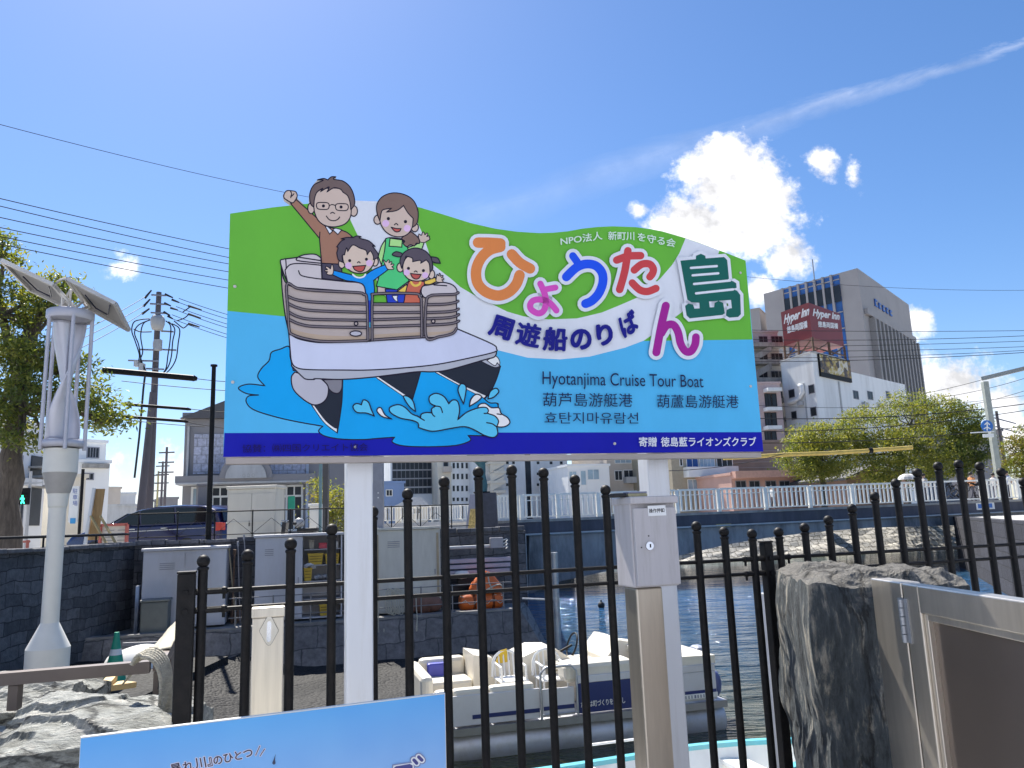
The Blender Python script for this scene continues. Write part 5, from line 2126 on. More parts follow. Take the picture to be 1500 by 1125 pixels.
b0 = at(8, 800, 21.0)
tree('big broadleaf tree with a thick trunk behind the white lamp column', (b0.x, 21, .8), .36, [at(14, 700, 21), at(20, 640, 21), at(30, 560, 21.2), at(40, 470, 21.4)],
     [bl(-10, 372, 21, 40, 32), bl(60, 440, 21.5, 52, 34), bl(0, 450, 20.6, 55, 40), bl(-30, 520, 21, 60, 50), bl(50, 515, 20.4, 50, 30), bl(95, 545, 20.6, 42, 26), bl(40, 585, 20.2, 60, 36), bl(125, 590, 20.6, 44, 26), bl(150, 615, 20.8, 30, 14), bl(-10, 610, 21, 50, 30), bl(90, 420, 21.4, 26, 22), bl(30, 640, 20, 36, 14)],
     17000, .17, [M['leafc'], M['leafa'], M['leafb']], 5)
TG = [M['leafc'], M['leafa'], M['leafb'], M['leafb']]
for lab, base, joints, blobs, n, sd, mt in (
        ('widest tree beyond the bridge, its crown rounded, before the white hotel', (1330, 62), [(1322, 690, 62), (1318, 655, 62), (1312, 630, 62)],
         [bl(1275, 630, 61, 52, 34), bl(1335, 605, 62, 50, 32), bl(1372, 610, 62, 40, 30), bl(1300, 660, 60, 58, 30), bl(1355, 655, 60.5, 60, 32), bl(1318, 690, 60, 66, 22), bl(1250, 660, 61, 30, 26)], 20000, 31, TG),
        ('smaller round tree beyond the bridge at the left end of the yellow cable cover', (1205, 60), [(1203, 690, 60), (1200, 665, 60)],
         [bl(1190, 640, 59.5, 40, 20), bl(1170, 670, 59, 30, 22), bl(1215, 672, 59, 34, 28), bl(1240, 640, 60, 26, 20), bl(1195, 690, 58.5, 34, 14)], 11000, 37, TG),
        ('dark tree beyond the bridge behind the blue round sign post', (1410, 63), [(1412, 690, 63), (1412, 650, 63)],
         [bl(1405, 620, 63, 34, 34), bl(1420, 660, 62.5, 32, 34), bl(1390, 675, 62, 36, 26), bl(1432, 640, 63, 18, 24)], 11000, 41, [M['leafc'], M['leafc'], M['leafa'], M['leafb']]),
        ('olive green tree at the right edge beyond the gantry pole', (1500, 64), [(1500, 690, 64), (1500, 660, 64)],
         [bl(1492, 660, 64, 22, 24), bl(1512, 645, 64, 26, 28), bl(1500, 685, 63, 30, 18)], 6000, 43, [M['leafd'], M['leafa'], M['leafd']])):
    p_ = at(base[0], 735, base[1])
    tree(lab, (p_.x, p_.y, .9), .32, [at(*q) for q in joints], blobs, n * 1.25, .25, mt, sd)
p_ = at(480, 775, 30)
tree('leafy yellow-green bush beside the teal pole below the sign', (p_.x, 30, .9), .06, [at(482, 750, 30)],
     [bl(480, 740, 30, 20, 22), bl(490, 765, 29.5, 22, 20), bl(465, 712, 31, 10, 12), bl(500, 735, 30, 14, 18)], 2400, .16, [M['leafa'], M['leafb'], M['leafd']], 47, 'bush', name='leafy_bush')

# ================================================================== buildings
def pl(m, k=1.0):
    return m


def window(t, q, w, h, ed, en, glass, frame, mull=1, fr=.06):
    """a framed window standing a little proud of its wall; q = lower left corner on the wall"""
    mb = MB()
    d_ = .05
    mb.m = 1
    mb.obox(q + en * .004, ed * w, Z * h, en * d_ * .4)
    mb.m = 0
    mb.obox(q - ed * fr + en * .003, ed * fr, Z * h, en * d_)
    mb.obox(q + ed * w + en * .003, ed * fr, Z * h, en * d_)
    mb.obox(q - ed * fr - Z * fr + en * .003, ed * (w + 2 * fr), Z * fr, en * d_ * 1.3)
    mb.obox(q - ed * fr + Z * h + en * .003, ed * (w + 2 * fr), Z * fr, en * d_)
    for i in range(1, mull + 1):
        mb.obox(q + ed * (w * i / (mull + 1) - fr * .35) + en * (.005 + d_ * .4), ed * fr * .7, Z * h, en * d_ * .3)
    return mb.build('window', [frame, glass], t)


class Facade:
    """a wall plane through two photo columns at given distances, with windows placed by where they are seen"""

    def __init__(self, t, xa, ya, xb, yb, ref=700):
        a, b = at(xa, ref, ya), at(xb, ref, yb)
        self.t, self.a = t, Vector((a.x, a.y, 0))
        d = Vector((b.x - a.x, b.y - a.y, 0))
        self.len = d.length
        self.e = d.normalized()
        self.n = Vector((self.e.y, -self.e.x, 0))

    def hit(self, px, py):
        d = ray(px, py)
        return CAM + d * ((self.a - CAM).dot(self.n) / d.dot(self.n))

    def win(self, x0, y0, x1, y1, glass=None, frame=None, mull=1, fr=.07):
        ym, xm = (y0 + y1) / 2, (x0 + x1) / 2
        q0, q1 = self.hit(x0, ym), self.hit(x1, ym)
        zb, zt = self.hit(xm, y1).z, self.hit(xm, y0).z
        return window(self.t, Vector((q0.x, q0.y, zb)), (q1 - q0).dot(self.e), zt - zb, self.e, self.n, glass or M['glass'], frame or M['white'], mull, fr)

    def box(self, name, x0, y0, x1, y1, out, m, inn=0.0):
        ym, xm = (y0 + y1) / 2, (x0 + x1) / 2
        q0, q1 = self.hit(x0, ym), self.hit(x1, ym)
        zb, zt = self.hit(xm, y1).z, self.hit(xm, y0).z
        mb = MB()
        mb.obox(Vector((q0.x, q0.y, zb)) - self.n * inn, self.e * (q1 - q0).dot(self.e), self.n * (out + inn), Z * (zt - zb))
        return mb.build(name, m, self.t)


def building(name, label, xa, ya, xb, yb, ytop, depth, m, roof=None, ztop=None, base=.9, cat='building', eave=.12, group=None):
    pa, pb = at(xa, 700, ya), at(xb, 700, yb)
    t = thing(name, label, cat, ((pa.x + pb.x) / 2, (pa.y + pb.y) / 2, base), group)
    fc = Facade(t, xa, ya, xb, yb)
    h = ztop if ztop is not None else fc.hit((xa + xb) / 2, ytop).z
    mb = MB()
    mb.obox(fc.a + Z * (base - .5), fc.e * fc.len, -fc.n * depth, Z * (h - base + .5))
    mb.build('wall', m, t)
    mb = MB()
    mb.obox(fc.a + Z * (h + .003) + fc.n * eave - fc.e * eave, fc.e * (fc.len + 2 * eave), -fc.n * (depth + 2 * eave), Z * .25)
    mb.build('parapet', roof or m, t)
    return t, fc, h


# --- seen between the bars, from left to right
t, f, h = building('office_building', 'white office block with dark ribbon windows seen just right of the left sign post', 572, 95, 641, 97, 610, 14, M['white_wall'])
for y0, y1 in ((677, 687.5), (689.5, 700), (702, 712.5), (715, 723)):
    f.win(575, y0, 638, y1, M['glass'], M['grey_metal'], 9)
t, f, h = building('annex_building', 'blue-grey metal clad building before the white office block', 561, 84, 592, 85, 708, 9, M['blue_wall'])
f.win(566, 718, 574, 726)
t = thing('gabled_house', 'small house with a pale gabled roof beyond the white railing', 'house', tuple(at(602, 745, 76)))
f = Facade(t, 580, 76, 626, 76.5)
mb = MB()
q0, q1 = f.hit(580, 742), f.hit(626, 742)
mb.obox(Vector((q0.x, q0.y, .4)), f.e * f.len, -f.n * 6, Z * (q0.z - .4))
mb.build('wall', M['cream_wall'], t)
mb = MB()
zr = f.hit(614, 728).z
mb.prism([q0 - f.e * .3 + f.n * .3, q1 + f.e * .3 + f.n * .3, Vector((q1.x, q1.y, zr)) - f.e * .6, Vector((q0.x, q0.y, zr)) + f.e * 1.6], -f.n * 6.4)
mb.build('roof', mat('pale_roof', (.55, .54, .52), .7), t)
f.win(588, 745, 596, 752)
f.win(606, 745, 616, 752)
t, f, h = building('narrow_building', 'narrow cream building between two white blocks seen through the fence', 641, 92, 661, 92.4, 600, 10, M['cream_wall'])
f.win(650, 676, 656, 684, M['glass'], M['grey_metal'], 0)
f.box('balcony', 648, 684, 660, 692, 1.0, M['beige_wall'])
f.win(650, 708, 658, 716, M['glass'], M['grey_metal'], 0)
t, f, h = building('apartment_block', 'white apartment block with rows of small paired windows behind the fence', 661, 92.6, 699, 93.4, 590, 12, M['white_wall'])
for y0 in (678, 694, 711.5, 729):
    for x0 in (663, 669, 675.5, 682, 690.5):
        f.win(x0, y0, x0 + 3.2, y0 + (8 if y0 < 720 else 5), M['glass'], M['white'], 0, .05)
t, f, h = building('stair_building', 'tall white building with an open zigzag stair behind the monument', 699, 90, 832, 94, 560, 14, M['white_wall'])
for k, y0 in enumerate((672, 686, 700, 714)):
    f.box('stair_flight', 711 + (k % 2) * 6, y0 + 5, 735, y0 + 9, 1.5, M['cream_wall'])
    mb = MB()
    a_, b_ = f.hit(713, y0 + 7) + f.n * 1.4, f.hit(733, y0 - 4) + f.n * 1.4
    mb.prism([a_, b_, b_ + Z * .9, a_ + Z * .9], -f.n * .15)
    mb.build('stair_parapet', M['cream_wall'], t)
f.box('window_bay', 770, 650, 778, 760, .05, M['glass'])
for y0 in (676, 692, 708):
    for x0 in (741, 750, 786, 805, 820):
        f.win(x0, y0, x0 + 4, y0 + 4, M['glass'], M['white'], 0, .05)
t, f, h = building('low_building', 'low white building with pale blue windows behind the fence left of the grey box', 832, 82, 893, 83.5, 683, 9, M['white_wall'])
f.win(834, 691, 844, 701, M['glass_pale'], M['white'], 1)
f.win(851, 690, 858, 710, M['glass_pale'], M['white'], 0)
f.win(861, 688, 877, 702, M['glass_pale'], M['white'], 1)
t, f, h = building('beige_building', 'beige building with an air conditioner balcony behind the right sign post', 890, 86, 985, 88, 640, 12, M['beige_wall'])
f.win(901, 690, 911, 703, M['glass'], M['white'], 1)
f.win(914, 689, 928, 700, M['glass'], M['white'], 1)
f.box('balcony', 913, 699, 929, 708, .9, M['concrete_pale'])
f.win(935, 686, 943, 697, M['glass'], M['white'], 0)
f.win(901, 672, 924, 678, M['glass_pale'], M['white'], 2)
t, f, h = building('balcony_building', 'beige building with a long white balcony band right of the right sign post', 985, 78, 1074, 80, 630, 12, mat('ochre_render', (.4, .35, .26), .8, var=.1))
f.win(1006, 669, 1022, 686, M['glass_blue'], M['white'], 1)
f.win(1025, 669, 1046, 684, M['glass_pale'], M['white'], 3)
f.win(1050, 668, 1072, 683, M['glass'], M['white'], 2)
f.box('balcony', 1001, 684.5, 1073.5, 699, 1.1, M['white_wall'])
f.win(1008, 703, 1022, 716, M['glass_pale'], M['white'], 1)
f.win(1025, 702, 1040, 716, M['glass'], M['white'], 1)
f.win(1048, 700, 1071, 716, M['glass_pale'], M['white'], 2)
f.win(996, 672, 999, 682, M['glass'], M['white'], 0)
t, f, h = building('tiled_building', 'brown tiled low block behind the left tree beyond the bridge', 1074, 84, 1178, 86, 648, 10, M['brown_wall'])
for y0 in (660, 668, 676, 684):
    f.box('tile_band', 1075, y0, 1177, y0 + 1.0, .06, M['grey_wall'])
t, f, h = building('pink_building', 'long low salmon pink building just above the bridge railing', 1071, 72, 1245, 75, 694, 8, M['pink_wall'])
f.box('eaves_band', 1071, 689, 1245, 699, .8, mat('salmon_band', (.62, .36, .28), .7))
for x0 in (1078, 1098, 1122, 1142, 1172, 1200):
    f.win(x0, 705, x0 + 14, 714, M['glass'], M['grey_metal'], 1)

# --- apartments with open stairs, partly behind the sign's right edge
t, f, h = building('stair_apartments', 'grey-beige apartments with open landings between the sign and the white hotel', 1060, 104, 1160, 106, 487, 12, mat('warm_grey_render', (.5, .48, .45), .8))
for k, y0 in enumerate((505, 530, 556, 586, 613, 640)):
    f.box('landing', 1092, y0, 1150 - 6 * (k % 2), y0 + 6, 1.6, M['concrete'])
    f.win(1112, y0 - 12, 1124, y0 - 2, M['glass'], M['grey_metal'], 1)
    f.win(1130, y0 - 12, 1146, y0 - 2, M['glass'], M['grey_metal'], 2)
    mb = MB()
    a_, b_ = f.hit(1094, y0 + 20) + f.n * 1.5, f.hit(1122, y0 + 4) + f.n * 1.5
    mb.prism([a_, b_, b_ - Z * .9, a_ - Z * .9], -f.n * .4)
    mb.build('stair_flight', M['concrete'], t)
t, f, h = building('pink_tower', 'slim pale pink stair tower with stacked white balconies beside the white hotel', 1118, 99, 1156, 99.5, 562, 6, mat('pale_pink_render', (.55, .42, .41), .8, var=.08))
for y0 in (570, 598, 625, 650):
    f.box('balcony', 1118, y0, 1139, y0 + 5, 1.3, M['white_wall'])
    f.win(1121, y0 + 7, 1129, y0 + 25, M['glass'], M['black'], 1)
    f.win(1131, y0 + 7, 1137, y0 + 25, M['glass'], M['black'], 0)

# --- white hotel with the red sign box
cn = at(1198, 600, 96)
ta, tb = at(1150, 600, 102), at(1330, 600, 116)
hotel = thing('hotel_building', 'white flat-walled hotel below the red rooftop sign', 'hotel', (cn.x, cn.y, .9))
zL, zM, zR = at(1150, 526, 102).z, at(1197, 516, 96).z, at(1290, 555, 110).z
mb = MB()
A_, B_, C_ = Vector((ta.x, ta.y, 0)), Vector((cn.x, cn.y, 0)), Vector((tb.x, tb.y, 0))
fl, fr_ = Facade(hotel, 1150, 102, 1198, 96, 600), Facade(hotel, 1198, 96, 1330, 116, 600)
mid = fr_.hit(1243, 580)
mid.z = 0
back_ = A_ + (mid - B_)
mb.prism([A_ + Z * .4, B_ + Z * .4, mid + Z * .4, back_ + Z * .4], Z * (zM - .4))
mb.build('wall', M['white_wall'], hotel)
mb = MB()
mb.prism([mid + Z * .4 + fr_.e * .01, C_ + Z * .4, C_ + Z * .4 - fr_.n * 8, mid + Z * .4 - fr_.n * 8 + fr_.e * .01], Z * (zR - .4))
mb.build('wing', M['white_wall'], hotel)
mb = MB()
mb.sqbar(A_ + Z * (zM + .1), B_ + Z * (zM + .1), .3, .2)
mb.sqbar(B_ + Z * (zM + .1), mid + Z * (zM + .1), .3, .2)
mb.build('parapet', M['concrete_pale'], hotel)
for x0, y0, x1, y1 in ((1156, 571, 1164, 582), (1185, 564, 1193, 576), (1160, 603, 1167, 614), (1188, 597, 1196, 609)):
    fl.win(x0, y0, x1, y1, M['glass'], M['grey_metal'], 0)
for x0, y0, x1, y1 in ((1250, 573, 1257, 584), (1271, 574, 1278, 585), (1298, 574, 1304, 583)):
    fr_.win(x0, y0, x1, y1, M['glass'], M['grey_metal'], 1)
mb = MB()
for i in range(40):
    s = fl.len * (i + .5) / 40
    mb.obox(A_ + fl.e * s + fl.n * .01 + Z * 1, fl.e * .04, fl.n * .012, Z * (min(zL, zM) - 1.2))
mb.build('cladding_ribs', M['white_wall'], hotel)
for x0, y0, x1, y1 in ((1172, 588, 1178, 594), (1262, 590, 1268, 596), (1286, 592, 1292, 597)):
    (fl if x0 < 1198 else fr_).box('air_conditioner', x0, y0, x1, y1, .5, M['concrete_pale'])
for x0 in (1181, 1232):
    (fl if x0 < 1198 else fr_).box('downpipe', x0, 560, x0 + 1.2, 640, .14, M['concrete_pale'])
mb = MB()
mb.sm = True
mb.tube([fl.hit(x_, y_) + fl.n * .25 for x_, y_ in ((1158, 590), (1166, 588), (1174, 583), (1178, 575), (1177, 566), (1173, 565))], .3, 8)
mb.build('vent_duct', M['white_wall'], hotel)
# roof framing and sign box
sg = thing('rooftop_sign', 'dark red box sign with white script lettering on an open roof frame', 'rooftop sign', tuple(at(1188, 520, 98)))
sc_ = at(1187, 470, 97)
sl_, sr_ = at(1145, 470, 101.5), at(1232, 470, 103.5)
z0s, z1s = at(1188, 494, 97).z, at(1187, 443, 97).z
P0, P1, P2 = (Vector((v.x, v.y, 0)) for v in (sl_, sc_, sr_))
mb = MB()
mb.prism([P0 + Z * z0s, P1 + Z * z0s, P2 + Z * z0s, P0 + P2 - P1 + Z * z0s], Z * (z1s - z0s))
mb.build('sign_box', mat('sign_red', pc(128, 46, 44, 1.0), .5, var=.08, scale=.6), sg)
for pa_, pb_, ptsA, ptsB in ((P0, P1, [(1147.5, 479), (1184, 466), (1150, 461)], [(1153, 489), (1183, 480), (1152.5, 478.5)]), (P1, P2, [(1190, 466), (1229, 472), (1192, 452)], [(1198, 479), (1227.5, 482), (1198, 470)])):
    e_ = (pb_ - pa_).normalized()
    FS = Flat(pa_ + Vector((e_.y, -e_.x, 0)) * .02, e_, Z, Vector((e_.y, -e_.x, 0)))
    FS.STEP = .0006
    mbx = MB()
    FS.text(mbx, 'Hyper inn', *ptsA, bold=.045)
    FS.text(mbx, '徳島両国橋', *ptsB, bold=.035)
    mbx.build('lettering', mat('sign_letter_white', (.8, .78, .76), .5), sg)
for q in (P0, P1, P2, P0 + P2 - P1, (P0 + P1) / 2, (P1 + P2) / 2):
    mb = MB()
    mb.sqbar(q + Z * (zM - 3.0), q + Z * (z0s - .01), .25)
    mb.build('frame_post', M['rust'], sg)
for a_, b_ in ((P0, P1), (P1, P2)):
    mb = MB()
    for f0 in (0, .5):
        mb.sqbar(a_.lerp(b_, f0) + Z * (zM + .3), a_.lerp(b_, f0 + .5) + Z * (z0s - .1), .12)
    mb.sqbar(a_ + Z * (zM + .9), b_ + Z * (zM + .9), .15)
    mb.build('roof_frame', M['rust'], sg)
# billboard on the right face: patches of food photographs, none of it legible
bm_ = bpy.data.materials.new('billboard_print')
bm_.use_nodes = True
N, Lk = bm_.node_tree.nodes, bm_.node_tree.links
co = N.new('ShaderNodeTexCoord')
vo = N.new('ShaderNodeTexVoronoi')
vo.inputs['Scale'].default_value = .9
Lk.new(co.outputs['Object'], vo.inputs['Vector'])
nz = N.new('ShaderNodeTexNoise')
nz.inputs['Scale'].default_value = 1.6
nz.inputs['Detail'].default_value = 5
Lk.new(co.outputs['Object'], nz.inputs['Vector'])
sepc = N.new('ShaderNodeSeparateColor')
Lk.new(vo.outputs['Color'], sepc.inputs[0])
ad = N.new('ShaderNodeMath')
ad.operation = 'MULTIPLY_ADD'
Lk.new(sepc.outputs[0], ad.inputs[0])
ad.inputs[1].default_value = .55
Lk.new(nz.outputs[0], ad.inputs[2])
cr = N.new('ShaderNodeValToRGB')
e = cr.color_ramp.elements
e[0].position, e[0].color = .3, (.03, .022, .02, 1)
e[1].position, e[1].color = 1.0, (.65, .6, .5, 1)
for p_, c_ in ((.55, (.07, .05, .045, 1)), (.7, (.28, .17, .05, 1)), (.82, (.5, .36, .05, 1))):
    k_ = e.new(p_)
    k_.color = c_
Lk.new(ad.outputs[0], cr.inputs[0])
Lk.new(cr.outputs[0], N['Principled BSDF'].inputs['Base Color'])
bb_ = thing('billboard', 'dark billboard of food photographs on the white hotel wall', 'billboard', tuple(fr_.hit(1220, 540)))
mb = MB()
fq = [fr_.hit(1199, 519), fr_.hit(1199, 551), fr_.hit(1243.5, 559), fr_.hit(1243, 527)]
zt_b, zb_b = fr_.hit(1199, 518.5).z, fr_.hit(1199, 551).z
q0 = fr_.hit(1199, 540)
q1 = fr_.hit(1243, 540)
mb.obox(Vector((q0.x, q0.y, zb_b)) + fr_.n * .01, fr_.e * (q1 - q0).length, fr_.n * .25, Z * (zt_b - zb_b))
mb.build('board', [M['black']], bb_)
mb = MB()
mb.obox(Vector((q0.x, q0.y, zb_b + .35 * 1.6)) + fr_.n * .265 + fr_.e * .1, fr_.e * ((q1 - q0).length - .2), fr_.n * .02, Z * (zt_b - zb_b - .7))
mb.build('printed_picture', bm_, bb_)

# --- tall grey tower
tw = thing('office_tower', 'tall grey office tower with a blue glass strip and vertical fins', 'office tower', tuple(at(1266, 640, 130)))
tl_, tc_, tr_ = at(1131, 560, 144), at(1276, 560, 130), at(1346, 560, 156)
TA, TB, TC = (Vector((v.x, v.y, 0)) for v in (tl_, tc_, tr_))
f1, f2 = Facade(tw, 1131, 144, 1276, 130, 560), Facade(tw, 1276, 130, 1346, 156, 560)
zt1 = f1.hit(1262, 391).z
zA, zC = f1.hit(1126, 421).z, f2.hit(1329, 444).z
mb = MB()
TD = TA + (TC - TB)
mb.prism([TA + Z * .4, TB + Z * .4, TC + Z * .4, TD + Z * .4], Z * (zt1 - .4))
mb.build('wall', M['granite'], tw)
zt2 = zt1
# recessed-looking glass strip on the left face
g0_, g1_ = f1.hit(1151, 480), f1.hit(1238, 480)
mb = MB()
mb.obox(Vector((g0_.x, g0_.y, 3)) + f1.n * .02, f1.e * (g1_ - g0_).dot(f1.e), f1.n * .05, Z * (zt1 - 3.3))
mb.build('glass_strip', M['glass_blue'], tw)
mb = MB()
n_ = 7
Lg = (g1_ - g0_).dot(f1.e)
for i in range(n_ + 1):
    q = g0_ + f1.e * Lg * i / n_
    if i in (n_,):
        continue
    mb.obox(Vector((q.x, q.y, zt1 - 17)) + f1.n * .08, f1.e * .4, f1.n * .35, Z * 17)
for k in range(14):
    z_ = zt1 - 1.2 - k * 3.0
    mb.obox(Vector((g0_.x, g0_.y, z_)) + f1.n * .075, f1.e * Lg, f1.n * .12, Z * .18)
mb.build('facade_fins', M['granite'], tw)
mb = MB()
mb.obox(Vector((g0_.x, g0_.y, zt1 - 5.2)) + f1.n * .2, f1.e * Lg, f1.n * .12, Z * 3.0)
mb.build('dark_louvre', M['glass'], tw)
# panel joints on the blank part, fins on the right face
mb = MB()
L2 = (TC - TB).length
s0 = (f2.hit(1284, 560) - TB).dot(f2.e)
for i in range(13):
    s = s0 + (L2 - s0 - .8) * i / 12
    q = TB + f2.e * s
    mb.obox(Vector((q.x, q.y, 2)) + f2.n * .01, f2.e * .9, f2.n * 1.0, Z * (zt1 - 8.5 - 2))
mb.build('facade_fins', mat('fin_concrete', (.29, .275, .27), .7, var=.06), tw)
for i in range(12):
    s = s0 + (L2 - s0 - .8) * i / 12 + .95
    q = TB + f2.e * s
    w_ = (L2 - s0 - .8) / 12 - 1.0
    mb = MB()
    mb.obox(Vector((q.x, q.y, 3)) + f2.n * .03, f2.e * w_, f2.n * .1, Z * (zt1 - 14))
    mb.build('window_strip', M['glass'], tw)
mb = MB()
mb.obox(TB + f2.e * 1 + f2.n * .02 + Z * (zt1 - 8.2), f2.e * (L2 - 1.2), f2.n * .6, Z * 1.0)
mb.build('cornice', M['granite'], tw)
mb = MB()
for i, (w_, h_) in enumerate(((1.4, 1.8), (1.0, 1.4), (1.2, 1.4), (1.1, 1.4), (1.2, 1.4))):
    q = TB + f2.e * (8 + i * 2.4)
    mb.obox(Vector((q.x, q.y, zt1 - 5.4)) + f2.n * .05, f2.e * w_, f2.n * .2, Z * .3)
    mb.obox(Vector((q.x, q.y, zt1 - 5.4 + h_ * .6)) + f2.n * .05, f2.e * w_, f2.n * .2, Z * .3)
    mb.obox(Vector((q.x, q.y, zt1 - 5.09)) + f2.n * .05, f2.e * .3, f2.n * .2, Z * h_ * .55)
mb.build('logo', mat('logo_blue', (.06, .16, .5), .4), tw)
mb = MB()
q = TA + f1.e * 9
mb.bar(Vector((q.x, q.y - 0, zt1)) - f1.n * 3, Vector((q.x, q.y, zt1 + 5)) - f1.n * 3, .12)
mb.build('antenna', M['steel'], tw)
t, f, h = building('stair_wing', 'lower grey wing at the left of the office tower', 1120, 146, 1136, 145, 450, 8, M['granite'])

# --- small house beyond the bridge
t = thing('tiled_house', 'small brown house with a dark tiled gable under the wide tree', 'house', tuple(at(1275, 720, 66)))
f = Facade(t, 1240, 66, 1318, 67.5)
q0, q1 = f.hit(1240, 700), f.hit(1318, 700)
mb = MB()
mb.obox(Vector((q0.x, q0.y, .4)), f.e * f.len, -f.n * 7, Z * (q0.z - .4))
mb.build('wall', mat('brown_siding', (.26, .17, .13), .8), t)
mb = MB()
zr = f.hit(1285, 680).z
for a_, b_ in ((q0 - f.e * .4, Vector((q0.x, q0.y, zr)) + f.e * f.len * .52), (Vector((q0.x, q0.y, zr)) + f.e * f.len * .52, q1 + f.e * .4)):
    mb.prism([a_ + f.n * .4, b_ + f.n * .4, b_ + f.n * .4 - Z * .22, a_ + f.n * .4 - Z * .22], -f.n * 7.8)
mb.build('roof', mat('dark_roof_tile', (.06, .06, .065), .6), t)
mb = MB()
mb.prism([q0, q1, Vector((q0.x, q0.y, zr - .25)) + f.e * f.len * .52], -f.n * 6.9)
mb.build('gable', mat('brown_gable', (.3, .2, .155), .8), t)
f.win(1284, 692, 1301, 699, M['glass_pale'], M['white'], 1)
t, f, h = building('grey_block', 'plain grey block behind the gantry pole at the right', 1440, 90, 1478, 91, 632, 9, M['grey_wall'])

# ================================================================== left street: buildings
SZ = .86
t, f, h = building('arcade_building', 'dark grey building with an arched entrance and glass block walls half hidden by the sign', 268, 38, 512, 40, 612, 12, M['grey_wall'])
M['glass_block'] = masonry('glass_block', (.5, .5, .6), (.44, .45, .54), (.33, .33, .38), .42, .42, 'xz', .03, .3, .3, warp=0)
zq = f.hit(330, 612).z
mb = MB()
za_, zb_ = f.hit(266, 614).z, f.hit(332, 592).z
A0, A1 = f.a - f.e * .2, f.a + f.e * (f.len + .2)
mid_ = (A0 + A1) / 2
mb.prism([A0 + Z * za_ + f.n * .4, A0.lerp(A1, .27) + Z * (zb_ + .2) + f.n * .4, A0.lerp(A1, .73) + Z * (zb_ + .2) + f.n * .4, A1 + Z * za_ + f.n * .4], -f.n * 12.6)
mb.build('roof', mat('dark_roof', (.1, .095, .1), .6), t)
f.box('glass_wall', 284, 636, 345, 694, .06, M['glass_block'])
f.box('glass_wall', 397, 600, 448, 694, .06, M['glass_block'])
f.box('canopy', 263, 698, 462, 707.5, 1.3, M['grey_wall'])
f.box('canopy_trim', 264, 707.6, 461, 710, 1.35, M['concrete_pale'])
c_ = f.hit(364, 703)
r0 = (f.hit(393, 703) - f.hit(335, 703)).dot(f.e) / 2
mb = MB()
n_ = 24
o_ = c_ + f.n * 1.5
mb.prism([o_ + f.e * r0 * cos(pi * i / n_) + Z * r0 * sin(pi * i / n_) for i in range(n_ + 1)], -f.n * 1.0)
mb.build('arch_panel', M['concrete_pale'], t)
mb = MB()
for i in range(n_):
    a_, b_ = pi * i / n_, pi * (i + 1) / n_
    mb.prism([o_ - f.n * .1 + (f.e * cos(x_) + Z * sin(x_)) * rr for x_, rr in ((a_, r0 + .01), (b_, r0 + .01), (b_, r0 * 1.3), (a_, r0 * 1.3))], -f.n * 1.1)
mb.build('arch_surround', M['grey_wall'], t)
FT = Flat(o_, f.e, Z, f.n)
mb = MB()
FT.text(mb, '· ○ ○ ○ ·', (352, 699), (376, 698.5), (352, 694))
mb.build('arch_ornament', M['concrete'], t)
f.win(283, 716, 292, 740, M['glass_pale'], M['white'], 0, .1)
f.win(312, 715, 333, 726, M['glass'], M['white'], 1, .1)
f.win(312, 729, 333, 775, M['glass'], M['white'], 1, .1)
f.win(405, 713, 418, 725, M['glass'], M['white'], 0, .1)
f.win(405, 729, 418, 775, M['glass'], M['white'], 0, .1)
f.win(421, 713, 441, 725, M['glass'], M['white'], 1, .1)
f.win(421, 728, 441, 775, M['glass'], M['white'], 1, .1)
FT = Flat(f.hit(425, 750) + f.n * .09, f.e, Z, f.n)
mb = MB()
FT.fill(mb, [(422, 727), (432, 726.5), (432, 746), (422, 746.5)], False)
mb.build('green_poster', mat('poster_green', (.03, .42, .25), .5), t)
f.box('downpipe', 274, 625, 277, 698, .15, M['concrete_pale'])
f.box('downpipe', 448, 640, 452, 790, .18, mat('pale_blue_pipe', (.45, .5, .6), .5))
f.box('column', 289, 709, 300, 772, .5, M['grey_wall'])

t, f, h = building('corner_building', 'white building with dark windows right behind the tree trunk', 5, 40, 66, 44, 620, 10, M['white_wall'])
f.win(22, 668, 31, 700, M['glass'], M['grey_metal'], 1)
f.box('dark_bay', 42, 668, 60, 770, .06, M['glass'])
f.box('balcony', 20, 702, 40, 712, .8, M['white_wall'])
f.win(24, 722, 32, 780, M['glass'], M['grey_metal'], 1)
for y0 in (676, 690, 704):
    f.box('balcony_slab', 41, y0 + 8, 61, y0 + 11, .9, M['concrete'])
t, f, h = building('apartment_building', 'pale stepped apartment building behind the white lamp column', 96, 58, 160, 60, 678, 12, M['white_wall'])
f.win(122, 694, 136, 702, M['glass'], M['grey_metal'], 2)
f.box('planter', 120, 680, 158, 686, .5, M['concrete'])
t2_, f2_, h2 = building('apartment_building', 'set back penthouse storey of the pale apartments left of the utility poles', 104, 61, 153, 63, 648, 9, M['white_wall'])
f2_.win(128, 656, 144, 670, M['glass'], M['grey_metal'], 3)
for i, (x0, x1, y0, yy, mm, lab) in enumerate(((160, 178, 716, 90, 'beige_wall', 'small beige house far down the left street'), (172, 200, 724, 100, 'white_wall', 'white low building far down the left street behind the utility poles'), (160, 200, 742, 80, 'concrete_pale', 'pale low wall-like building at the end of the left street'),
                                               (236, 262, 731, 95, 'grey_wall', 'small grey roofed building just left of the arched building'), (100, 126, 700, 48, 'cream_wall', 'narrow cream shop front under the pale apartments'))):
    building('distant_building', lab, x0, yy, x1, yy + 1, y0, 8, M[mm])
t, f, h = building('far_apartments', 'white apartments with balcony bands seen under the sign left of the left post', 470, 62, 520, 63, 640, 10, M['white_wall'])
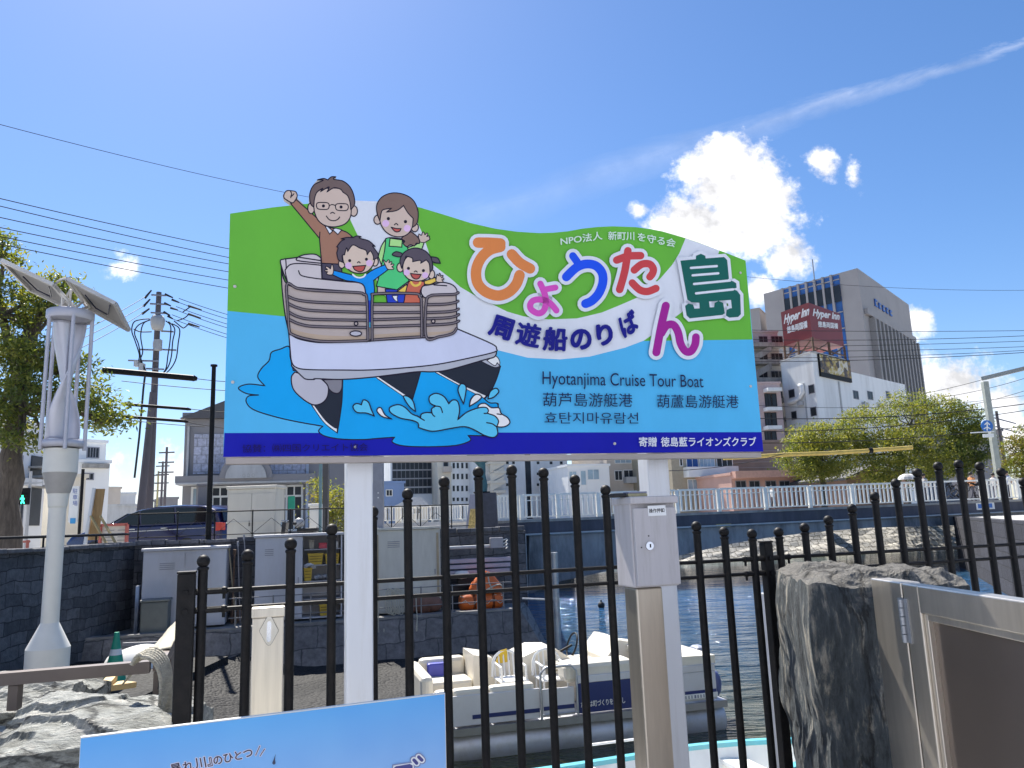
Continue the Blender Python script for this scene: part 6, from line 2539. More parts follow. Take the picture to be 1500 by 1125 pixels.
for y0 in (679, 690, 702, 713):
    f.box('balcony_band', 480, y0, 508, y0 + 7, .9, M['white_wall'])
    f.win(500, y0 + 1, 502, y0 + 5, M['glass'], M['grey_metal'], 0)

# ================================================================== utility poles and street poles
def pole_xy(px, py, y):
    p = at(px, py, y)
    return p


up = at(218, 745, 30)
ptop = at(237, 428, 30)
t = thing('utility_pole', 'tall concrete utility pole with a transformer and drooping cables left of the sign', 'utility pole', (up.x, 30, SZ))
mb = MB()
mb.sm = True
mb.bar((up.x, 30, SZ - .2), (up.x, 30, ptop.z), .17, .10, 16)
mb.build('shaft', M['pole'], t)


def on(px, py, dy=0.0):
    return at(px, py, 30 + dy)


for y_, xa_, xb_ in ((432, 222, 243), (445, 220, 246), (458, 221, 244), (485, 236, 254), (512, 236, 258), (512, 205, 236), (528, 188, 232), (540, 214, 240)):
    mb = MB()
    mb.sqbar(on(xa_, y_, -.2), on(xb_, y_ + 1, -.2), .06)
    mb.build('cross_arm', M['grey_metal'], t)
mb = MB()
mb.sm = True
c_ = on(231, 472, -.45)
mb.lathe((c_.x, c_.y, c_.z), [(.02, -.32), (.2, -.3), (.26, -.1), (.27, .12), (.2, .26), (.02, .28)], 18)
mb.build('transformer', M['concrete_pale'], t)
mb = MB()
for q0, q1 in (((226, 497), (234, 512)), ((196, 528), (202, 536)), ((203, 532), (209, 548)), ((224, 500), (231, 508))):
    a_, b_ = on(*q0, -.45), on(*q1, -.45)
    mb.obox((min(a_.x, b_.x), a_.y, min(a_.z, b_.z)), (abs(b_.x - a_.x), 0, 0), (0, .2, 0), (0, 0, abs(a_.z - b_.z)))
mb.build('switch_box', M['concrete_pale'], t)
mb = MB()
mb.sm = True
for q in ([(219, 467), (207, 468), (196, 472), (193, 485), (198, 500), (204, 520), (203, 535), (214, 552)], [(221, 468), (203, 476), (197, 488), (203, 505), (207, 528), (216, 548)],
          [(222, 468), (210, 474), (206, 492), (209, 515), (206, 530), (220, 552)], [(243, 470), (250, 478), (249, 500), (246, 520), (243, 540), (235, 550)], [(247, 471), (256, 482), (253, 500), (251, 522), (246, 538), (236, 551)],
          [(252, 474), (263, 482), (261, 503), (258, 525), (250, 540), (237, 552)], [(196, 482), (206, 486), (222, 486)], [(255, 470), (266, 479), (270, 480), (277, 474)], [(259, 470), (270, 466), (277, 460)], [(268, 457), (278, 450), (280, 448)]):
    qq = smooth_path(q, False, 5)
    mb.tube([on(v.x, v.y, -.4) for v in qq], .025, 5)
mb.build('drop_cable', M['cable'], t)
for q0, q1 in (((242, 431), (253, 436)), ((252, 439), (262, 443)), ((241, 444), (250, 448)), ((250, 451), (260, 454)), ((240, 457), (249, 462)), ((246, 463), (253, 467)), ((276, 448), (295, 454)), ((276, 460), (294, 466)), ((276, 474), (292, 479)),
               ((212, 437), (222, 425)), ((210, 449), (220, 438)), ((208, 460), (219, 452))):
    mb = MB()
    mb.bar(on(*q0, -.4), on(*q1, -.4), .05, .03, 8)
    mb.build('insulator', M['cable'], t)
s0, s1 = at(202, 748, 29), at(224, 575, 29.8)
t = thing('brace_pole', 'second leaning concrete pole propping the tall utility pole', 'utility pole', (s0.x, 29, SZ))
mb = MB()
mb.sm = True
mb.bar((s0.x, 29, SZ - .2), s1, .16, .12, 14)
mb.build('shaft', M['pole'], t)
mb = MB()
mb.sm = True
mb.tube([at(197, 700, 28.9), at(204, 640, 28.9), at(210, 570, 29), at(213, 545, 29)], .04, 6)
mb.build('cable_pipe', M['cable'], t)
t = thing('street_pole', 'slim black steel pole standing at the left edge of the sign', 'pole', tuple(at(305, 790, 20.2)))
a_, b_ = at(305, 790, 20.2), at(312, 537, 20.2)
mb = MB()
mb.sm = True
mb.bar((a_.x, 20.2, 1.2), (a_.x, 20.2, b_.z), .075, .055, 14)
mb.build('shaft', M['black'], t)
mb = MB()
mb.bar((a_.x, 20.2, b_.z + .002), (a_.x, 20.2, b_.z + .05), .09, n=14)
mb.build('cap', M['black'], t)
for nm, lab, px, y0, yy, r_, mm in (('street_pole', 'teal painted pole under the sign left of the left sign post', 469, 660, 24, .05, 'pole_teal'), ('street_pole', 'dark brown square pole beside the teal pole', 477, 640, 24.6, .085, 'pole_brown')):
    a_ = at(px, 775, yy)
    t = thing(nm, lab, 'pole', (a_.x, yy, SZ))
    mb = MB()
    if mm == 'pole_teal':
        mb.bar((a_.x, yy, SZ), (a_.x, yy, at(px, y0, yy).z), r_, n=12)
    else:
        mb.bbox((a_.x - r_, yy - r_, SZ), (2 * r_, 0, 0), (0, 2 * r_, 0), (0, 0, at(px, y0, yy).z - SZ), .01)
    mb.build('shaft', mat(mm, (.16, .26, .27) if mm == 'pole_teal' else (.09, .08, .08), .5), t)
    mb = MB()
    mb.bar((a_.x, yy, SZ - .01), (a_.x, yy, SZ + .04), r_ * 2, n=12)
    mb.build('base_plate', M['grey_metal'], t)
a_ = at(555, 772, 20.6)
t = thing('steel_column', 'broad grey steel column just right of the left sign post', 'column', (a_.x, 20.6, SZ))
mb = MB()
mb.bbox((a_.x - .14, 20.5, SZ), (.27, 0, 0), (0, .2, 0), (0, 0, 4.2), .01)
mb.build('shaft', M['grey_metal'], t)
mb = MB()
for yy_ in (722, 729):
    q = at(554, yy_, 20.49)
    mb.bar(q, q + Y * -.01, .02, n=10)
mb.build('bolt', M['white'], t)

# far small poles down the street
for i, (px, y0, yy, lab) in enumerate(((240, 655, 70, 'far thin utility pole with small cross arms left of the arched building'), (229, 690, 90, 'farther yellowish pole down the left street'), (235, 676, 82, 'thin dark pole down the left street between the other far poles'))):
    a_ = at(px, 760, yy)
    t = thing('distant_pole', lab, 'utility pole', (a_.x, yy, SZ))
    zt_ = at(px, y0, yy).z
    mb = MB()
    mb.bar((a_.x, yy, SZ), (a_.x, yy, zt_), .14, .1, 8)
    mb.build('shaft', mat('pole_yellow', (.5, .42, .2)) if i == 1 else M['pole'], t)
    for k in range(3):
        mb = MB()
        mb.sqbar((a_.x - .7, yy, zt_ - .5 - k * .9), (a_.x + .7, yy, zt_ - .5 - k * .9), .12)
        mb.build('cross_arm', M['pole'], t)

# right: gantry pole with round sign, far pole
a_, b_ = at(1458, 700, 47), at(1441, 551, 47)
t = thing('gantry_pole', 'grey-green gantry pole with a long arm and a blue round traffic sign at the right', 'street pole', (a_.x, 47, .9))
mb = MB()
w_ = .16
mb.bbox((b_.x - w_, 47 - w_, .9), (2 * w_, 0, 0), (0, 2 * w_, 0), (0, 0, b_.z - .9 - .35), .02)
e_ = at(1500, 536, 45.5) + (at(1500, 536, 45.5) - b_) * .15
mb.build('shaft', mat('gantry_paint', (.34, .36, .32), .5), t)
mb = MB()
mb.sqbar(b_ - Z * .16 - X * .15, e_ - Z * .16, .22, .22)
mb.build('arm', mat('gantry_arm_paint', (.3, .31, .29), .5), t)
mb = MB()
c_ = at(1446, 624, 46.75)
mb.bar(c_, c_ + Y * .04, .36, n=24)
mb.m = 1
FG = Flat(c_ - Y * .004, X, Z, -Y)
FG.STEP = .002
FG.stroke(mb, [(1446, 630), (1446, 619)], 2.0, smooth=False)
FG.stroke(mb, [(1442.5, 622), (1446, 618.5), (1449.5, 622)], 1.6, smooth=False)
FG.stroke(mb, [(1441.5, 628), (1446, 625.5), (1450.5, 628)], 1.6, smooth=False)
mb.build('traffic_sign', [mat('sign_blue', (.03, .16, .5), .4), M['white']], t)
mb = MB()
q0, q1 = at(1422, 634, 46.75), at(1456, 632, 46.75)
mb.sqbar(q0, q1, .06)
q0, q1 = at(1440, 641, 46.75), at(1455, 634, 46.75)
mb.obox((q0.x, 46.72, q0.z), (q1.x - q0.x, 0, 0), (0, .04, 0), (0, 0, q1.z - q0.z - .05))
mb.build('sign_plate', M['white'], t)
a_, b_ = at(1474, 700, 70), at(1468, 602, 70)
t = thing('distant_pole', 'thin utility pole beyond the bridge at the right edge', 'utility pole', (a_.x, 70, .9))
mb = MB()
mb.bar((a_.x, 70, .9), (a_.x, 70, b_.z), .18, .12, 10)
mb.build('shaft', M['pole'], t)
for k in range(3):
    mb = MB()
    mb.sqbar((a_.x - .3, 70, b_.z - .6 - k * .8), (a_.x + 1.6, 70, b_.z - 1.2 - k * .8), .1)
    mb.build('cross_arm', M['grey_metal'], t)

# ================================================================== cables
def cable(x0, y0, d0, x1, y1, d1, sag, r, label, group, m=None, name='power_cable'):
    mb = MB()
    mb.tube(arc(at(x0, y0, d0), at(x1, y1, d1), sag), r, 5)
    return tag(mb.build(name, m or M['cable'], None, True), label, 'cable', group)


G1 = 'power cables crossing the sky left of the sign'
L1 = 'one of the thin parallel power cables crossing the sky left of the sign'
for (y0, y1) in ((290, 364), (301, 377), (318, 385), (333, 396), (346, 408), (357, 420)):
    cable(-20, y0 - 4, 16, 400, y1 + 13, 24, .05, .011, L1, G1)
cable(-20, 177, 16, 470, 292, 26, .1, .008, 'lone thin cable slanting high across the upper left sky', None)
for (x1, y1) in ((40, 505), (60, 520), (80, 535)):
    pass
G2 = 'cables running right from the tall utility pole'
for (x0, y0, x1, y1) in ((262, 437, 345, 461), (262, 443, 345, 468), (258, 449, 345, 476), (258, 454, 345, 482), (252, 461, 345, 492), (250, 466, 345, 497)):
    cable(x0, y0, 29.6, x1 + 60, y1 + 17, 34, .1, .013, 'one of the thin cables running right from the top of the tall utility pole', G2)
G3 = 'cables running left from the tall utility pole'
for (x0, y0, x1, y1) in ((214, 434, 120, 490), (212, 447, 120, 500), (210, 458, 110, 520)):
    cable(x0, y0, 29.6, x1 - 60, y1 + 22, 24, .1, .013, 'one of the cables slanting down left from the tall utility pole into the tree', G3)
M['cable_cover'] = M['black']
for (x0, y0, x1, y1, r, lab) in ((150, 542, 283, 554, .09, 'thickest black cable cover crossing before the tall utility pole'), (181, 592, 274, 599, .045, 'black cable cover on the middle cable left of the sign'), (178, 610, 270, 617, .045, 'black cable cover on the lowest cable left of the sign')):
    mb = MB()
    mb.bar(at(x0, y0, 22), at(x1, y1, 23), r, n=10)
    mb.bar(at(x1, y1, 23), at(x1 + 6, y1 + 1, 23.05), r * 1.15, r * .6, 10)
    tag(mb.build('cable_cover', M['black'], None, True), lab, 'cable cover')
G4 = 'thin cables level with the roof of the arched building'
for (x0, y0, x1, y1) in ((178, 558, 330, 571), (270, 598, 332, 602), (268, 617, 332, 628), (160, 612, 270, 622), (283, 554, 332, 557)):
    cable(x0, y0, 23.2, x1 + 30, y1 + 3, 24.5, .03, .012, 'one of the thin cables passing before the arched building at the sign\'s left edge', G4)
G5 = 'cables crossing before the tower and the white hotel'
for (y0, y1, r, sg_) in ((483, 492, .02, .1), (497, 499, .022, .2), (508, 507, .02, .1), (514, 515, .02, .15), (524, 520, .02, .2), (530, 523, .025, .2), (612, 597, .035, .5), (632, 606, .03, .5), (649, 630, .03, .4), (592, 585, .016, .6)):
    cable(1080, y0, 55, 1520, y1 - 8, 58, sg_, r, 'one of the dark cables crossing before the grey tower, the white hotel and the trees', G5)
cable(1080, 404, 60, 1520, 425, 66, .4, .016, 'highest thin cable, crossing the top of the grey tower', None)
for (x0, y0, x1, y1) in ((1350, 577, 1520, 530), (1372, 583, 1520, 548), (1380, 600, 1520, 566)):
    cable(x0, y0, 62, x1, y1, 58, .2, .02, 'one of the cables slanting up to the gantry arm at the right edge', 'cables slanting up to the right edge')
cable(940, 690, 40, 1150, 664, 46, .3, .02, 'thin cable passing behind the right sign post above the bridge', None)
mb = MB()
yc = [at(1060, 671, 46), at(1110, 668.5, 46.3), at(1160, 665.5, 46.6), at(1210, 664, 47), at(1260, 661, 47.4), at(1336, 655.5, 48)]
mb.sm = True
mb.tube(yc, .125, 10)
mb.sm = False
mb.m = 1
for q_ in ((1139, 667), (1210, 663.8), (1275, 660)):
    q = at(*q_, 46.7 + (q_[0] - 1139) * .006)
    mb.bar(q - X * .12, q + X * .12, .17, n=10)
tag(mb.build('cable_cover', [mat('cover_yellow', (.55, .4, .1), .5, var=.2), M['black']]), 'long yellow cable cover crossing above the bridge before the trees', 'cable cover')

# ================================================================== things on the left street
# minivan (x runs to the right in the picture: front at the left)
def minivan():
    c0 = at(95, 790, 25.5)
    c1 = at(322, 790, 24.2)
    d = Vector((c1.x - c0.x, c1.y - c0.y, 0))
    Lc = d.length
    d.normalize()
    n = Vector((d.y, -d.x, 0))
    k = Lc / 4.85
    o = Vector((c0.x, c0.y, SZ))
    t = thing('minivan', 'dark blue minivan parked on the street behind the left wall', 'car', tuple(o + d * Lc / 2))
    Wd = 1.78

    def P(x, y, z):
        return o + d * x * k - n * y + Z * z

    low = [(0.0, .32), (-.02, .62), (.12, .8), (.5, .93), (1.05, 1.03), (1.25, 1.06), (4.78, 1.08), (4.86, .9), (4.85, .35), (4.2, .26), (.7, .24)]
    up_ = [(1.1, 1.045), (1.7, 1.4), (2.15, 1.58), (2.7, 1.67), (3.6, 1.68), (4.3, 1.63), (4.6, 1.5), (4.76, 1.07)]
    mb = MB()
    bm = bmesh.new()

    def loft(prof, ys):
        rings = []
        for y, s in ys:
            cx = sum(p[0] for p in prof) / len(prof)
            cz = min(p[1] for p in prof)
            rings.append([bm.verts.new(P(cx + (x - cx) * (1 - .02 * s), y, cz + (z - cz) * (1 - .03 * s))) for x, z in prof])
        m_ = len(prof)
        for a_, b_ in zip(rings[:-1], rings[1:]):
            for i in range(m_):
                bm.faces.new((a_[i], a_[(i + 1) % m_], b_[(i + 1) % m_], b_[i]))
        bm.faces.new(rings[0][::-1])
        bm.faces.new(rings[-1])
    loft(low, [(0.02, 2.5), (.06, 1), (.2, 0), (Wd - .2, 0), (Wd - .06, 1), (Wd - .02, 2.5)])
    loft(up_, [(.2, 2), (.26, 1), (.4, 0), (Wd - .4, 0), (Wd - .26, 1), (Wd - .2, 2)])
    bmesh.ops.recalc_face_normals(bm, faces=list(bm.faces))
    bm.verts.index_update()
    mb.sm = True
    mb.add([v.co.copy() for v in bm.verts], [[v.index for v in f_.verts] for f_ in bm.faces])
    bm.free()
    paint = mat('blue_car_paint', (.012, .016, .085), .16, .25, var=.05, spec=.8)
    body = mb.build('body', paint, t)
    body.modifiers.new('edge', 'EDGE_SPLIT').split_angle = radians(38)
    gl = mat('car_glass', (.008, .009, .014), .06, spec=.4)
    for q in ([(1.42, 1.1), (1.95, 1.46), (2.2, 1.53), (2.25, 1.1)], [(2.32, 1.1), (2.27, 1.55), (3.3, 1.6), (3.35, 1.11)], [(3.42, 1.11), (3.37, 1.6), (4.2, 1.56), (4.52, 1.4), (4.6, 1.12)]):
        mb = MB()
        mb.prism([P(x, .165 - (z - 1.1) * -.05, z) for x, z in q], n * -.02)
        mb.build('side_window', gl, t)
    mb = MB()
    mb.prism([P(1.2, .36, 1.12), P(1.72, .42, 1.43), P(1.72, Wd - .42, 1.43), P(1.2, Wd - .36, 1.12)], (Z - d) * .05)
    mb.build('windscreen', gl, t)
    mb = MB()
    mb.prism([P(4.8, .25, 1.12), P(4.67, .35, 1.48), P(4.67, Wd - .35, 1.48), P(4.8, Wd - .25, 1.12)], d * .02)
    mb.build('rear_window', gl, t)
    for y in (.0, Wd - .2):
        mb = MB()
        mb.prism([P(4.72, y - .01, .82), P(4.72, y - .01, 1.08), P(4.885, y + .03, 1.06), P(4.885, y + .03, .84)], -n * .18)
        mb.build('tail_light', mat('tail_lamp_red', (.5, .03, .02), .25), t)
    mb = MB()
    for x0, x1 in ((1.3, 4.7),):
        mb.sqbar(P(x0, .012, .88), P(x1, .012, .93), .012, .02)
    for x0 in (2.05, 3.05):
        mb.sqbar(P(x0, .005, .96), P(x0 + .2, .005, .965), .03, .03)
    mb.build('door_handle', mat('chrome_trim', (.5, .5, .55), .2, .9), t)
    for x in (.95, 3.85):
        for y in (.12, Wd - .12):
            c = P(x, y, .32)
            mb = MB()
            mb.sm = True
            mb.bar(c + n * .11, c - n * .11, .32, n=26)
            w = mb.build('wheel', M['black_soft'], t)
            mb = MB()
            mb.bar(c + n * .115, c - n * .115, .2, n=16)
            mb.build('rim', M['steel'], w)
    mb = MB()
    mb.bbox(P(1.62, -.05, 1.05), d * .1, -n * -.16, Z * .13, .02)
    mb.build('door_mirror', paint, t)


minivan()

# railing on top of the wall
ra, rb = wallp(195, 770), wallp(690, 760)
t = thing('street_railing', 'thin dark pipe railing with crossed wires along the top of the landing wall', 'railing', tuple(wallp(420, 780)))


def rl(px, z, off=-.2):
    p = wallp(px, 780) - nw * off * -1
    return Vector((p.x, p.y, z))


ztop_r = wallp(330, 749).z
for px in (200, 258, 313, 369, 425, 478, 535, 575, 618, 664):
    mb = MB()
    mb.bar(rl(px, 1.4), rl(px, ztop_r), .016, n=8)
    mb.ball(rl(px, ztop_r), .03, 8)
    mb.build('post', M['black'], t)
mb = MB()
mb.bar(rl(188, ztop_r), rl(690, ztop_r), .017, n=8)
mb.bar(rl(188, 1.56), rl(690, 1.56), .012, n=8)
mb.build('rail', M['black'], t)
pxs = [200, 258, 313, 369, 425, 478, 535, 575, 618, 664]
for a_, b_ in zip(pxs[:-1], pxs[1:]):
    mb = MB()
    mb.bar(rl(a_, 1.56), rl((a_ + b_) / 2, ztop_r - .2), .006, n=5)
    mb.bar(rl(b_, 1.56), rl((a_ + b_) / 2, ztop_r - .2), .006, n=5)
    mb.build('cross_wire', M['black'], t)
t = thing('wall_rail', 'low dark pipe rail lying along the top of the left wall', 'railing', (-9.7, 14, 1.5))
mb = MB()
mb.bar((-9.7, 9, 1.66), (-9.7, 19.5, 1.66), .03, n=10)
mb.build('rail', M['black'], t)
for y_ in (10, 12, 14, 16, 18):
    mb = MB()
    mb.bar((-9.7, y_, 1.4), (-9.7, y_, 1.66), .02, n=8)
    mb.build('post', M['black'], t)

# white street cabinet
def cabinet(name, label, px0, px1, pytop, yy, depth, m, base, cat='cabinet', doors=2, roof=True, off=None):
    a_, b_ = at(px0, (pytop + 790) / 2, yy), at(px1, (pytop + 790) / 2, yy)
    zt_ = at((px0 + px1) / 2, pytop, yy).z
    t = thing(name, label, cat, ((a_.x + b_.x) / 2, yy, base))
    w = b_.x - a_.x
    mb = MB()
    mb.bbox((a_.x, yy, base), (w, 0, 0), (0, depth, 0), (0, 0, zt_ - base), .015)
    mb.build('body', m, t)
    for i in range(doors):
        mb = MB()
        ww = (w - .06) / doors
        mb.bbox((a_.x + .03 + i * ww + .006, yy - .018, base + .06), (ww - .012, 0, 0), (0, .017, 0), (0, 0, zt_ - base - .2), .004)
        dr_ = mb.build('door', m, t)
        mb = MB()
        hx = a_.x + .03 + (i + (.92 if i == 0 else .06)) * ww
        mb.bbox((hx - .012, yy - .04, base + (zt_ - base) * .45), (.024, 0, 0), (0, .022, 0), (0, 0, .16), .004)
        mb.build('handle', M['black'], dr_)
    if roof:
        mb = MB()
        mb.bbox((a_.x - .04, yy - .05, zt_ + .002), (w + .08, 0, 0), (0, depth + .1, 0), (0, 0, .09), .015)
        mb.build('roof', m, t)
    return t, a_, b_, zt_


M['cab_cream'] = mat('cabinet_cream', (.6, .57, .5), .5, var=.06, stain=(.36, .32, .27), stain_amt=.5, stain_scale=1.2, stretch=(1, 1, .2))
t, a_, b_, zz_ = cabinet('street_cabinet', 'tall cream electrical cabinet on the street before the arched building', 333, 404, 716, 23.5, .9, M['cab_cream'], SZ)
mb = MB()
mb.bbox((a_.x - .02, 23.46, SZ + 1.02), (b_.x - a_.x + .04, 0, 0), (0, .03, 0), (0, 0, .04), .004)
mb.build('door_band', M['cab_cream'], t)
t, a_, b_, zz_ = cabinet('street_cabinet', 'small white box cabinet behind the scooter', 453, 467, 742, 26, .5, M['white'], SZ, doors=1)
t, a_, b_, zz_ = cabinet('ticket_booth', 'dark grey narrow kiosk behind the rear of the minivan', 289, 303, 712, 25.9, .4, M['grey_wall'], SZ, doors=0)

# scooter
def scooter():
    c = at(432, 782, 23.4)
    o = Vector((c.x, 23.4, SZ))
    t = thing('scooter', 'black scooter with a helmet on its seat parked behind the railing', 'scooter', tuple(o))
    bk = mat('scooter_plastic', (.02, .02, .025), .3)
    for dx in (-.55, .55):
        mb = MB()
        mb.sm = True
        mb.bar(o + X * dx + Z * .22 - Y * .05, o + X * dx + Z * .22 + Y * .05, .22, n=20)
        w = mb.build('wheel', M['black_soft'], t)
        mb = MB()
        mb.bar(o + X * dx + Z * .22 - Y * .055, o + X * dx + Z * .22 + Y * .055, .12, n=14)
        mb.build('rim', M['steel'], w)
    mb = MB()
    mb.prism([o + Vector(p) for p in ((.15, -.14, .3), (.8, -.14, .42), (.85, -.14, .62), (.5, -.14, .7), (.1, -.14, .66), (0, -.14, .45))], Y * .28)
    mb.prism([o + Vector(p) for p in ((-.35, -.1, .26), (.2, -.1, .26), (.2, -.1, .34), (-.35, -.1, .34))], Y * .2)
    mb.prism([o + Vector(p) for p in ((-.42, -.15, .28), (-.3, -.15, .32), (-.22, -.15, .98), (-.34, -.15, 1.0))], Y * .3)
    mb.build('body', bk, t)
    mb = MB()
    mb.bbox(o + Vector((.08, -.12, .7)), X * .62, Y * .24, Z * .1, .03)
    mb.build('seat', M['black_soft'], t)
    mb = MB()
    mb.bar(o + Vector((-.3, -.32, 1.04)), o + Vector((-.3, .32, 1.04)), .018)
    mb.bar(o + Vector((-.55, 0, .22)), o + Vector((-.28, 0, 1.04)), .025)
    mb.build('handlebar', M['steel'], t)
    mb = MB()
    mb.bbox(o + Vector((-.42, -.09, .86)), X * .12, Y * .18, Z * .14, .03)
    mb.build('headlight', M['glass_pale'], t)
    h = thing('helmet', 'grey motorcycle helmet resting on the scooter', 'helmet', tuple(o + Vector((.12, 0, .82))))
    mb = MB()
    mb.sm = True
    mb.ball(o + Vector((.12, 0, .96)), .15, 16, (1.1, .95, 1))
    mb.m = 1
    mb.ball(o + Vector((.04, -.03, .95)), .125, 14, (.9, 1, .5))
    mb.build('shell', [mat('helmet_grey', (.35, .35, .36), .3), bk], h)


scooter()

# wooden board on trestle, red and white frame
b0 = wallp(128, 770)
a_, b_ = at(127, 795, 19.6), at(150, 716, 19.6)
t = thing('wooden_board', 'upright bare wooden board propped on the wall top beside the white lamp column', 'board', (a_.x, 19.6, 1.45))
mb = MB()
x0_, x1_ = at(128, 790, 19.6), at(143, 790, 19.6)
x2_, x3_ = at(153, 716, 19.6), at(140, 716, 19.6)
mb.prism([x0_ - Z * .02, x1_ - Z * .02, x2_, x3_], Y * .04)
mb.build('panel', mat('plywood', (.36, .22, .09), .7, var=.2, scale=3, stretch=(6, 6, .6)), t)
mb = MB()
q0, q1 = at(124, 802, 19.55), at(138, 715, 19.55)
mb.sqbar(q0, q1, .07, .05)
mb.build('edge_strip', M['white'], t)
mb = MB()
for q0_, q1_ in (((133, 756), (159, 802)), ((147, 756), (172, 800))):
    mb.sqbar(at(*q0_, 19.5), at(*q1_, 19.1), .05, .04)
mb.build('strut', mat('pale_timber', (.5, .36, .16), .7, var=.15), t)
a_, b_ = at(147, 794, 21.2), at(187, 768, 21.2)
t = thing('notice_frame', 'low red framed white notice board behind the wooden board', 'notice', (a_.x, 21.2, .9))
mb = MB()
mb.obox((a_.x, 21.2, .95), (b_.x - a_.x, 0, 0), (0, .04, 0), (0, 0, b_.z - .95))
mb.build('board', mat('notice_cream', (.6, .55, .47), .6), t)
mb = MB()
for p0_, p1_ in (((a_.x, 21.18, b_.z), (b_.x, 21.18, b_.z)), ((a_.x, 21.18, .95), (a_.x, 21.18, b_.z)), ((b_.x, 21.18, .95), (b_.x, 21.18, b_.z))):
    mb.sqbar(p0_, p1_, .07, .07)
mb.build('frame', mat('faded_red', (.5, .13, .1), .6), t)
mb = MB()
for i in range(2):
    for k in range(4):
        mb.obox((a_.x + .1 + i * .36, 21.19, b_.z - .16 - k * .09), (.26, 0, 0), (0, .008, 0), (0, 0, .02))
mb.build('printed_lines', mat('print_grey', (.3, .28, .26)), t)

# pedestrian signal
a_ = at(33, 800, 28)
t = thing('pedestrian_signal', 'pedestrian signal showing a green walking man beside the tree trunk', 'traffic light', (a_.x, 28, SZ))
mb = MB()
mb.bar((a_.x - .02, 28.2, SZ), (a_.x - .02, 28.2, at(36, 690, 28).z), .06, .05, 10)
mb.sqbar(at(35, 708, 28.2), at(62, 707, 28.2), .07)
mb.build('post', M['concrete_pale'], t)
q = at(33, 731, 27.9)
mb = MB()
mb.bbox((q.x - .17, 27.9, q.z - .2), (.34, 0, 0), (0, .18, 0), (0, 0, .6), .02)
mb.bbox((q.x - .19, 27.75, q.z + .13), (.38, 0, 0), (0, .15, 0), (0, 0, .02), .004)
mb.build('housing', M['black'], t)
mb = MB()
c_ = Vector((q.x, 27.895, q.z))
SG = Flat(c_, X, Z, -Y)
SG.disc(mb, (33, 726), 1.3)
SG.fill(mb, [(32, 727.5), (34.2, 727.5), (36, 731.5), (34.8, 731.5), (34.4, 733), (36, 737.5), (34.4, 738), (33, 734.5), (31.6, 738), (30, 737.5), (31.6, 733), (31.2, 731), (29.6, 732), (29.4, 731)], False)
mb.build('walking_figure', mat('signal_green', (.0, .35, .15), .5, emit=((.03, 1.0, .45), 3.0)), t)
q = at(17, 712, 27.9)

# vertical shop sign
a_ = at(106, 795, 36)
t = thing('vertical_sign', 'slim white vertical sign board with blue lettering behind the lamp column', 'sign', (a_.x, 36, SZ))
q0, q1 = at(101, 790, 36), at(116, 712, 36)
mb = MB()
mb.bar((q1.x + .05, 36.15, SZ), (q1.x + .05, 36.15, q1.z + .8), .07, n=10)
mb.build('post', M['black'], t)
mb = MB()
mb.obox((q1.x - .42, 36, at(104, 765, 36).z), (.42, 0, 0), (0, .08, 0), (0, 0, q1.z - at(104, 765, 36).z))
mb.build('board', M['white'], t)
mb = MB()
VS = Flat(Vector((q1.x - .42, 35.99, 0)), X, Z, -Y)
VS.STEP = .002
for i, ch in enumerate('駐車場'):
    VS.text(mb, ch, (106.4, 723 + i * 9.0), (113.4, 723 + i * 9.0), (106.6, 715.5 + i * 9.0))
mb.build('lettering', mat('sign_ink_blue', (.12, .17, .42)), t)
mb = MB()
VS.fill(mb, [(103, 759), (111, 759), (110.6, 767), (102.6, 767)], False)
mb.build('blue_mark', mat('mark_blue', (.05, .3, .6)), t)
# small street things
a_ = at(38, 800, 26)
t = thing('red_post_rail', 'rusty red pipe guard at the foot of the tree trunk', 'guard rail', (a_.x, 26, SZ))
mb = MB()
for px in (22, 40):
    q = at(px, 800, 26)
    mb.bar((q.x, 26, SZ), (q.x, 26, SZ + .75), .05, n=10)
q0, q1 = at(20, 800, 26), at(43, 800, 26)
mb.bar((q0.x, 26, SZ + .7), (q1.x, 26, SZ + .7), .04, n=8)
mb.build('pipe_frame', mat('red_pipe', (.35, .1, .08), .6), t)

# ================================================================== on the landing
def face_plane(off):
    """a plane parallel to the landing wall, 'off' metres in front of it"""
    o = W0 + nw * off

    def f(px, py):
        d = ray(px, py)
        return CAM + d * ((o - CAM).dot(nw) / d.dot(nw))
    return f


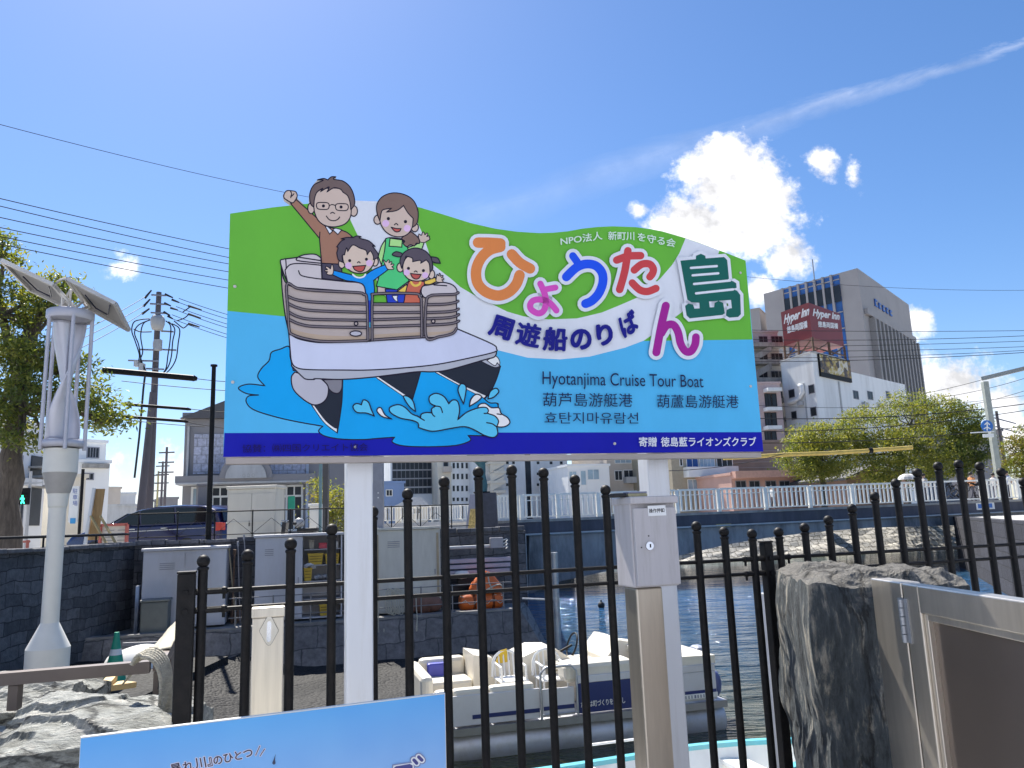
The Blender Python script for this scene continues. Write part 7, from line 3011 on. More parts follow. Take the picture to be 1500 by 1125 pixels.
def locker(name, label, px0, px1, pytop, m, off, depth, doors, cat='locker', open_part=None, base=-.6):
    fp = face_plane(off)
    a_, b_ = fp(px0, 850), fp(px1, 850)
    zt_ = fp((px0 + px1) / 2, pytop).z
    o = Vector((a_.x, a_.y, base))
    w = (Vector((b_.x, b_.y, 0)) - Vector((a_.x, a_.y, 0))).length
    t = thing(name, label, cat, tuple(o + dw * w / 2))
    H = zt_ - base
    fo = 0 if open_part is None else open_part
    wc = w * (1 - fo)
    mb = MB()
    mb.bbox(o + Z * .05, dw * wc, -nw * depth, Z * (H - .05), .012)
    if fo:
        q = o + dw * (wc + .003) + Z * .05
        wo = w - wc
        mb.obox(q - nw * (depth - .03), dw * wo, -nw * .03, Z * (H - .05))
        mb.obox(q + dw * (wo - .03), dw * .03, -nw * (depth - .031), Z * (H - .05))
        mb.obox(q, dw * (wo - .031), -nw * (depth - .031), Z * .03)
    mb.build('body', m, t)
    mb = MB()
    mb.bbox(o + Z * (H + .003) - dw * .04 + nw * .05, dw * (w + .08), -nw * (depth + .08), Z * .07, .012)
    mb.build('roof', m, t)
    for i in range(doors):
        ww = wc / doors
        mb = MB()
        mb.bbox(o + dw * (i * ww + .012) + nw * .002 + Z * .1, dw * (ww - .024), nw * .018, Z * (H - .16), .004)
        d_ = mb.build('door', m, t)
        mb = MB()
        mb.bbox(o + dw * ((i + (.9 if i == 0 else .1)) * ww) + nw * .021 + Z * H * .45, dw * .03, nw * .02, Z * .14, .004)
        mb.build('handle', M['grey_metal'], d_)
    for i in range(4):
        mb = MB()
        mb.obox(o + dw * wc * .2 + nw * .021 + Z * (H - .3 - i * .045), dw * wc * .18, nw * .008, Z * .02)
        mb.build('vent_slot', M['grey_metal'], t)
    shelves = []
    if fo:
        for f_ in (.24, .45, .64, .83):
            mb = MB()
            mb.obox(o + dw * (wc + .034) - nw * .02 + Z * (H * f_), dw * (wo - .07), -nw * (depth - .06), Z * .025)
            mb.build('shelf', M['grey_metal'], t)
            shelves.append(o + dw * (wc + .034) + Z * (H * f_ + .027))
        return t, o, w, H, shelves, wo
    return t, o, w, H


M['locker_grey'] = mat('locker_grey', (.56, .55, .58), .45, var=.06, stain=(.3, .27, .25), stain_amt=.5, stain_scale=1.0, stretch=(1, 1, .2))
t, o_, w_, H_ = locker('storage_locker', 'wide grey two door locker at the left end of the landing', 208, 331, 806, M['locker_grey'], 1.0, .9, 2)
t, o_, w_, H_, sh, wo = locker('storage_locker', 'grey locker with an open right half full of yellow crates', 373, 501, 786, M['locker_grey'], .95, .85, 1, open_part=.46)
t3, o3, w3, H3 = locker('storage_locker', 'cream locker between the left sign post and the orange life rafts', 548, 646, 776, M['cab_cream'], 1.0, .85, 1)
mb = MB()
for s_ in (.05, w3 - .11):
    mb.obox(o3 + dw * s_ + nw * .022 + Z * .1, dw * .06, nw * .012, Z * (H3 - .2))
mb.build('door_edge', mat('edge_tan', (.4, .31, .2), .6), t3)
M['crate'] = mat('crate_yellow', (.55, .36, .03), .5, var=.1)


def crate(o, w, h, label, dp=.3):
    t = thing('plastic_crate', label, 'crate', tuple(o), 'yellow crates on the open shelves')
    mb = MB()
    b = [o + dw * .02 - nw * .01, o + dw * (w - .02) - nw * .01, o + dw * (w - .02) - nw * (dp - .02), o + dw * .02 - nw * (dp - .02)]
    tp = [o + Z * h, o + dw * w + Z * h, o + dw * w - nw * dp + Z * h, o - nw * dp + Z * h]
    mb.add(b + tp, [(0, 1, 2, 3), (0, 4, 5, 1), (1, 5, 6, 2), (2, 6, 7, 3), (3, 7, 4, 0)])
    mb.build('basket', M['crate'], t)
    mb = MB()
    for f_ in (.25, .5, .75):
        mb.obox(o + dw * .03 + Z * h * f_ + nw * .004, dw * (w - .06), nw * .004, Z * .02)
    mb.build('slots', mat('crate_slot', (.2, .12, .01), .6), t)
    mb = MB()
    for i in range(4):
        mb.sqbar(tp[i], tp[(i + 1) % 4], .03, .03)
    mb.build('rim', M['crate'], t)


crate(sh[2] + dw * .1 - nw * .12, .36, .26, 'yellow basket crate on the second shelf from the top, left one')
crate(sh[2] + dw * .52 - nw * .12, .34, .24, 'yellow basket crate on the second shelf from the top, right one')
crate(sh[1] + dw * .0 - nw * .14, .2, .3, 'narrow yellow crate on the middle shelf')
crate(o_ + dw * (w_ - wo + .42) + Z * .085 - nw * .1, .38, .26, 'yellow crate on the locker floor')
for s_, ww_, hh_, c_, lab, k_ in ((.12, .12, .22, (.3, .26, .2), 'brown tin on the top shelf of the open locker', 3), (.36, .2, .14, (.5, .06, .08), 'red box on the top shelf of the open locker', 3), (.6, .24, .16, (.5, .48, .45), 'white box on the top shelf of the open locker', 3)):
    q = sh[k_] + dw * s_ - nw * .12
    mb = MB()
    mb.bbox(q, dw * ww_, -nw * .2, Z * hh_ * .8, .012)
    mb.bbox(q + Z * (hh_ * .8 + .002) - dw * .006 + nw * .006, dw * (ww_ + .012), -nw * .212, Z * hh_ * .2, .008)
    tag(mb.build('storage_box', mat('box_colour', c_, .6)), lab, 'box')
mb = MB()
mb.sm = True
for i in range(7):
    mb.ball(sh[1] + dw * (.3 + .07 * i) - nw * (.2 + .03 * (i % 3)) + Z * (.07 + .02 * (i % 2)), .075, 10, (1, 1, .8))
tag(mb.build('plastic_bag', mat('grey_bag', (.3, .3, .32), .4, bump=.5, bscale=15)), 'crumpled grey bags on the middle shelf of the open locker', 'bag')
mb = MB()
mb.sm = True
for i in range(5):
    mb.ball(sh[1] + dw * (.05 + .05 * i) - nw * .16 + Z * (.36 + .03 * sin(i)), .07, 10, (1, 1, .8))
tag(mb.build('plastic_bag', mat('white_bag', (.6, .6, .62), .4)), 'white plastic bag above the narrow yellow crate', 'bag')
# things leaning between the two lockers
fpl = face_plane(.55)
for i, (x0, y0, x1, y1, r_, c_, lab) in enumerate(((346, 905, 336, 806, .018, 'pale_timber', 'pale wooden pole leaning between the grey lockers'), (352, 905, 349, 800, .014, 'grey_metal', 'metal pole leaning between the grey lockers, left one'), (366, 905, 358, 790, .014, 'grey_metal', 'metal pole leaning between the grey lockers, right one'), (340, 900, 344, 812, .022, 'rust', 'rusty rod leaning between the grey lockers'))):
    mb = MB()
    mat_ = M.get(c_) or mat('pale_timber_pole', (.4, .33, .22), .7)
    a_, b_ = fpl(x0, y0), fpl(x1, y1) - nw * -.1
    a_.z = -.59
    mb.bar(a_, b_, r_, n=8)
    mb.bar(b_, b_ + (b_ - a_).normalized() * .12, r_ * 1.8, n=8)
    tag(mb.build('leaning_pole', mat_, None, True), lab, 'pole')
a_ = fpl(352, 880)
t = thing('wire_basket', 'wire basket of odds and ends between the grey lockers', 'basket', (a_.x, a_.y, -.6))
mb = MB()
q0 = Vector((a_.x, a_.y, -.59)) - dw * .22
for i in range(9):
    mb.bar(q0 + dw * .055 * i, q0 + dw * .055 * i + Z * .42, .006, n=5)
for k in range(6):
    mb.bar(q0 + Z * (.02 + .08 * k), q0 + dw * .44 + Z * (.02 + .08 * k), .006, n=5)
mb.build('mesh_frame', M['rust'], t)
mb = MB()
for i in range(6):
    mb.bbox(q0 + dw * .07 * i - nw * .25 + Z * .01, dw * .06, -nw * .15, Z * rnd.uniform(.2, .5), .01)
mb.build('contents', mat('odds_and_ends', (.22, .15, .12), .7, var=.4, scale=9), t)
# grey box and flat panels at the left
fp1 = face_plane(1.6)
a_, b_ = fp1(205, 900), fp1(246, 900)
t = thing('storage_bin', 'dark green-grey bin before the left locker', 'bin', (a_.x, a_.y, -.6))
zt_ = fp1(225, 882).z
mb = MB()
wbin = (Vector((b_.x, b_.y, 0)) - Vector((a_.x, a_.y, 0))).length
mb.bbox(Vector((a_.x, a_.y, -.6)), dw * wbin, -nw * .5, Z * (zt_ + .6), .03)
mb.build('body', mat('bin_green', (.13, .14, .13), .6), t)
mb = MB()
mb.bbox(Vector((a_.x, a_.y, zt_ + .003)) - dw * .02 + nw * .02, dw * (wbin + .04), -nw * .54, Z * .05, .015)
mb.build('lid', mat('bin_lid', (.17, .18, .17), .5), t)
fp2 = face_plane(.9)
a_ = fp2(199, 900)
mb = MB()
mb.obox(Vector((a_.x, a_.y, -.59)), dw * .05 - nw * .12, dw * .02 + nw * .3, Z * 1.05)
tag(mb.build('leaning_sheet', mat('panel_blue_white', (.5, .55, .66), .4)), 'pale blue panel leaning at the left side of the left locker', 'panel')
a_ = atz(208, 936, -.94)
t = thing('valve', 'small white pipe fitting with a red knob on the terrace', 'valve', (a_.x, a_.y, -1.0))
mb = MB()
mb.sm = True
mb.bar((a_.x - .15, a_.y, a_.z), (a_.x + .2, a_.y, a_.z + .03), .06, n=10)
mb.build('pipe', M['white'], t)
mb = MB()
mb.ball((a_.x, a_.y, a_.z + .12), .07, 10, (1, 1, .5))
mb.bar((a_.x, a_.y, a_.z), (a_.x, a_.y, a_.z + .1), .02, n=6)
mb.build('knob', M['rust'], t)

# traffic cone
c_ = atz(167, 1008, -1.0)
t = thing('traffic_cone', 'green traffic cone with white bands on the terrace by the left wall', 'traffic cone', (c_.x, c_.y, -1.0))
mb = MB()
mb.sm = True
pr = [(.2, .03), (.16, .28), (.13, .42), (.105, .56), (.085, .66), (.055, .82), (.04, .94)]
for i, (p0_, p1_) in enumerate(zip(pr[:-1], pr[1:])):
    mb.m = 1 if i in (1, 3) else 0
    mb.lathe((c_.x, c_.y, -1.0), [p0_, p1_], 22)
mb.build('cone_body', [mat('cone_green', (.02, .33, .2), .5), M['white']], t)
mb = MB()
mb.bbox((c_.x - .19, c_.y - .19, -1.0), (.38, 0, 0), (0, .38, 0), (0, 0, .03), .01)
mb.build('base', M['black_soft'], t)
# upturned tender and planks behind the stones
a_ = atz(215, 955, -.75)
t = thing('dinghy', 'upturned pale dinghy behind the rope on the terrace', 'dinghy', (a_.x, a_.y, -1.0))
mb = MB()
mb.sm = True
n1, n2 = 14, 10
for i in range(n1 + 1):
    f_ = i / n1
    for k in range(n2 + 1):
        g_ = k / n2
        w_ = .55 * sin(pi * (.12 + .82 * f_)) ** .6
        mb.v.append((a_.x - .75 + 1.5 * f_, a_.y + (g_ - .5) * 2 * w_, -1.0 + .42 * sin(pi * g_) ** .7 * (.5 + .5 * sin(pi * f_))))
for i in range(n1):
    for k in range(n2):
        q = i * (n2 + 1) + k
        mb.f.append((q, q + 1, q + n2 + 2, q + n2 + 1))
        mb.k.append(0)
        mb.s.append(True)
mb.build('hull', M['white'], t)
mb = MB()
mb.sqbar((a_.x - .5, a_.y, -.58), (a_.x + .5, a_.y, -.58), .05, .06)
mb.build('keel', M['grey_metal'], t)
for i, (x0, y0, x1, y1) in enumerate(((105, 1014, 190, 1002), (150, 1009, 165, 992))):
    p0_, p1_ = at(x0, y0, 4.3), at(x1, y1, 4.6)
    mb = MB()
    mb.sqbar(p0_, p1_, .12 if i == 0 else .05, .03)
    tag(mb.build('timber_plank', mat('fresh_timber', (.58, .42, .2), .7, var=.12, scale=4, stretch=(1, 6, 1))), ('pale plank lying behind the stones under the handrail', 'short upright timber offcut on the plank behind the stones')[i], 'plank')

# life rafts
fr2 = face_plane(1.25)
a_, b_ = fr2(673, 890), fr2(736, 890)
zb_, zt_ = fr2(704, 905).z, fr2(704, 868).z
zb_ = -.6
R_ = (zt_ - zb_) / 2
t = thing('life_raft', 'lower orange cylindrical life raft pack strapped with black bands on the landing', 'life raft', (a_.x, a_.y, -.6))
M['orange_pvc'] = mat('orange_fabric', (.62, .13, .02), .5, var=.12, scale=5, bump=.3, bscale=10)
mb = MB()
mb.sm = True
A_ = Vector((a_.x, a_.y, -.595 + R_))
B_ = Vector((b_.x, b_.y, -.595 + R_))
dd = (B_ - A_)
seg = [(0, .55), (.02, .8), (.06, .95), (.15, 1.0), (.85, 1.0), (.94, .95), (.98, .8), (1, .55)]
mb.tube([A_ + dd * s_ for s_, _ in seg], [R_ * r_ for _, r_ in seg], 24)
mb.build('pack', M['orange_pvc'], t)
for s_ in (.3, .33, .74, .77):
    mb = MB()
    mb.sm = True
    mb.bar(A_ + dd * (s_ - .009), A_ + dd * (s_ + .009), R_ * 1.02, n=24)
    mb.build('strap', M['black'], t)
mb = MB()
mb.tube([A_ + dd * (i / 10) + nw * R_ * .98 + Z * (.06 * sin(i * 1.9)) for i in range(11)], .012, 5)
mb.tube([A_ + dd * (i / 10) + nw * R_ * .7 + Z * (R_ * .74 - .05 * abs(sin(i * 1.2))) for i in range(11)], .012, 5)
mb.build('grab_line', M['rope'], t)
t = thing('life_raft', 'upper orange bundle draped like a tent on top of the lower life raft', 'life raft', tuple((A_ + B_) / 2 + Z * R_))
mb = MB()
ctr = A_.lerp(B_, .62) + Z * (R_ * .93)
pk = fr2(712, 836)
n1 = 20
rings = [(1.0, 0), (1.02, .12), (.95, .28), (.78, .5), (.5, .75), (.24, .93), (.02, 1.0)]
hh = pk.z - ctr.z
hw = dd.length * .40
vs = []
for r_, z_ in rings:
    for k in range(n1):
        an = 2 * pi * k / n1
        wob = 1 + .08 * noise.noise(Vector((cos(an) * 2, sin(an) * 2, z_ * 3)))
        vs.append(ctr + dw * cos(an) * hw * r_ * wob - nw * sin(an) * R_ * .9 * r_ * wob + Z * hh * z_)
mb.sm = True
mb.add(vs, [(i * n1 + k, i * n1 + (k + 1) % n1, (i + 1) * n1 + (k + 1) % n1, (i + 1) * n1 + k) for i in range(len(rings) - 1) for k in range(n1)])
mb.build('pack', M['orange_pvc'], t)
mb = MB()
mb.tube([ctr + dw * hw * .95 * cos(x_) + nw * R_ * .93 * abs(sin(x_)) + Z * (.1 + .1 * sin(x_ * 2)) for x_ in (pi * i / 10 for i in range(11))], .02, 6)
mb.tube([ctr + dw * hw * .3 + nw * R_ * .85 + Z * .05, ctr + dw * hw * .12 + nw * R_ * .7 + Z * hh * .5, ctr + dw * hw * .1 + nw * R_ * .2 + Z * hh * .95], .02, 6)
mb.build('grab_line', M['rope'], t)
t = thing('tarp_bundle', 'reddish brown tarpaulin bundle before the cream locker', 'tarpaulin', tuple(face_plane(1.2)(620, 900)))
c_ = face_plane(1.2)(622, 895)
mb = MB()
mb.sm = True
for i in range(5):
    mb.ball((c_.x + (i - 2) * .13, c_.y + .04 * (i % 2), -.36), .25, 14, (.8, .9, .95 - .08 * abs(i - 2)))
mb.build('folded_sheet', mat('brown_tarp', (.2, .1, .07), .7, var=.25, bump=.5, bscale=9), t)
t = thing('equipment_pile', 'dark heap of gear left of the orange life rafts', 'pile of gear', tuple(face_plane(.6)(665, 900)))
c_ = face_plane(.6)(665, 890)
mb = MB()
for i in range(8):
    q = Vector((c_.x, c_.y, -.6)) + dw * rnd.uniform(-.5, .4)
    mb.bbox(q, dw * rnd.uniform(.2, .5), -nw * rnd.uniform(.1, .3), Z * rnd.uniform(.3, 1.0), .02)
mb.build('gear', M['black_soft'], t)
mb = MB()
mb.sm = True
q = face_plane(.8)(676, 842)
mb.ball(q, .16, 10, (1.3, .8, .7))
mb.ball(q + dw * .12, .1, 10)
mb.build('pale_cloth', M['sun_white'], t)

# fixtures on the wall
fw = face_plane(.42)
t = thing('wall_bench', 'lilac-grey slatted shelf fixed to the wall above the life rafts', 'shelf', tuple(fw(700, 830)))
for k in range(3):
    a_, b_ = fw(650, 818 + k * 8), fw(745 - k, 816 + k * 8)
    zq = fw(700, 817 + k * 8.2).z
    mb = MB()
    mb.bbox(Vector((a_.x, a_.y, zq - .11)), dw * (b_ - a_).dot(dw), nw * .25, Z * .105, .01)
    mb.build('slat', mat('lilac_board', (.36, .33, .4), .5), t)
t = thing('conduit', 'pale conduit pipe with a grey junction box on the landing wall', 'conduit', tuple(fw(690, 800)))
a_, b_ = fw(648, 803), fw(716, 797)
b_.z = a_.z
mb = MB()
mb.bar(a_ + nw * .05, b_ + nw * .05, .045, n=10)
mb.build('pipe', M['concrete_pale'], t)
a_, b_ = fw(717, 803), fw(735, 787)
mb = MB()
mb.bbox(Vector((a_.x, a_.y, a_.z)), dw * (b_ - a_).dot(dw), nw * .15, Z * (b_.z - a_.z), .012)
mb.build('junction_box', M['grey_metal'], t)
mb = MB()
for k in range(3):
    q = fw(736, 791 + k * 5) + nw * .06
    mb.tube([q, q + dw * .1 + Z * .03, q + dw * .14, q + dw * .08 - Z * .05], .014, 5)
mb.build('cable_loop', M['white'], t)

# railing along the landing's edge with a coil of rope
t = thing('landing_railing', 'low thin pipe railing along the edge of the stone landing', 'railing', tuple(F1 + Z * -.6))
fe = Flat(F0, dq, Z, nq)


def ledge(px, z):
    d = ray(px, 890)
    o = F0 - nq * .12
    p = CAM + d * ((o - CAM).dot(nq) / d.dot(nq))
    return Vector((p.x, p.y, z))


M['pipe_grey'] = mat('pipe_grey', (.25, .24, .24), .5, .4)
for px in (345, 400, 455, 510, 575, 617, 663, 700, 738):
    mb = MB()
    mb.bar(ledge(px, -.56), ledge(px, .12), .018, n=8)
    mb.build('post', M['pipe_grey'], t)
for z_ in (.1, -.12, -.34):
    mb = MB()
    mb.bar(ledge(335, z_), ledge(750, z_), .012, n=7)
    mb.build('rail', M['pipe_grey'], t)
t = thing('rope_coil', 'coil of cream rope hanging on the landing railing below the cream locker', 'rope', tuple(ledge(578, -.3)))
for k in range(6):
    c_ = ledge(570 + k * 3.4, .1) + nq * (.03 + .004 * k)
    pts = [c_ + dq * .09 * sin(x_) + Z * (-.28 - .02 * (k % 3) + .3 * cos(x_)) for x_ in (2 * pi * i / 16 for i in range(17))]
    mb = MB()
    mb.sm = True
    mb.tube(pts, .016, 6)
    mb.build('rope_loop', M['rope'], t)
t = thing('hanging_rope', 'rope hanging down the stone face of the landing beside the left sign post', 'rope', tuple(ledge(553, -.6)))
mb = MB()
mb.sm = True
c_ = ledge(553, -.5) + nq * .17
mb.tube([c_ + Z * .4, c_, c_ - Z * .5, c_ - Z * .75 + dq * .05, c_ - Z * .7 + dq * .12, c_ + dq * .13 - Z * .3], .016, 6)
mb.build('rope_loop', M['rope'], t)
t = thing('hanging_rope', 'short frayed rope hanging below the brown tarpaulin', 'rope', tuple(ledge(608, -.6)))
mb = MB()
mb.sm = True
c_ = ledge(608, -.3) + nq * .17
mb.tube([c_ + Z * .3, c_, c_ - Z * .3 + dq * .02, c_ - Z * .62], [.014, .014, .014, .03], 6)
mb.build('rope_loop', M['rope'], t)

# monument with a bronze figure at the end of the bridge
mo = at(706, 768, 33)
t = thing('monument', 'dark polished stone pedestal at the left end of the bridge railing', 'monument', (mo.x, 33, SZ))
a_, b_ = at(683, 770, 33), at(727, 723, 33)
zt_ = at(705, 722, 33).z
mb = MB()
mb.prism([(a_.x + .2, 33, .8), (b_.x + .03, 33, .8), (b_.x - .02, 33, zt_), (a_.x + .55, 33, zt_)], Y * 1.2)
mb.build('block', mat('dark_granite', (.03, .037, .06), .5, var=.3, scale=5), t)
mb = MB()
q = [(a_.x - .1, 32.6, .8), (a_.x + .42, 32.6, .8), (a_.x + .62, 32.9, zt_ - .05), (a_.x + .2, 32.9, zt_ - .05)]
mb.prism(q, Y * .25)
mb.m = 1
pq = [Vector(v) for v in q]
cA, cB = (pq[0] * .7 + pq[3] * .3), (pq[1] * .7 + pq[2] * .3)
cC, cD = (pq[0] * .3 + pq[3] * .7), (pq[1] * .3 + pq[2] * .7)
mb.prism([cA.lerp(cB, .2), cA.lerp(cB, .8), cC.lerp(cD, .8), cC.lerp(cD, .2)], Y * -.02)
mb.build('inscription_slab', [mat('grey_slab', (.25, .25, .3), .5), mat('gold_letters', (.5, .35, .12), .4, .5, var=.5, scale=14)], t)
t = thing('bronze_sculpture', 'green bronze sculpture standing on the dark stone pedestal', 'sculpture', (mo.x, 33.5, zt_))
mb = MB()
mb.sm = True
c_ = Vector((at(706, 720, 33.5).x, 33.5, zt_))
pts = [c_, c_ + Vector((.1, 0, .35)), c_ + Vector((-.02, 0, .8)), c_ + Vector((.06, 0, 1.1)), c_ + Vector((-.1, 0, 1.5)), c_ + Vector((-.05, 0, 2.0))]
mb.tube(pts, [.22, .16, .2, .13, .3, .2], 12)
for sg_ in (-1, 1):
    mb.tube([c_ + Vector((0, 0, 1.35)), c_ + Vector((sg_ * .35, -.1, 1.55)), c_ + Vector((sg_ * .55, 0, 1.9)), c_ + Vector((sg_ * .5, 0, 2.3))], [.12, .2, .16, .05], 8)
mb.ball(c_ + Vector((0, -.05, 2.25)), .2, 12)
mb.build('figure', mat('verdigris_bronze', (.05, .13, .15), .5, .4, var=.3, scale=6), t)
mb = MB()
mb.bbox(c_ + Vector((-.35, -.3, .003)), X * .7, Y * .6, Z * .06, .01)
mb.build('plinth_plate', M['black'], t)

# white railing beyond the street, left of the monument
t = thing('promenade_railing', 'white slatted railing beyond the street, left of the monument', 'railing', tuple(at(620, 755, 56)))
for px in range(545, 700, 22):
    a_, b_ = at(px, 755, 56), at(px + 22, 755, 56.3)
    z0_, z1_ = at(px, 765 - (px - 545) * .02, 56).z, at(px, 744 - (px - 545) * .03, 56).z
    mb = MB()
    mb.sqbar((a_.x, a_.y, z1_), (b_.x, b_.y, z1_), .1, .1)
    mb.sqbar((a_.x, a_.y, z0_ + .1), (b_.x, b_.y, z0_ + .1), .08, .08)
    for i in range(6):
        q = Vector((a_.x, a_.y, 0)).lerp(Vector((b_.x, b_.y, 0)), i / 6)
        mb.obox(q + Z * (z0_ + .12), X * .07, Y * .04, Z * (z1_ - z0_ - .14))
    mb.obox((a_.x - .06, a_.y, SZ), X * .14, Y * .1, Z * (z1_ - SZ + .1))
    mb.build('railing_panel', M['rail_white'], t)
mb = MB()
a_, b_ = at(540, 770, 55.5), at(700, 770, 56)
mb.obox((a_.x, 55.5, SZ), X * (b_.x - a_.x), Y * .4, Z * (at(620, 765, 55.5).z - SZ))
mb.build('kerb', M['concrete_pale'], t)

# ================================================================== in the water
c_ = atz(818, 953, -1.6)
t = thing('mooring_pile', 'tall galvanised steel pile standing in the river behind the pontoon boat', 'pile', (c_.x, c_.y, -1.6))
zt_ = at(817, 809, c_.y).z
mb = MB()
mb.sm = True
mb.bar((c_.x, c_.y, -3), (c_.x, c_.y, zt_), .085, n=20)
mb.build('tube', mat('pile_steel', (.4, .41, .42), .5, .5, var=.15, stain=(.15, .12, .09), stain_amt=.7, stain_scale=1.5), t)
mb = MB()
q0, q1 = at(765, 877, c_.y), at(812, 879, c_.y)
mb.bar(q0, (c_.x, c_.y, q1.z), .03, n=8)
mb.build('cross_bar', M['steel'], t)
c_ = atz(881, 890, -1.6)
t = thing('buoy', 'small round black buoy floating behind the pontoon boat', 'buoy', (c_.x, c_.y, -1.6))
mb = MB()
mb.sm = True
mb.ball((c_.x, c_.y, -1.52), .13, 16)
mb.build('float', M['black_soft'], t)
mb = MB()
mb.bar((c_.x, c_.y, -1.42), (c_.x, c_.y, -1.33), .03, n=8)
mb.build('eye', M['black'], t)
for lab, px, py, yy, r_ in (('white pipe pile rising from the water right of the square fence post', 1117, 871, 6.6, .034),):
    q = at(px, py, yy)
    t = thing('mooring_pile', lab, 'pile', (q.x, yy, -1.6))
    mb = MB()
    mb.sm = True
    mb.bar((q.x, yy, -2.6), (q.x, yy, q.z), r_, n=16)
    mb.build('tube', mat('white_pile', (.6, .6, .64), .4, var=.1), t)
    mb = MB()
    mb.bar((q.x, yy, q.z + .001), (q.x, yy, q.z + .012), r_ * 1.1, n=16)
    mb.build('cap', M['white'], t)

# ------------------------------------------------------------------ pontoon boat
WL = -1.6
b0, b1 = atz(648, 1120, WL), atz(1068, 1069, WL)
bdx = Vector((b1.x - b0.x, b1.y - b0.y, 0)).normalized()
bny = Vector((-bdx.y, bdx.x, 0))            # away from the viewer
bow = b0 - bdx * .28
LB = (b1 - bow).dot(bdx)
boat = thing('pontoon_boat', 'white and blue pontoon boat with cream seats moored beyond the fence', 'boat', tuple(bow + bdx * LB / 2))


def bp(x, y, z):
    return bow + bdx * x + bny * y + Z * z


BWid = 2.0
M['boat_white'] = mat('boat_white', (.62, .62, .64), .4, var=.05, stain=(.42, .4, .38), stain_amt=.4, stain_scale=2)
M['boat_blue'] = mat('boat_blue', (.014, .028, .14), .35, var=.05)
M['cream_vinyl'] = mat('cream_vinyl', (.68, .63, .53), .45, var=.05, scale=4, bump=.12, bscale=14)
M['blue_vinyl'] = mat('blue_vinyl', (.05, .06, .38), .45)
M['pontoon'] = mat('pontoon_aluminium', (.58, .59, .64), .42, .35, var=.12, scale=3, stain=(.25, .22, .16), stain_amt=.6, stain_scale=1.5)
for y in (.26, BWid - .26):
    mb = MB()
    mb.sm = True
    seg = [(-.1, .03, .12), (.15, .13, .05), (.45, .22, .0), (.7, .26, 0), (LB - .05, .26, 0), (LB, .22, 0)]
    mb.tube([bp(s_, y, .13 + h_) for s_, _, h_ in seg], [r_ for _, r_, _ in seg], 24)
    mb.build('pontoon', M['pontoon'], boat)
mb = MB()
mb.bbox(bp(.3, 0, .345), bdx * (LB - .3), bny * BWid, Z * .09, .01)
mb.build('deck', M['pontoon'], boat)
mb = MB()
mb.sqbar(bp(.3, -.03, .39), bp(LB - .02, -.03, .39), .05, .1)
mb.sqbar(bp(.3, BWid + .03, .39), bp(LB - .02, BWid + .03, .39), .05, .1)
mb.build('rub_rail', mat('rub_rail_grey', (.3, .31, .34), .4, .6), boat)
DK = .438
gx0, gx1 = LB * .40, LB * .535           # gate
px_ = lambda px: (lambda p: (p - bow).dot(bdx))(CAM + ray(px, 1050) * ((b0 - CAM).dot(bny) / ray(px, 1050).dot(bny)))
gx0, gx1 = px_(793), px_(846)
sx0, sx1 = px_(846.5), px_(1003)
ex0, ex1 = px_(1004), px_(1053)
for (x0, x1, h) in ((px_(640) - .3, gx0 - .01, .4), (gx0 + .03, gx1 - .03, .38)):
    mb = MB()
    mb.bbox(bp(x0, .0, DK + .02), bdx * (x1 - x0), bny * .03, Z * h, .006)
    mb.build('side_panel', M['boat_white'], boat)
mb = MB()
mb.obox(bp(px_(692), -.006, DK + .1), bdx * (gx0 - .02 - px_(692)), bny * .005, Z * .055)
mb.obox(bp(gx0 + .04, -.006, DK + .11), bdx * (gx1 - gx0 - .08), bny * .005, Z * .055)
mb.build('stripe', M['boat_blue'], boat)
mb = MB()
mb.bbox(bp(sx0, 0, DK + .02), bdx * (sx1 - sx0), bny * .03, Z * .41, .006)
bs = mb.build('blue_side_panel', M['boat_blue'], boat)
BF = Flat(bp(0, -.002, 0), bdx, Z, -bny)
BF.STEP = .0003
mb = MB()
BF.text(mb, 'たちは町づくりを応援し', (851, 1037), (916, 1030), (850.6, 1027.5), bold=.02)
mb.build('lettering', M['white'], bs)
mb = MB()
mb.bbox(bp(sx0, 0, DK + .433), bdx * (ex1 - sx0), bny * .03, Z * .1, .006)
mb.bbox(bp(ex0, 0, DK + .02), bdx * (ex1 - ex0), bny * .03, Z * .41, .006)
mb.build('stern_panel', M['boat_white'], boat)
mb = MB()
mb.obox(bp(ex0 + .02, -.006, DK + .1), bdx * (ex1 - ex0 - .03), bny * .005, Z * .07)
mb.build('stripe', M['boat_blue'], boat)
mb = MB()
mb.obox(bp(px_(1002) - .0, -.045, .5), bdx * (px_(1052) - px_(1002)), bny * .01, Z * .07)
mb.m = 1
for i in range(9):
    mb.obox(bp(px_(1004) + i * .05, -.047, .51), bdx * rnd.uniform(.015, .035), bny * .002, Z * .045)
mb.build('registration_plate', [M['white'], mat('plate_ink', (.2, .22, .3))], boat)
# gate frame
mb = MB()
mb.sm = True
for x0, x1 in ((gx0, gx1),):
    mb.tube([bp(x0, -.03, DK), bp(x0, -.03, DK + .62), bp(x0 + .08, -.03, DK + .7), bp(x1 - .08, -.03, DK + .7), bp(x1, -.03, DK + .62), bp(x1, -.03, DK)], .018, 8)
    mb.tube([bp(x0, -.03, DK + .06), bp(x1, -.03, DK + .06)], .012, 6)
mb.build('gate', M['steel'], boat)
# near bow seat with cushions
for i, (x0, x1) in enumerate(((.2, px_(664)), (px_(665), px_(718)), (px_(719), gx0 - .06))):
    mb = MB()
    mb.bbox(bp(x0, .035, DK + .26), bdx * (x1 - x0 - .01), bny * .16, Z * .24, .05)
    mb.build('seat_back', M['cream_vinyl'], boat)
    mb = MB()
    mb.bbox(bp(x0, .2, DK), bdx * (x1 - x0 - .01), bny * .5, Z * .36, .05)
    mb.build('seat', M['cream_vinyl'], boat)
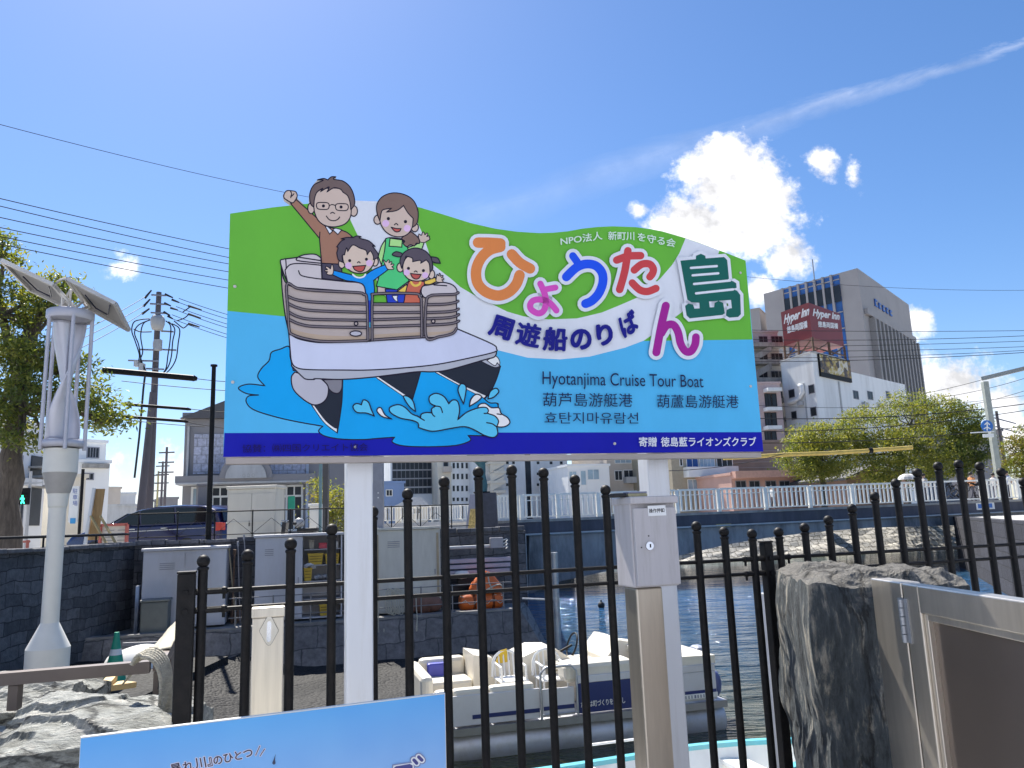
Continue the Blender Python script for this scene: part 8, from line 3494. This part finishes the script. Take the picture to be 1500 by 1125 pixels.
# far bow seat: tall back curving round, blue cushion
xb0, xb1 = .25, px_(752) - .3
mb = MB()
mb.bbox(bp(xb0, BWid - .22, DK), bdx * (xb1 - xb0), bny * .2, Z * .66, .07)
mb.build('seat_back', M['cream_vinyl'], boat)
mb = MB()
mb.bbox(bp(xb0 + .12, BWid - .34, DK + .3), bdx * (xb1 - xb0 - .4), bny * .115, Z * .3, .03)
mb.build('back_cushion', M['blue_vinyl'], boat)
mb = MB()
mb.bbox(bp(xb0, BWid - .8, DK), bdx * (xb1 - xb0), bny * .57, Z * .4, .05)
mb.build('seat', M['cream_vinyl'], boat)
mb = MB()
mb.prism([bp(xb1 + .002, BWid - .85, DK), bp(xb1 + .42, BWid - .85, DK), bp(xb1 + .42, BWid - .85, DK + .5), bp(xb1 + .3, BWid - .85, DK + .7), bp(xb1 + .002, BWid - .85, DK + .76)], bny * .8)
mb.build('seat_end', M['cream_vinyl'], boat)
mb = MB()
mb.bbox(bp(.05, .3, DK), bdx * .18, bny * (BWid - .6), Z * .66, .07)
mb.build('bow_seat_back', M['cream_vinyl'], boat)
# helm console and white plastic chairs
cx = px_(800)
mb = MB()
mb.prism([bp(cx, BWid - .95, DK), bp(cx + .95, BWid - .95, DK), bp(cx + 1.0, BWid - .95, DK + .45), bp(cx + .55, BWid - .95, DK + .76), bp(cx + .25, BWid - .95, DK + .78), bp(cx - .02, BWid - .95, DK + .68)], bny * .8)
mb.build('helm_console', M['cream_vinyl'], boat)
mb = MB()
mb.sm = True
c_ = bp(cx + .95, BWid - .55, DK + .74)
mb.tube([c_ + bny * .2 * cos(x_) + (Z * .85 + bdx * .3).normalized() * .2 * sin(x_) for x_ in (2 * pi * i / 18 for i in range(19))], .016, 6)
mb.bar(c_, c_ - bdx * .25 - Z * .1, .02)
mb.build('steering_wheel', M['black'], boat)
mb = MB()
mb.bbox(bp(cx + .42, .8, DK), bdx * .8, bny * .55, Z * .5, .06)
mb.bbox(bp(cx + .35, .75, DK + .5), bdx * .8, bny * .6, Z * .1, .04)
mb.build('seat', M['cream_vinyl'], boat)


def garden_chair(x, y, label, face=1):
    o = bp(x, y, DK)
    t = thing('plastic_chair', label, 'chair', tuple(o), 'white plastic chairs on the pontoon boat')
    cm = M['white']
    mb = MB()
    mb.bbox(o + Z * .4, bdx * .44, bny * .44, Z * .03, .01)
    mb.build('seat', cm, t)
    mb = MB()
    for i in range(6):
        a_ = o + bny * (.44 if face > 0 else 0) + bdx * (.03 + .076 * i) + Z * .43
        hgt = .26 + .08 * sin(pi * (i + .5) / 6)
        mb.bar(a_, a_ + Z * hgt + bny * .08 * face, .014, n=6)
    pts = [o + bny * (.44 if face > 0 else 0) + bdx * (.22 - .24 * cos(pi * i / 8)) + Z * (.43 + .36 * sin(pi * i / 8) ** .6) + bny * .08 * face * sin(pi * i / 8) for i in range(9)]
    mb.tube(pts, .02, 6)
    mb.build('backrest', cm, t)
    for dx in (.03, .41):
        for dy in (.03, .41):
            mb = MB()
            mb.bar(o + bdx * dx + bny * dy, o + bdx * dx + bny * dy + Z * .42, .018, n=6)
            mb.build('leg', cm, t)
        mb = MB()
        mb.tube([o + bdx * dx + bny * .03 + Z * .42, o + bdx * dx + bny * .05 + Z * .62, o + bdx * dx + bny * .4 + Z * .63], .018, 6)
        mb.build('armrest', cm, t)


garden_chair(gx0 - .42, .62, 'white plastic chair nearer the bow with a yellow cloth behind it')
garden_chair(gx0 + .18, .45, 'white plastic chair just behind the boat gate')
t = thing('yellow_flag', 'yellow cloth tucked behind the white plastic chair on the boat', 'cloth', tuple(bp(gx0 - .35, 1.15, DK)))
M['yellow_cloth'] = mat('yellow_cloth', (.65, .42, .02), .6)
for k in range(2):
    mb = MB()
    q = bp(gx0 - .38 + .45 * k, 1.12 + .1 * k, DK + .6 - .1 * k)
    mb.prism([q, q + bdx * .22 + Z * .02, q + bdx * .2 + Z * .22, q + bdx * .1 + Z * .2], bny * .01)
    mb.build('cloth', M['yellow_cloth'], t)
# stern bench: long cream box, rear lounge cover
mb = MB()
mb.bbox(bp(sx0 - .15, .035, DK + .435), bdx * (px_(935) - sx0 + .15), bny * .4, Z * .27, .07)
mb.build('side_bench', M['cream_vinyl'], boat)
mb = MB()
xs0 = px_(915)
mb.prism([bp(xs0, BWid - 1.2, DK + .2), bp(xs0 + .5, BWid - 1.2, DK + .2), bp(xs0 + .5, BWid - 1.2, DK + .82), bp(xs0 + .32, BWid - 1.2, DK + .86), bp(xs0 + .08, BWid - 1.2, DK + .6)], bny * 1.1)
mb.build('helm_seat', M['cream_vinyl'], boat)
mb = MB()
mb.prism([bp(px_(960), .03, DK + .533), bp(ex1 + .03, .03, DK + .533), bp(ex1 + .03, .03, DK + .65), bp(px_(960), .03, DK + .68)], bny * (BWid - .1))
mb.prism([bp(px_(955), .25, DK + .685), bp(ex1 - .1, .25, DK + .655), bp(px_(955), .9, DK + .8)], bny * .8)
mb.build('stern_lounge', M['cream_vinyl'], boat)
mb = MB()
mb.bbox(bp(LB * .12, BWid - .03, DK + .02), bdx * LB * .86, bny * .03, Z * .47, .006)
mb.build('side_panel', M['boat_white'], boat)
# outboard motor
om = bp(ex1 + .08, BWid * .35, 0)
ob_ = mat('outboard_grey', (.3, .32, .38), .35)
mb = MB()
mb.bbox(om + Z * (DK + .25), bdx * .22, bny * .3, Z * .42, .07)
mb.build('motor_cowl', ob_, boat)
mb = MB()
mb.bbox(om + bdx * .05 + bny * .1 - Z * .3, bdx * .12, bny * .1, Z * .98, .03)
mb.build('motor_leg', ob_, boat)
mb = MB()
mb.sm = True
mb.ball(om + bdx * .34 + bny * .1 + Z * .5, .14, 12, (.8, .8, 1.5))
mb.build('fender', mat('fender_blue', (.12, .14, .3), .4), boat)

# ------------------------------------------------------------------ turquoise skiff
k0, k1 = atz(880, 1119, -1.12), atz(1122, 1087, -1.12)
kd = Vector((k1.x - k0.x, k1.y - k0.y, 0)).normalized()
kn = Vector((kd.y, -kd.x, 0))              # towards the viewer
skiff = thing('skiff', 'small turquoise open boat, only its far gunwale showing at the lower edge', 'boat', tuple((k0 + k1) / 2 + kn * .6))
st_ = Vector((k0.x, k0.y, 0)) - kd * 1.3
LS, WS = (k1 - st_).dot(kd) + .35, 1.35
M['turq'] = mat('turquoise_paint', (.1, .42, .5), .4, var=.08, stain=(.3, .42, .42), stain_amt=.3)


def sk(f, g, zf):
    """f along 0..1, g across -1..1"""
    half = WS / 2 * (min(1, 1.15 * (1 - f ** 4 * .9)))
    return st_ + kd * LS * f + kn * (WS / 2 - g * half) + Z * zf


mb = MB()
mb.sm = True
nf, ng_ = 18, 12
for sgn, off in ((1, 0), (-1, .05)):
    vs = []
    for i in range(nf + 1):
        f_ = i / nf
        for k in range(ng_ + 1):
            g_ = -1 + 2 * k / ng_
            d_ = (1 - abs(g_) ** 3.2)
            vs.append(sk(f_, g_ * (1 - off * 1.2), -1.12 + f_ ** 2 * .12 - Vector((0, 0, 0)).z - d_ * (.52 - off * 1.5) + 0 - 0) - Z * 0)
    mb.m = 0 if sgn == 1 else 1
    mb.add(vs, [tuple(q if sgn == 1 else q[::-1]) for q in ((i * (ng_ + 1) + k, i * (ng_ + 1) + k + 1, (i + 1) * (ng_ + 1) + k + 1, (i + 1) * (ng_ + 1) + k) for i in range(nf) for k in range(ng_))])
mb.build('hull', [M['turq'], M['white']], skiff)
for g_ in (1, -1):
    mb = MB()
    mb.sm = False
    pts = [sk(i / nf, g_ * .99, -1.11 + (i / nf) ** 2 * .12) for i in range(nf + 1)]
    for a_, b_ in zip(pts[:-1], pts[1:]):
        mb.sqbar(a_, b_, .09, .05)
    mb.build('gunwale', M['turq'], skiff)
for f_ in (.28, .5, .75):
    mb = MB()
    a_, b_ = sk(f_, .96, -1.2), sk(f_, -.96, -1.2)
    mb.sqbar(a_, b_, .28, .05)
    mb.build('thwart', M['white'], skiff)
mb = MB()
for f_ in (.18, .22, .26, .3):
    mb.sqbar(sk(f_, .9, -1.13), sk(f_, .2, -1.13), .09, .03)
mb.build('slat_deck', M['white'], skiff)
q0, q1 = at(858, 1092, k0.y - .2), at(985, 1076, k0.y + .25)
mb = MB()
mb.sm = True
mb.tube([Vector((q0.x, q0.y, -1.2)), Vector((q0.x, q0.y, q0.z - .03)), q0 + kd * .03, q1, q1 + kd * .02 - Z * .04, Vector((q1.x, q1.y, -1.2)) + kd * .02], .014, 8)
mb.build('hand_rail', M['white'], skiff)

# ================================================================== people on the bridge
def skin_body(t, joints, edges, radii, mats_fn, name='body'):
    me = bpy.data.meshes.new(name)
    me.from_pydata([tuple(j_) for j_ in joints], edges, [])
    o = bpy.data.objects.new(name, me)
    COL.objects.link(o)
    md = o.modifiers.new('skin', 'SKIN')
    for i, v in enumerate(me.skin_vertices[0].data):
        v.radius = (radii[i], radii[i])
        v.use_root = (i == 0)
    sb = o.modifiers.new('sub', 'SUBSURF')
    sb.levels = sb.render_levels = 2
    bpy.context.view_layer.update()
    dg = bpy.context.evaluated_depsgraph_get()
    m2 = bpy.data.meshes.new_from_object(o.evaluated_get(dg))
    bpy.data.objects.remove(o)
    mats = mats_fn[0]
    m2.materials.clear()
    for m_ in mats:
        m2.materials.append(m_)
    for p in m2.polygons:
        p.use_smooth = True
        p.material_index = mats_fn[1](p.center)
    m2.name = name
    return link(name, m2, t)


SKIN = mat('skin', (.42, .27, .2), .6, var=.05)
HAIR = mat('dark_hair', (.02, .017, .015), .6)


def person(px, off, label, shirt, trousers, h=1.68, walk=.12, hat=None, arm_up=False, hair=HAIR):
    b = bxy(px, 0, -abs(off))
    z0 = deck_z(px) + .125
    b.z = z0
    t = thing('person', label, 'person', tuple(b), 'people walking over the bridge')
    k = h / 1.7
    d = db

    def q(x, y, z):
        return b + (d * x - nb * y + Z * z) * k
    J = [q(0, 0, .92), q(0, 0, 1.12), q(0, 0, 1.38), q(0, 0, 1.47), q(.01, 0, 1.56), q(.015, 0, 1.66),
         q(.0, .17, 1.36), q(-.02, .22, 1.1), q(.06, .2, .88), q(.0, -.17, 1.36), q(.03, -.22, 1.1), q(.1, -.2, .9),
         q(.01, .09, .86), q(walk, .09, .48), q(walk * .8, .09, .09), q(walk * .8 + .14, .09, .04),
         q(-.01, -.09, .86), q(-walk * .6, -.09, .48), q(-walk * 1.6, -.09, .1), q(-walk * 1.5 + .12, -.09, .04)]
    if arm_up:
        J[10], J[11] = q(.16, -.24, 1.15), q(.22, -.16, 1.4)
    E = [(0, 1), (1, 2), (2, 3), (3, 4), (4, 5), (2, 6), (6, 7), (7, 8), (2, 9), (9, 10), (10, 11), (0, 12), (12, 13), (13, 14), (14, 15), (0, 16), (16, 17), (17, 18), (18, 19)]
    Rr = [.14, .13, .14, .06, .095, .085, .075, .05, .035, .075, .05, .035, .09, .065, .045, .04, .09, .065, .045, .04]
    Rr = [r_ * k for r_ in Rr]

    def pick(c):
        hz_ = (c.z - z0) / k
        side = abs((c - b).dot(-nb)) / k
        if hz_ > 1.44:
            return 2
        if side > .16 and hz_ < 1.12:
            return 2
        return 0 if hz_ > .9 else 1
    skin_body(t, J, E, Rr, ([mat('shirt', shirt, .8), mat('trousers', trousers, .8), SKIN], pick))
    mb = MB()
    mb.sm = True
    mb.ball(q(-.01, 0, 1.645), .112 * k, 16, (1.02, .95, .92))
    mb.build('hair', hair, t)
    return t, q


person(1358, 2.2, 'person in a grey shirt with dark hair on the bridge right of the parasol', (.45, .44, .43), (.05, .05, .07))
t, q = person(1328, 2.4, 'person under a pale parasol on the bridge', (.4, .3, .25), (.2, .17, .15), 1.58, arm_up=True)
um = thing('parasol', 'pale parasol held open over the bridge railing', 'parasol', tuple(q(.22, -.16, 1.4)))
c_ = q(.2, -.12, 1.5)
mb = MB()
mb.sm = True
n1 = 16
rg = [(0, .34), (.2, .32), (.38, .24), (.48, .14), (.54, 0)]
vs = [c_ + Vector((r_ * cos(2 * pi * k / n1), r_ * sin(2 * pi * k / n1), z_)) for r_, z_ in rg for k in range(n1)]
for i in range(len(rg) - 1):
    for k in range(n1):
        mb.m = (k // 2) % 2
        mb.add([vs[i * n1 + k], vs[i * n1 + (k + 1) % n1], vs[(i + 1) * n1 + (k + 1) % n1], vs[(i + 1) * n1 + k]], [(0, 1, 2, 3)])
cn_ = mb.build('canopy', [mat('parasol_white', (.62, .6, .58), .8), mat('parasol_grey', (.4, .39, .38), .8)], um)
mb = MB()
mb.bar(c_ - Z * .12, c_ + Z * .38, .012, n=8)
mb.build('shaft', M['steel'], um)
person(1428, 2.0, 'person in an orange top on the bridge left of the gantry pole', (.62, .26, .1), (.06, .06, .08), 1.66, .2)
person(1461, 2.3, 'shorter person in white beside the gantry pole on the bridge', (.6, .58, .56), (.1, .1, .14), 1.6, .16)
person(1481, 2.0, 'taller person in a white shirt at the far right of the bridge', (.72, .73, .78), (.06, .07, .1), 1.68, .22)
person(1133, 3.0, 'person in white seen through the bridge railing left of the trees', (.7, .7, .68), (.05, .05, .06), 1.3, .25)
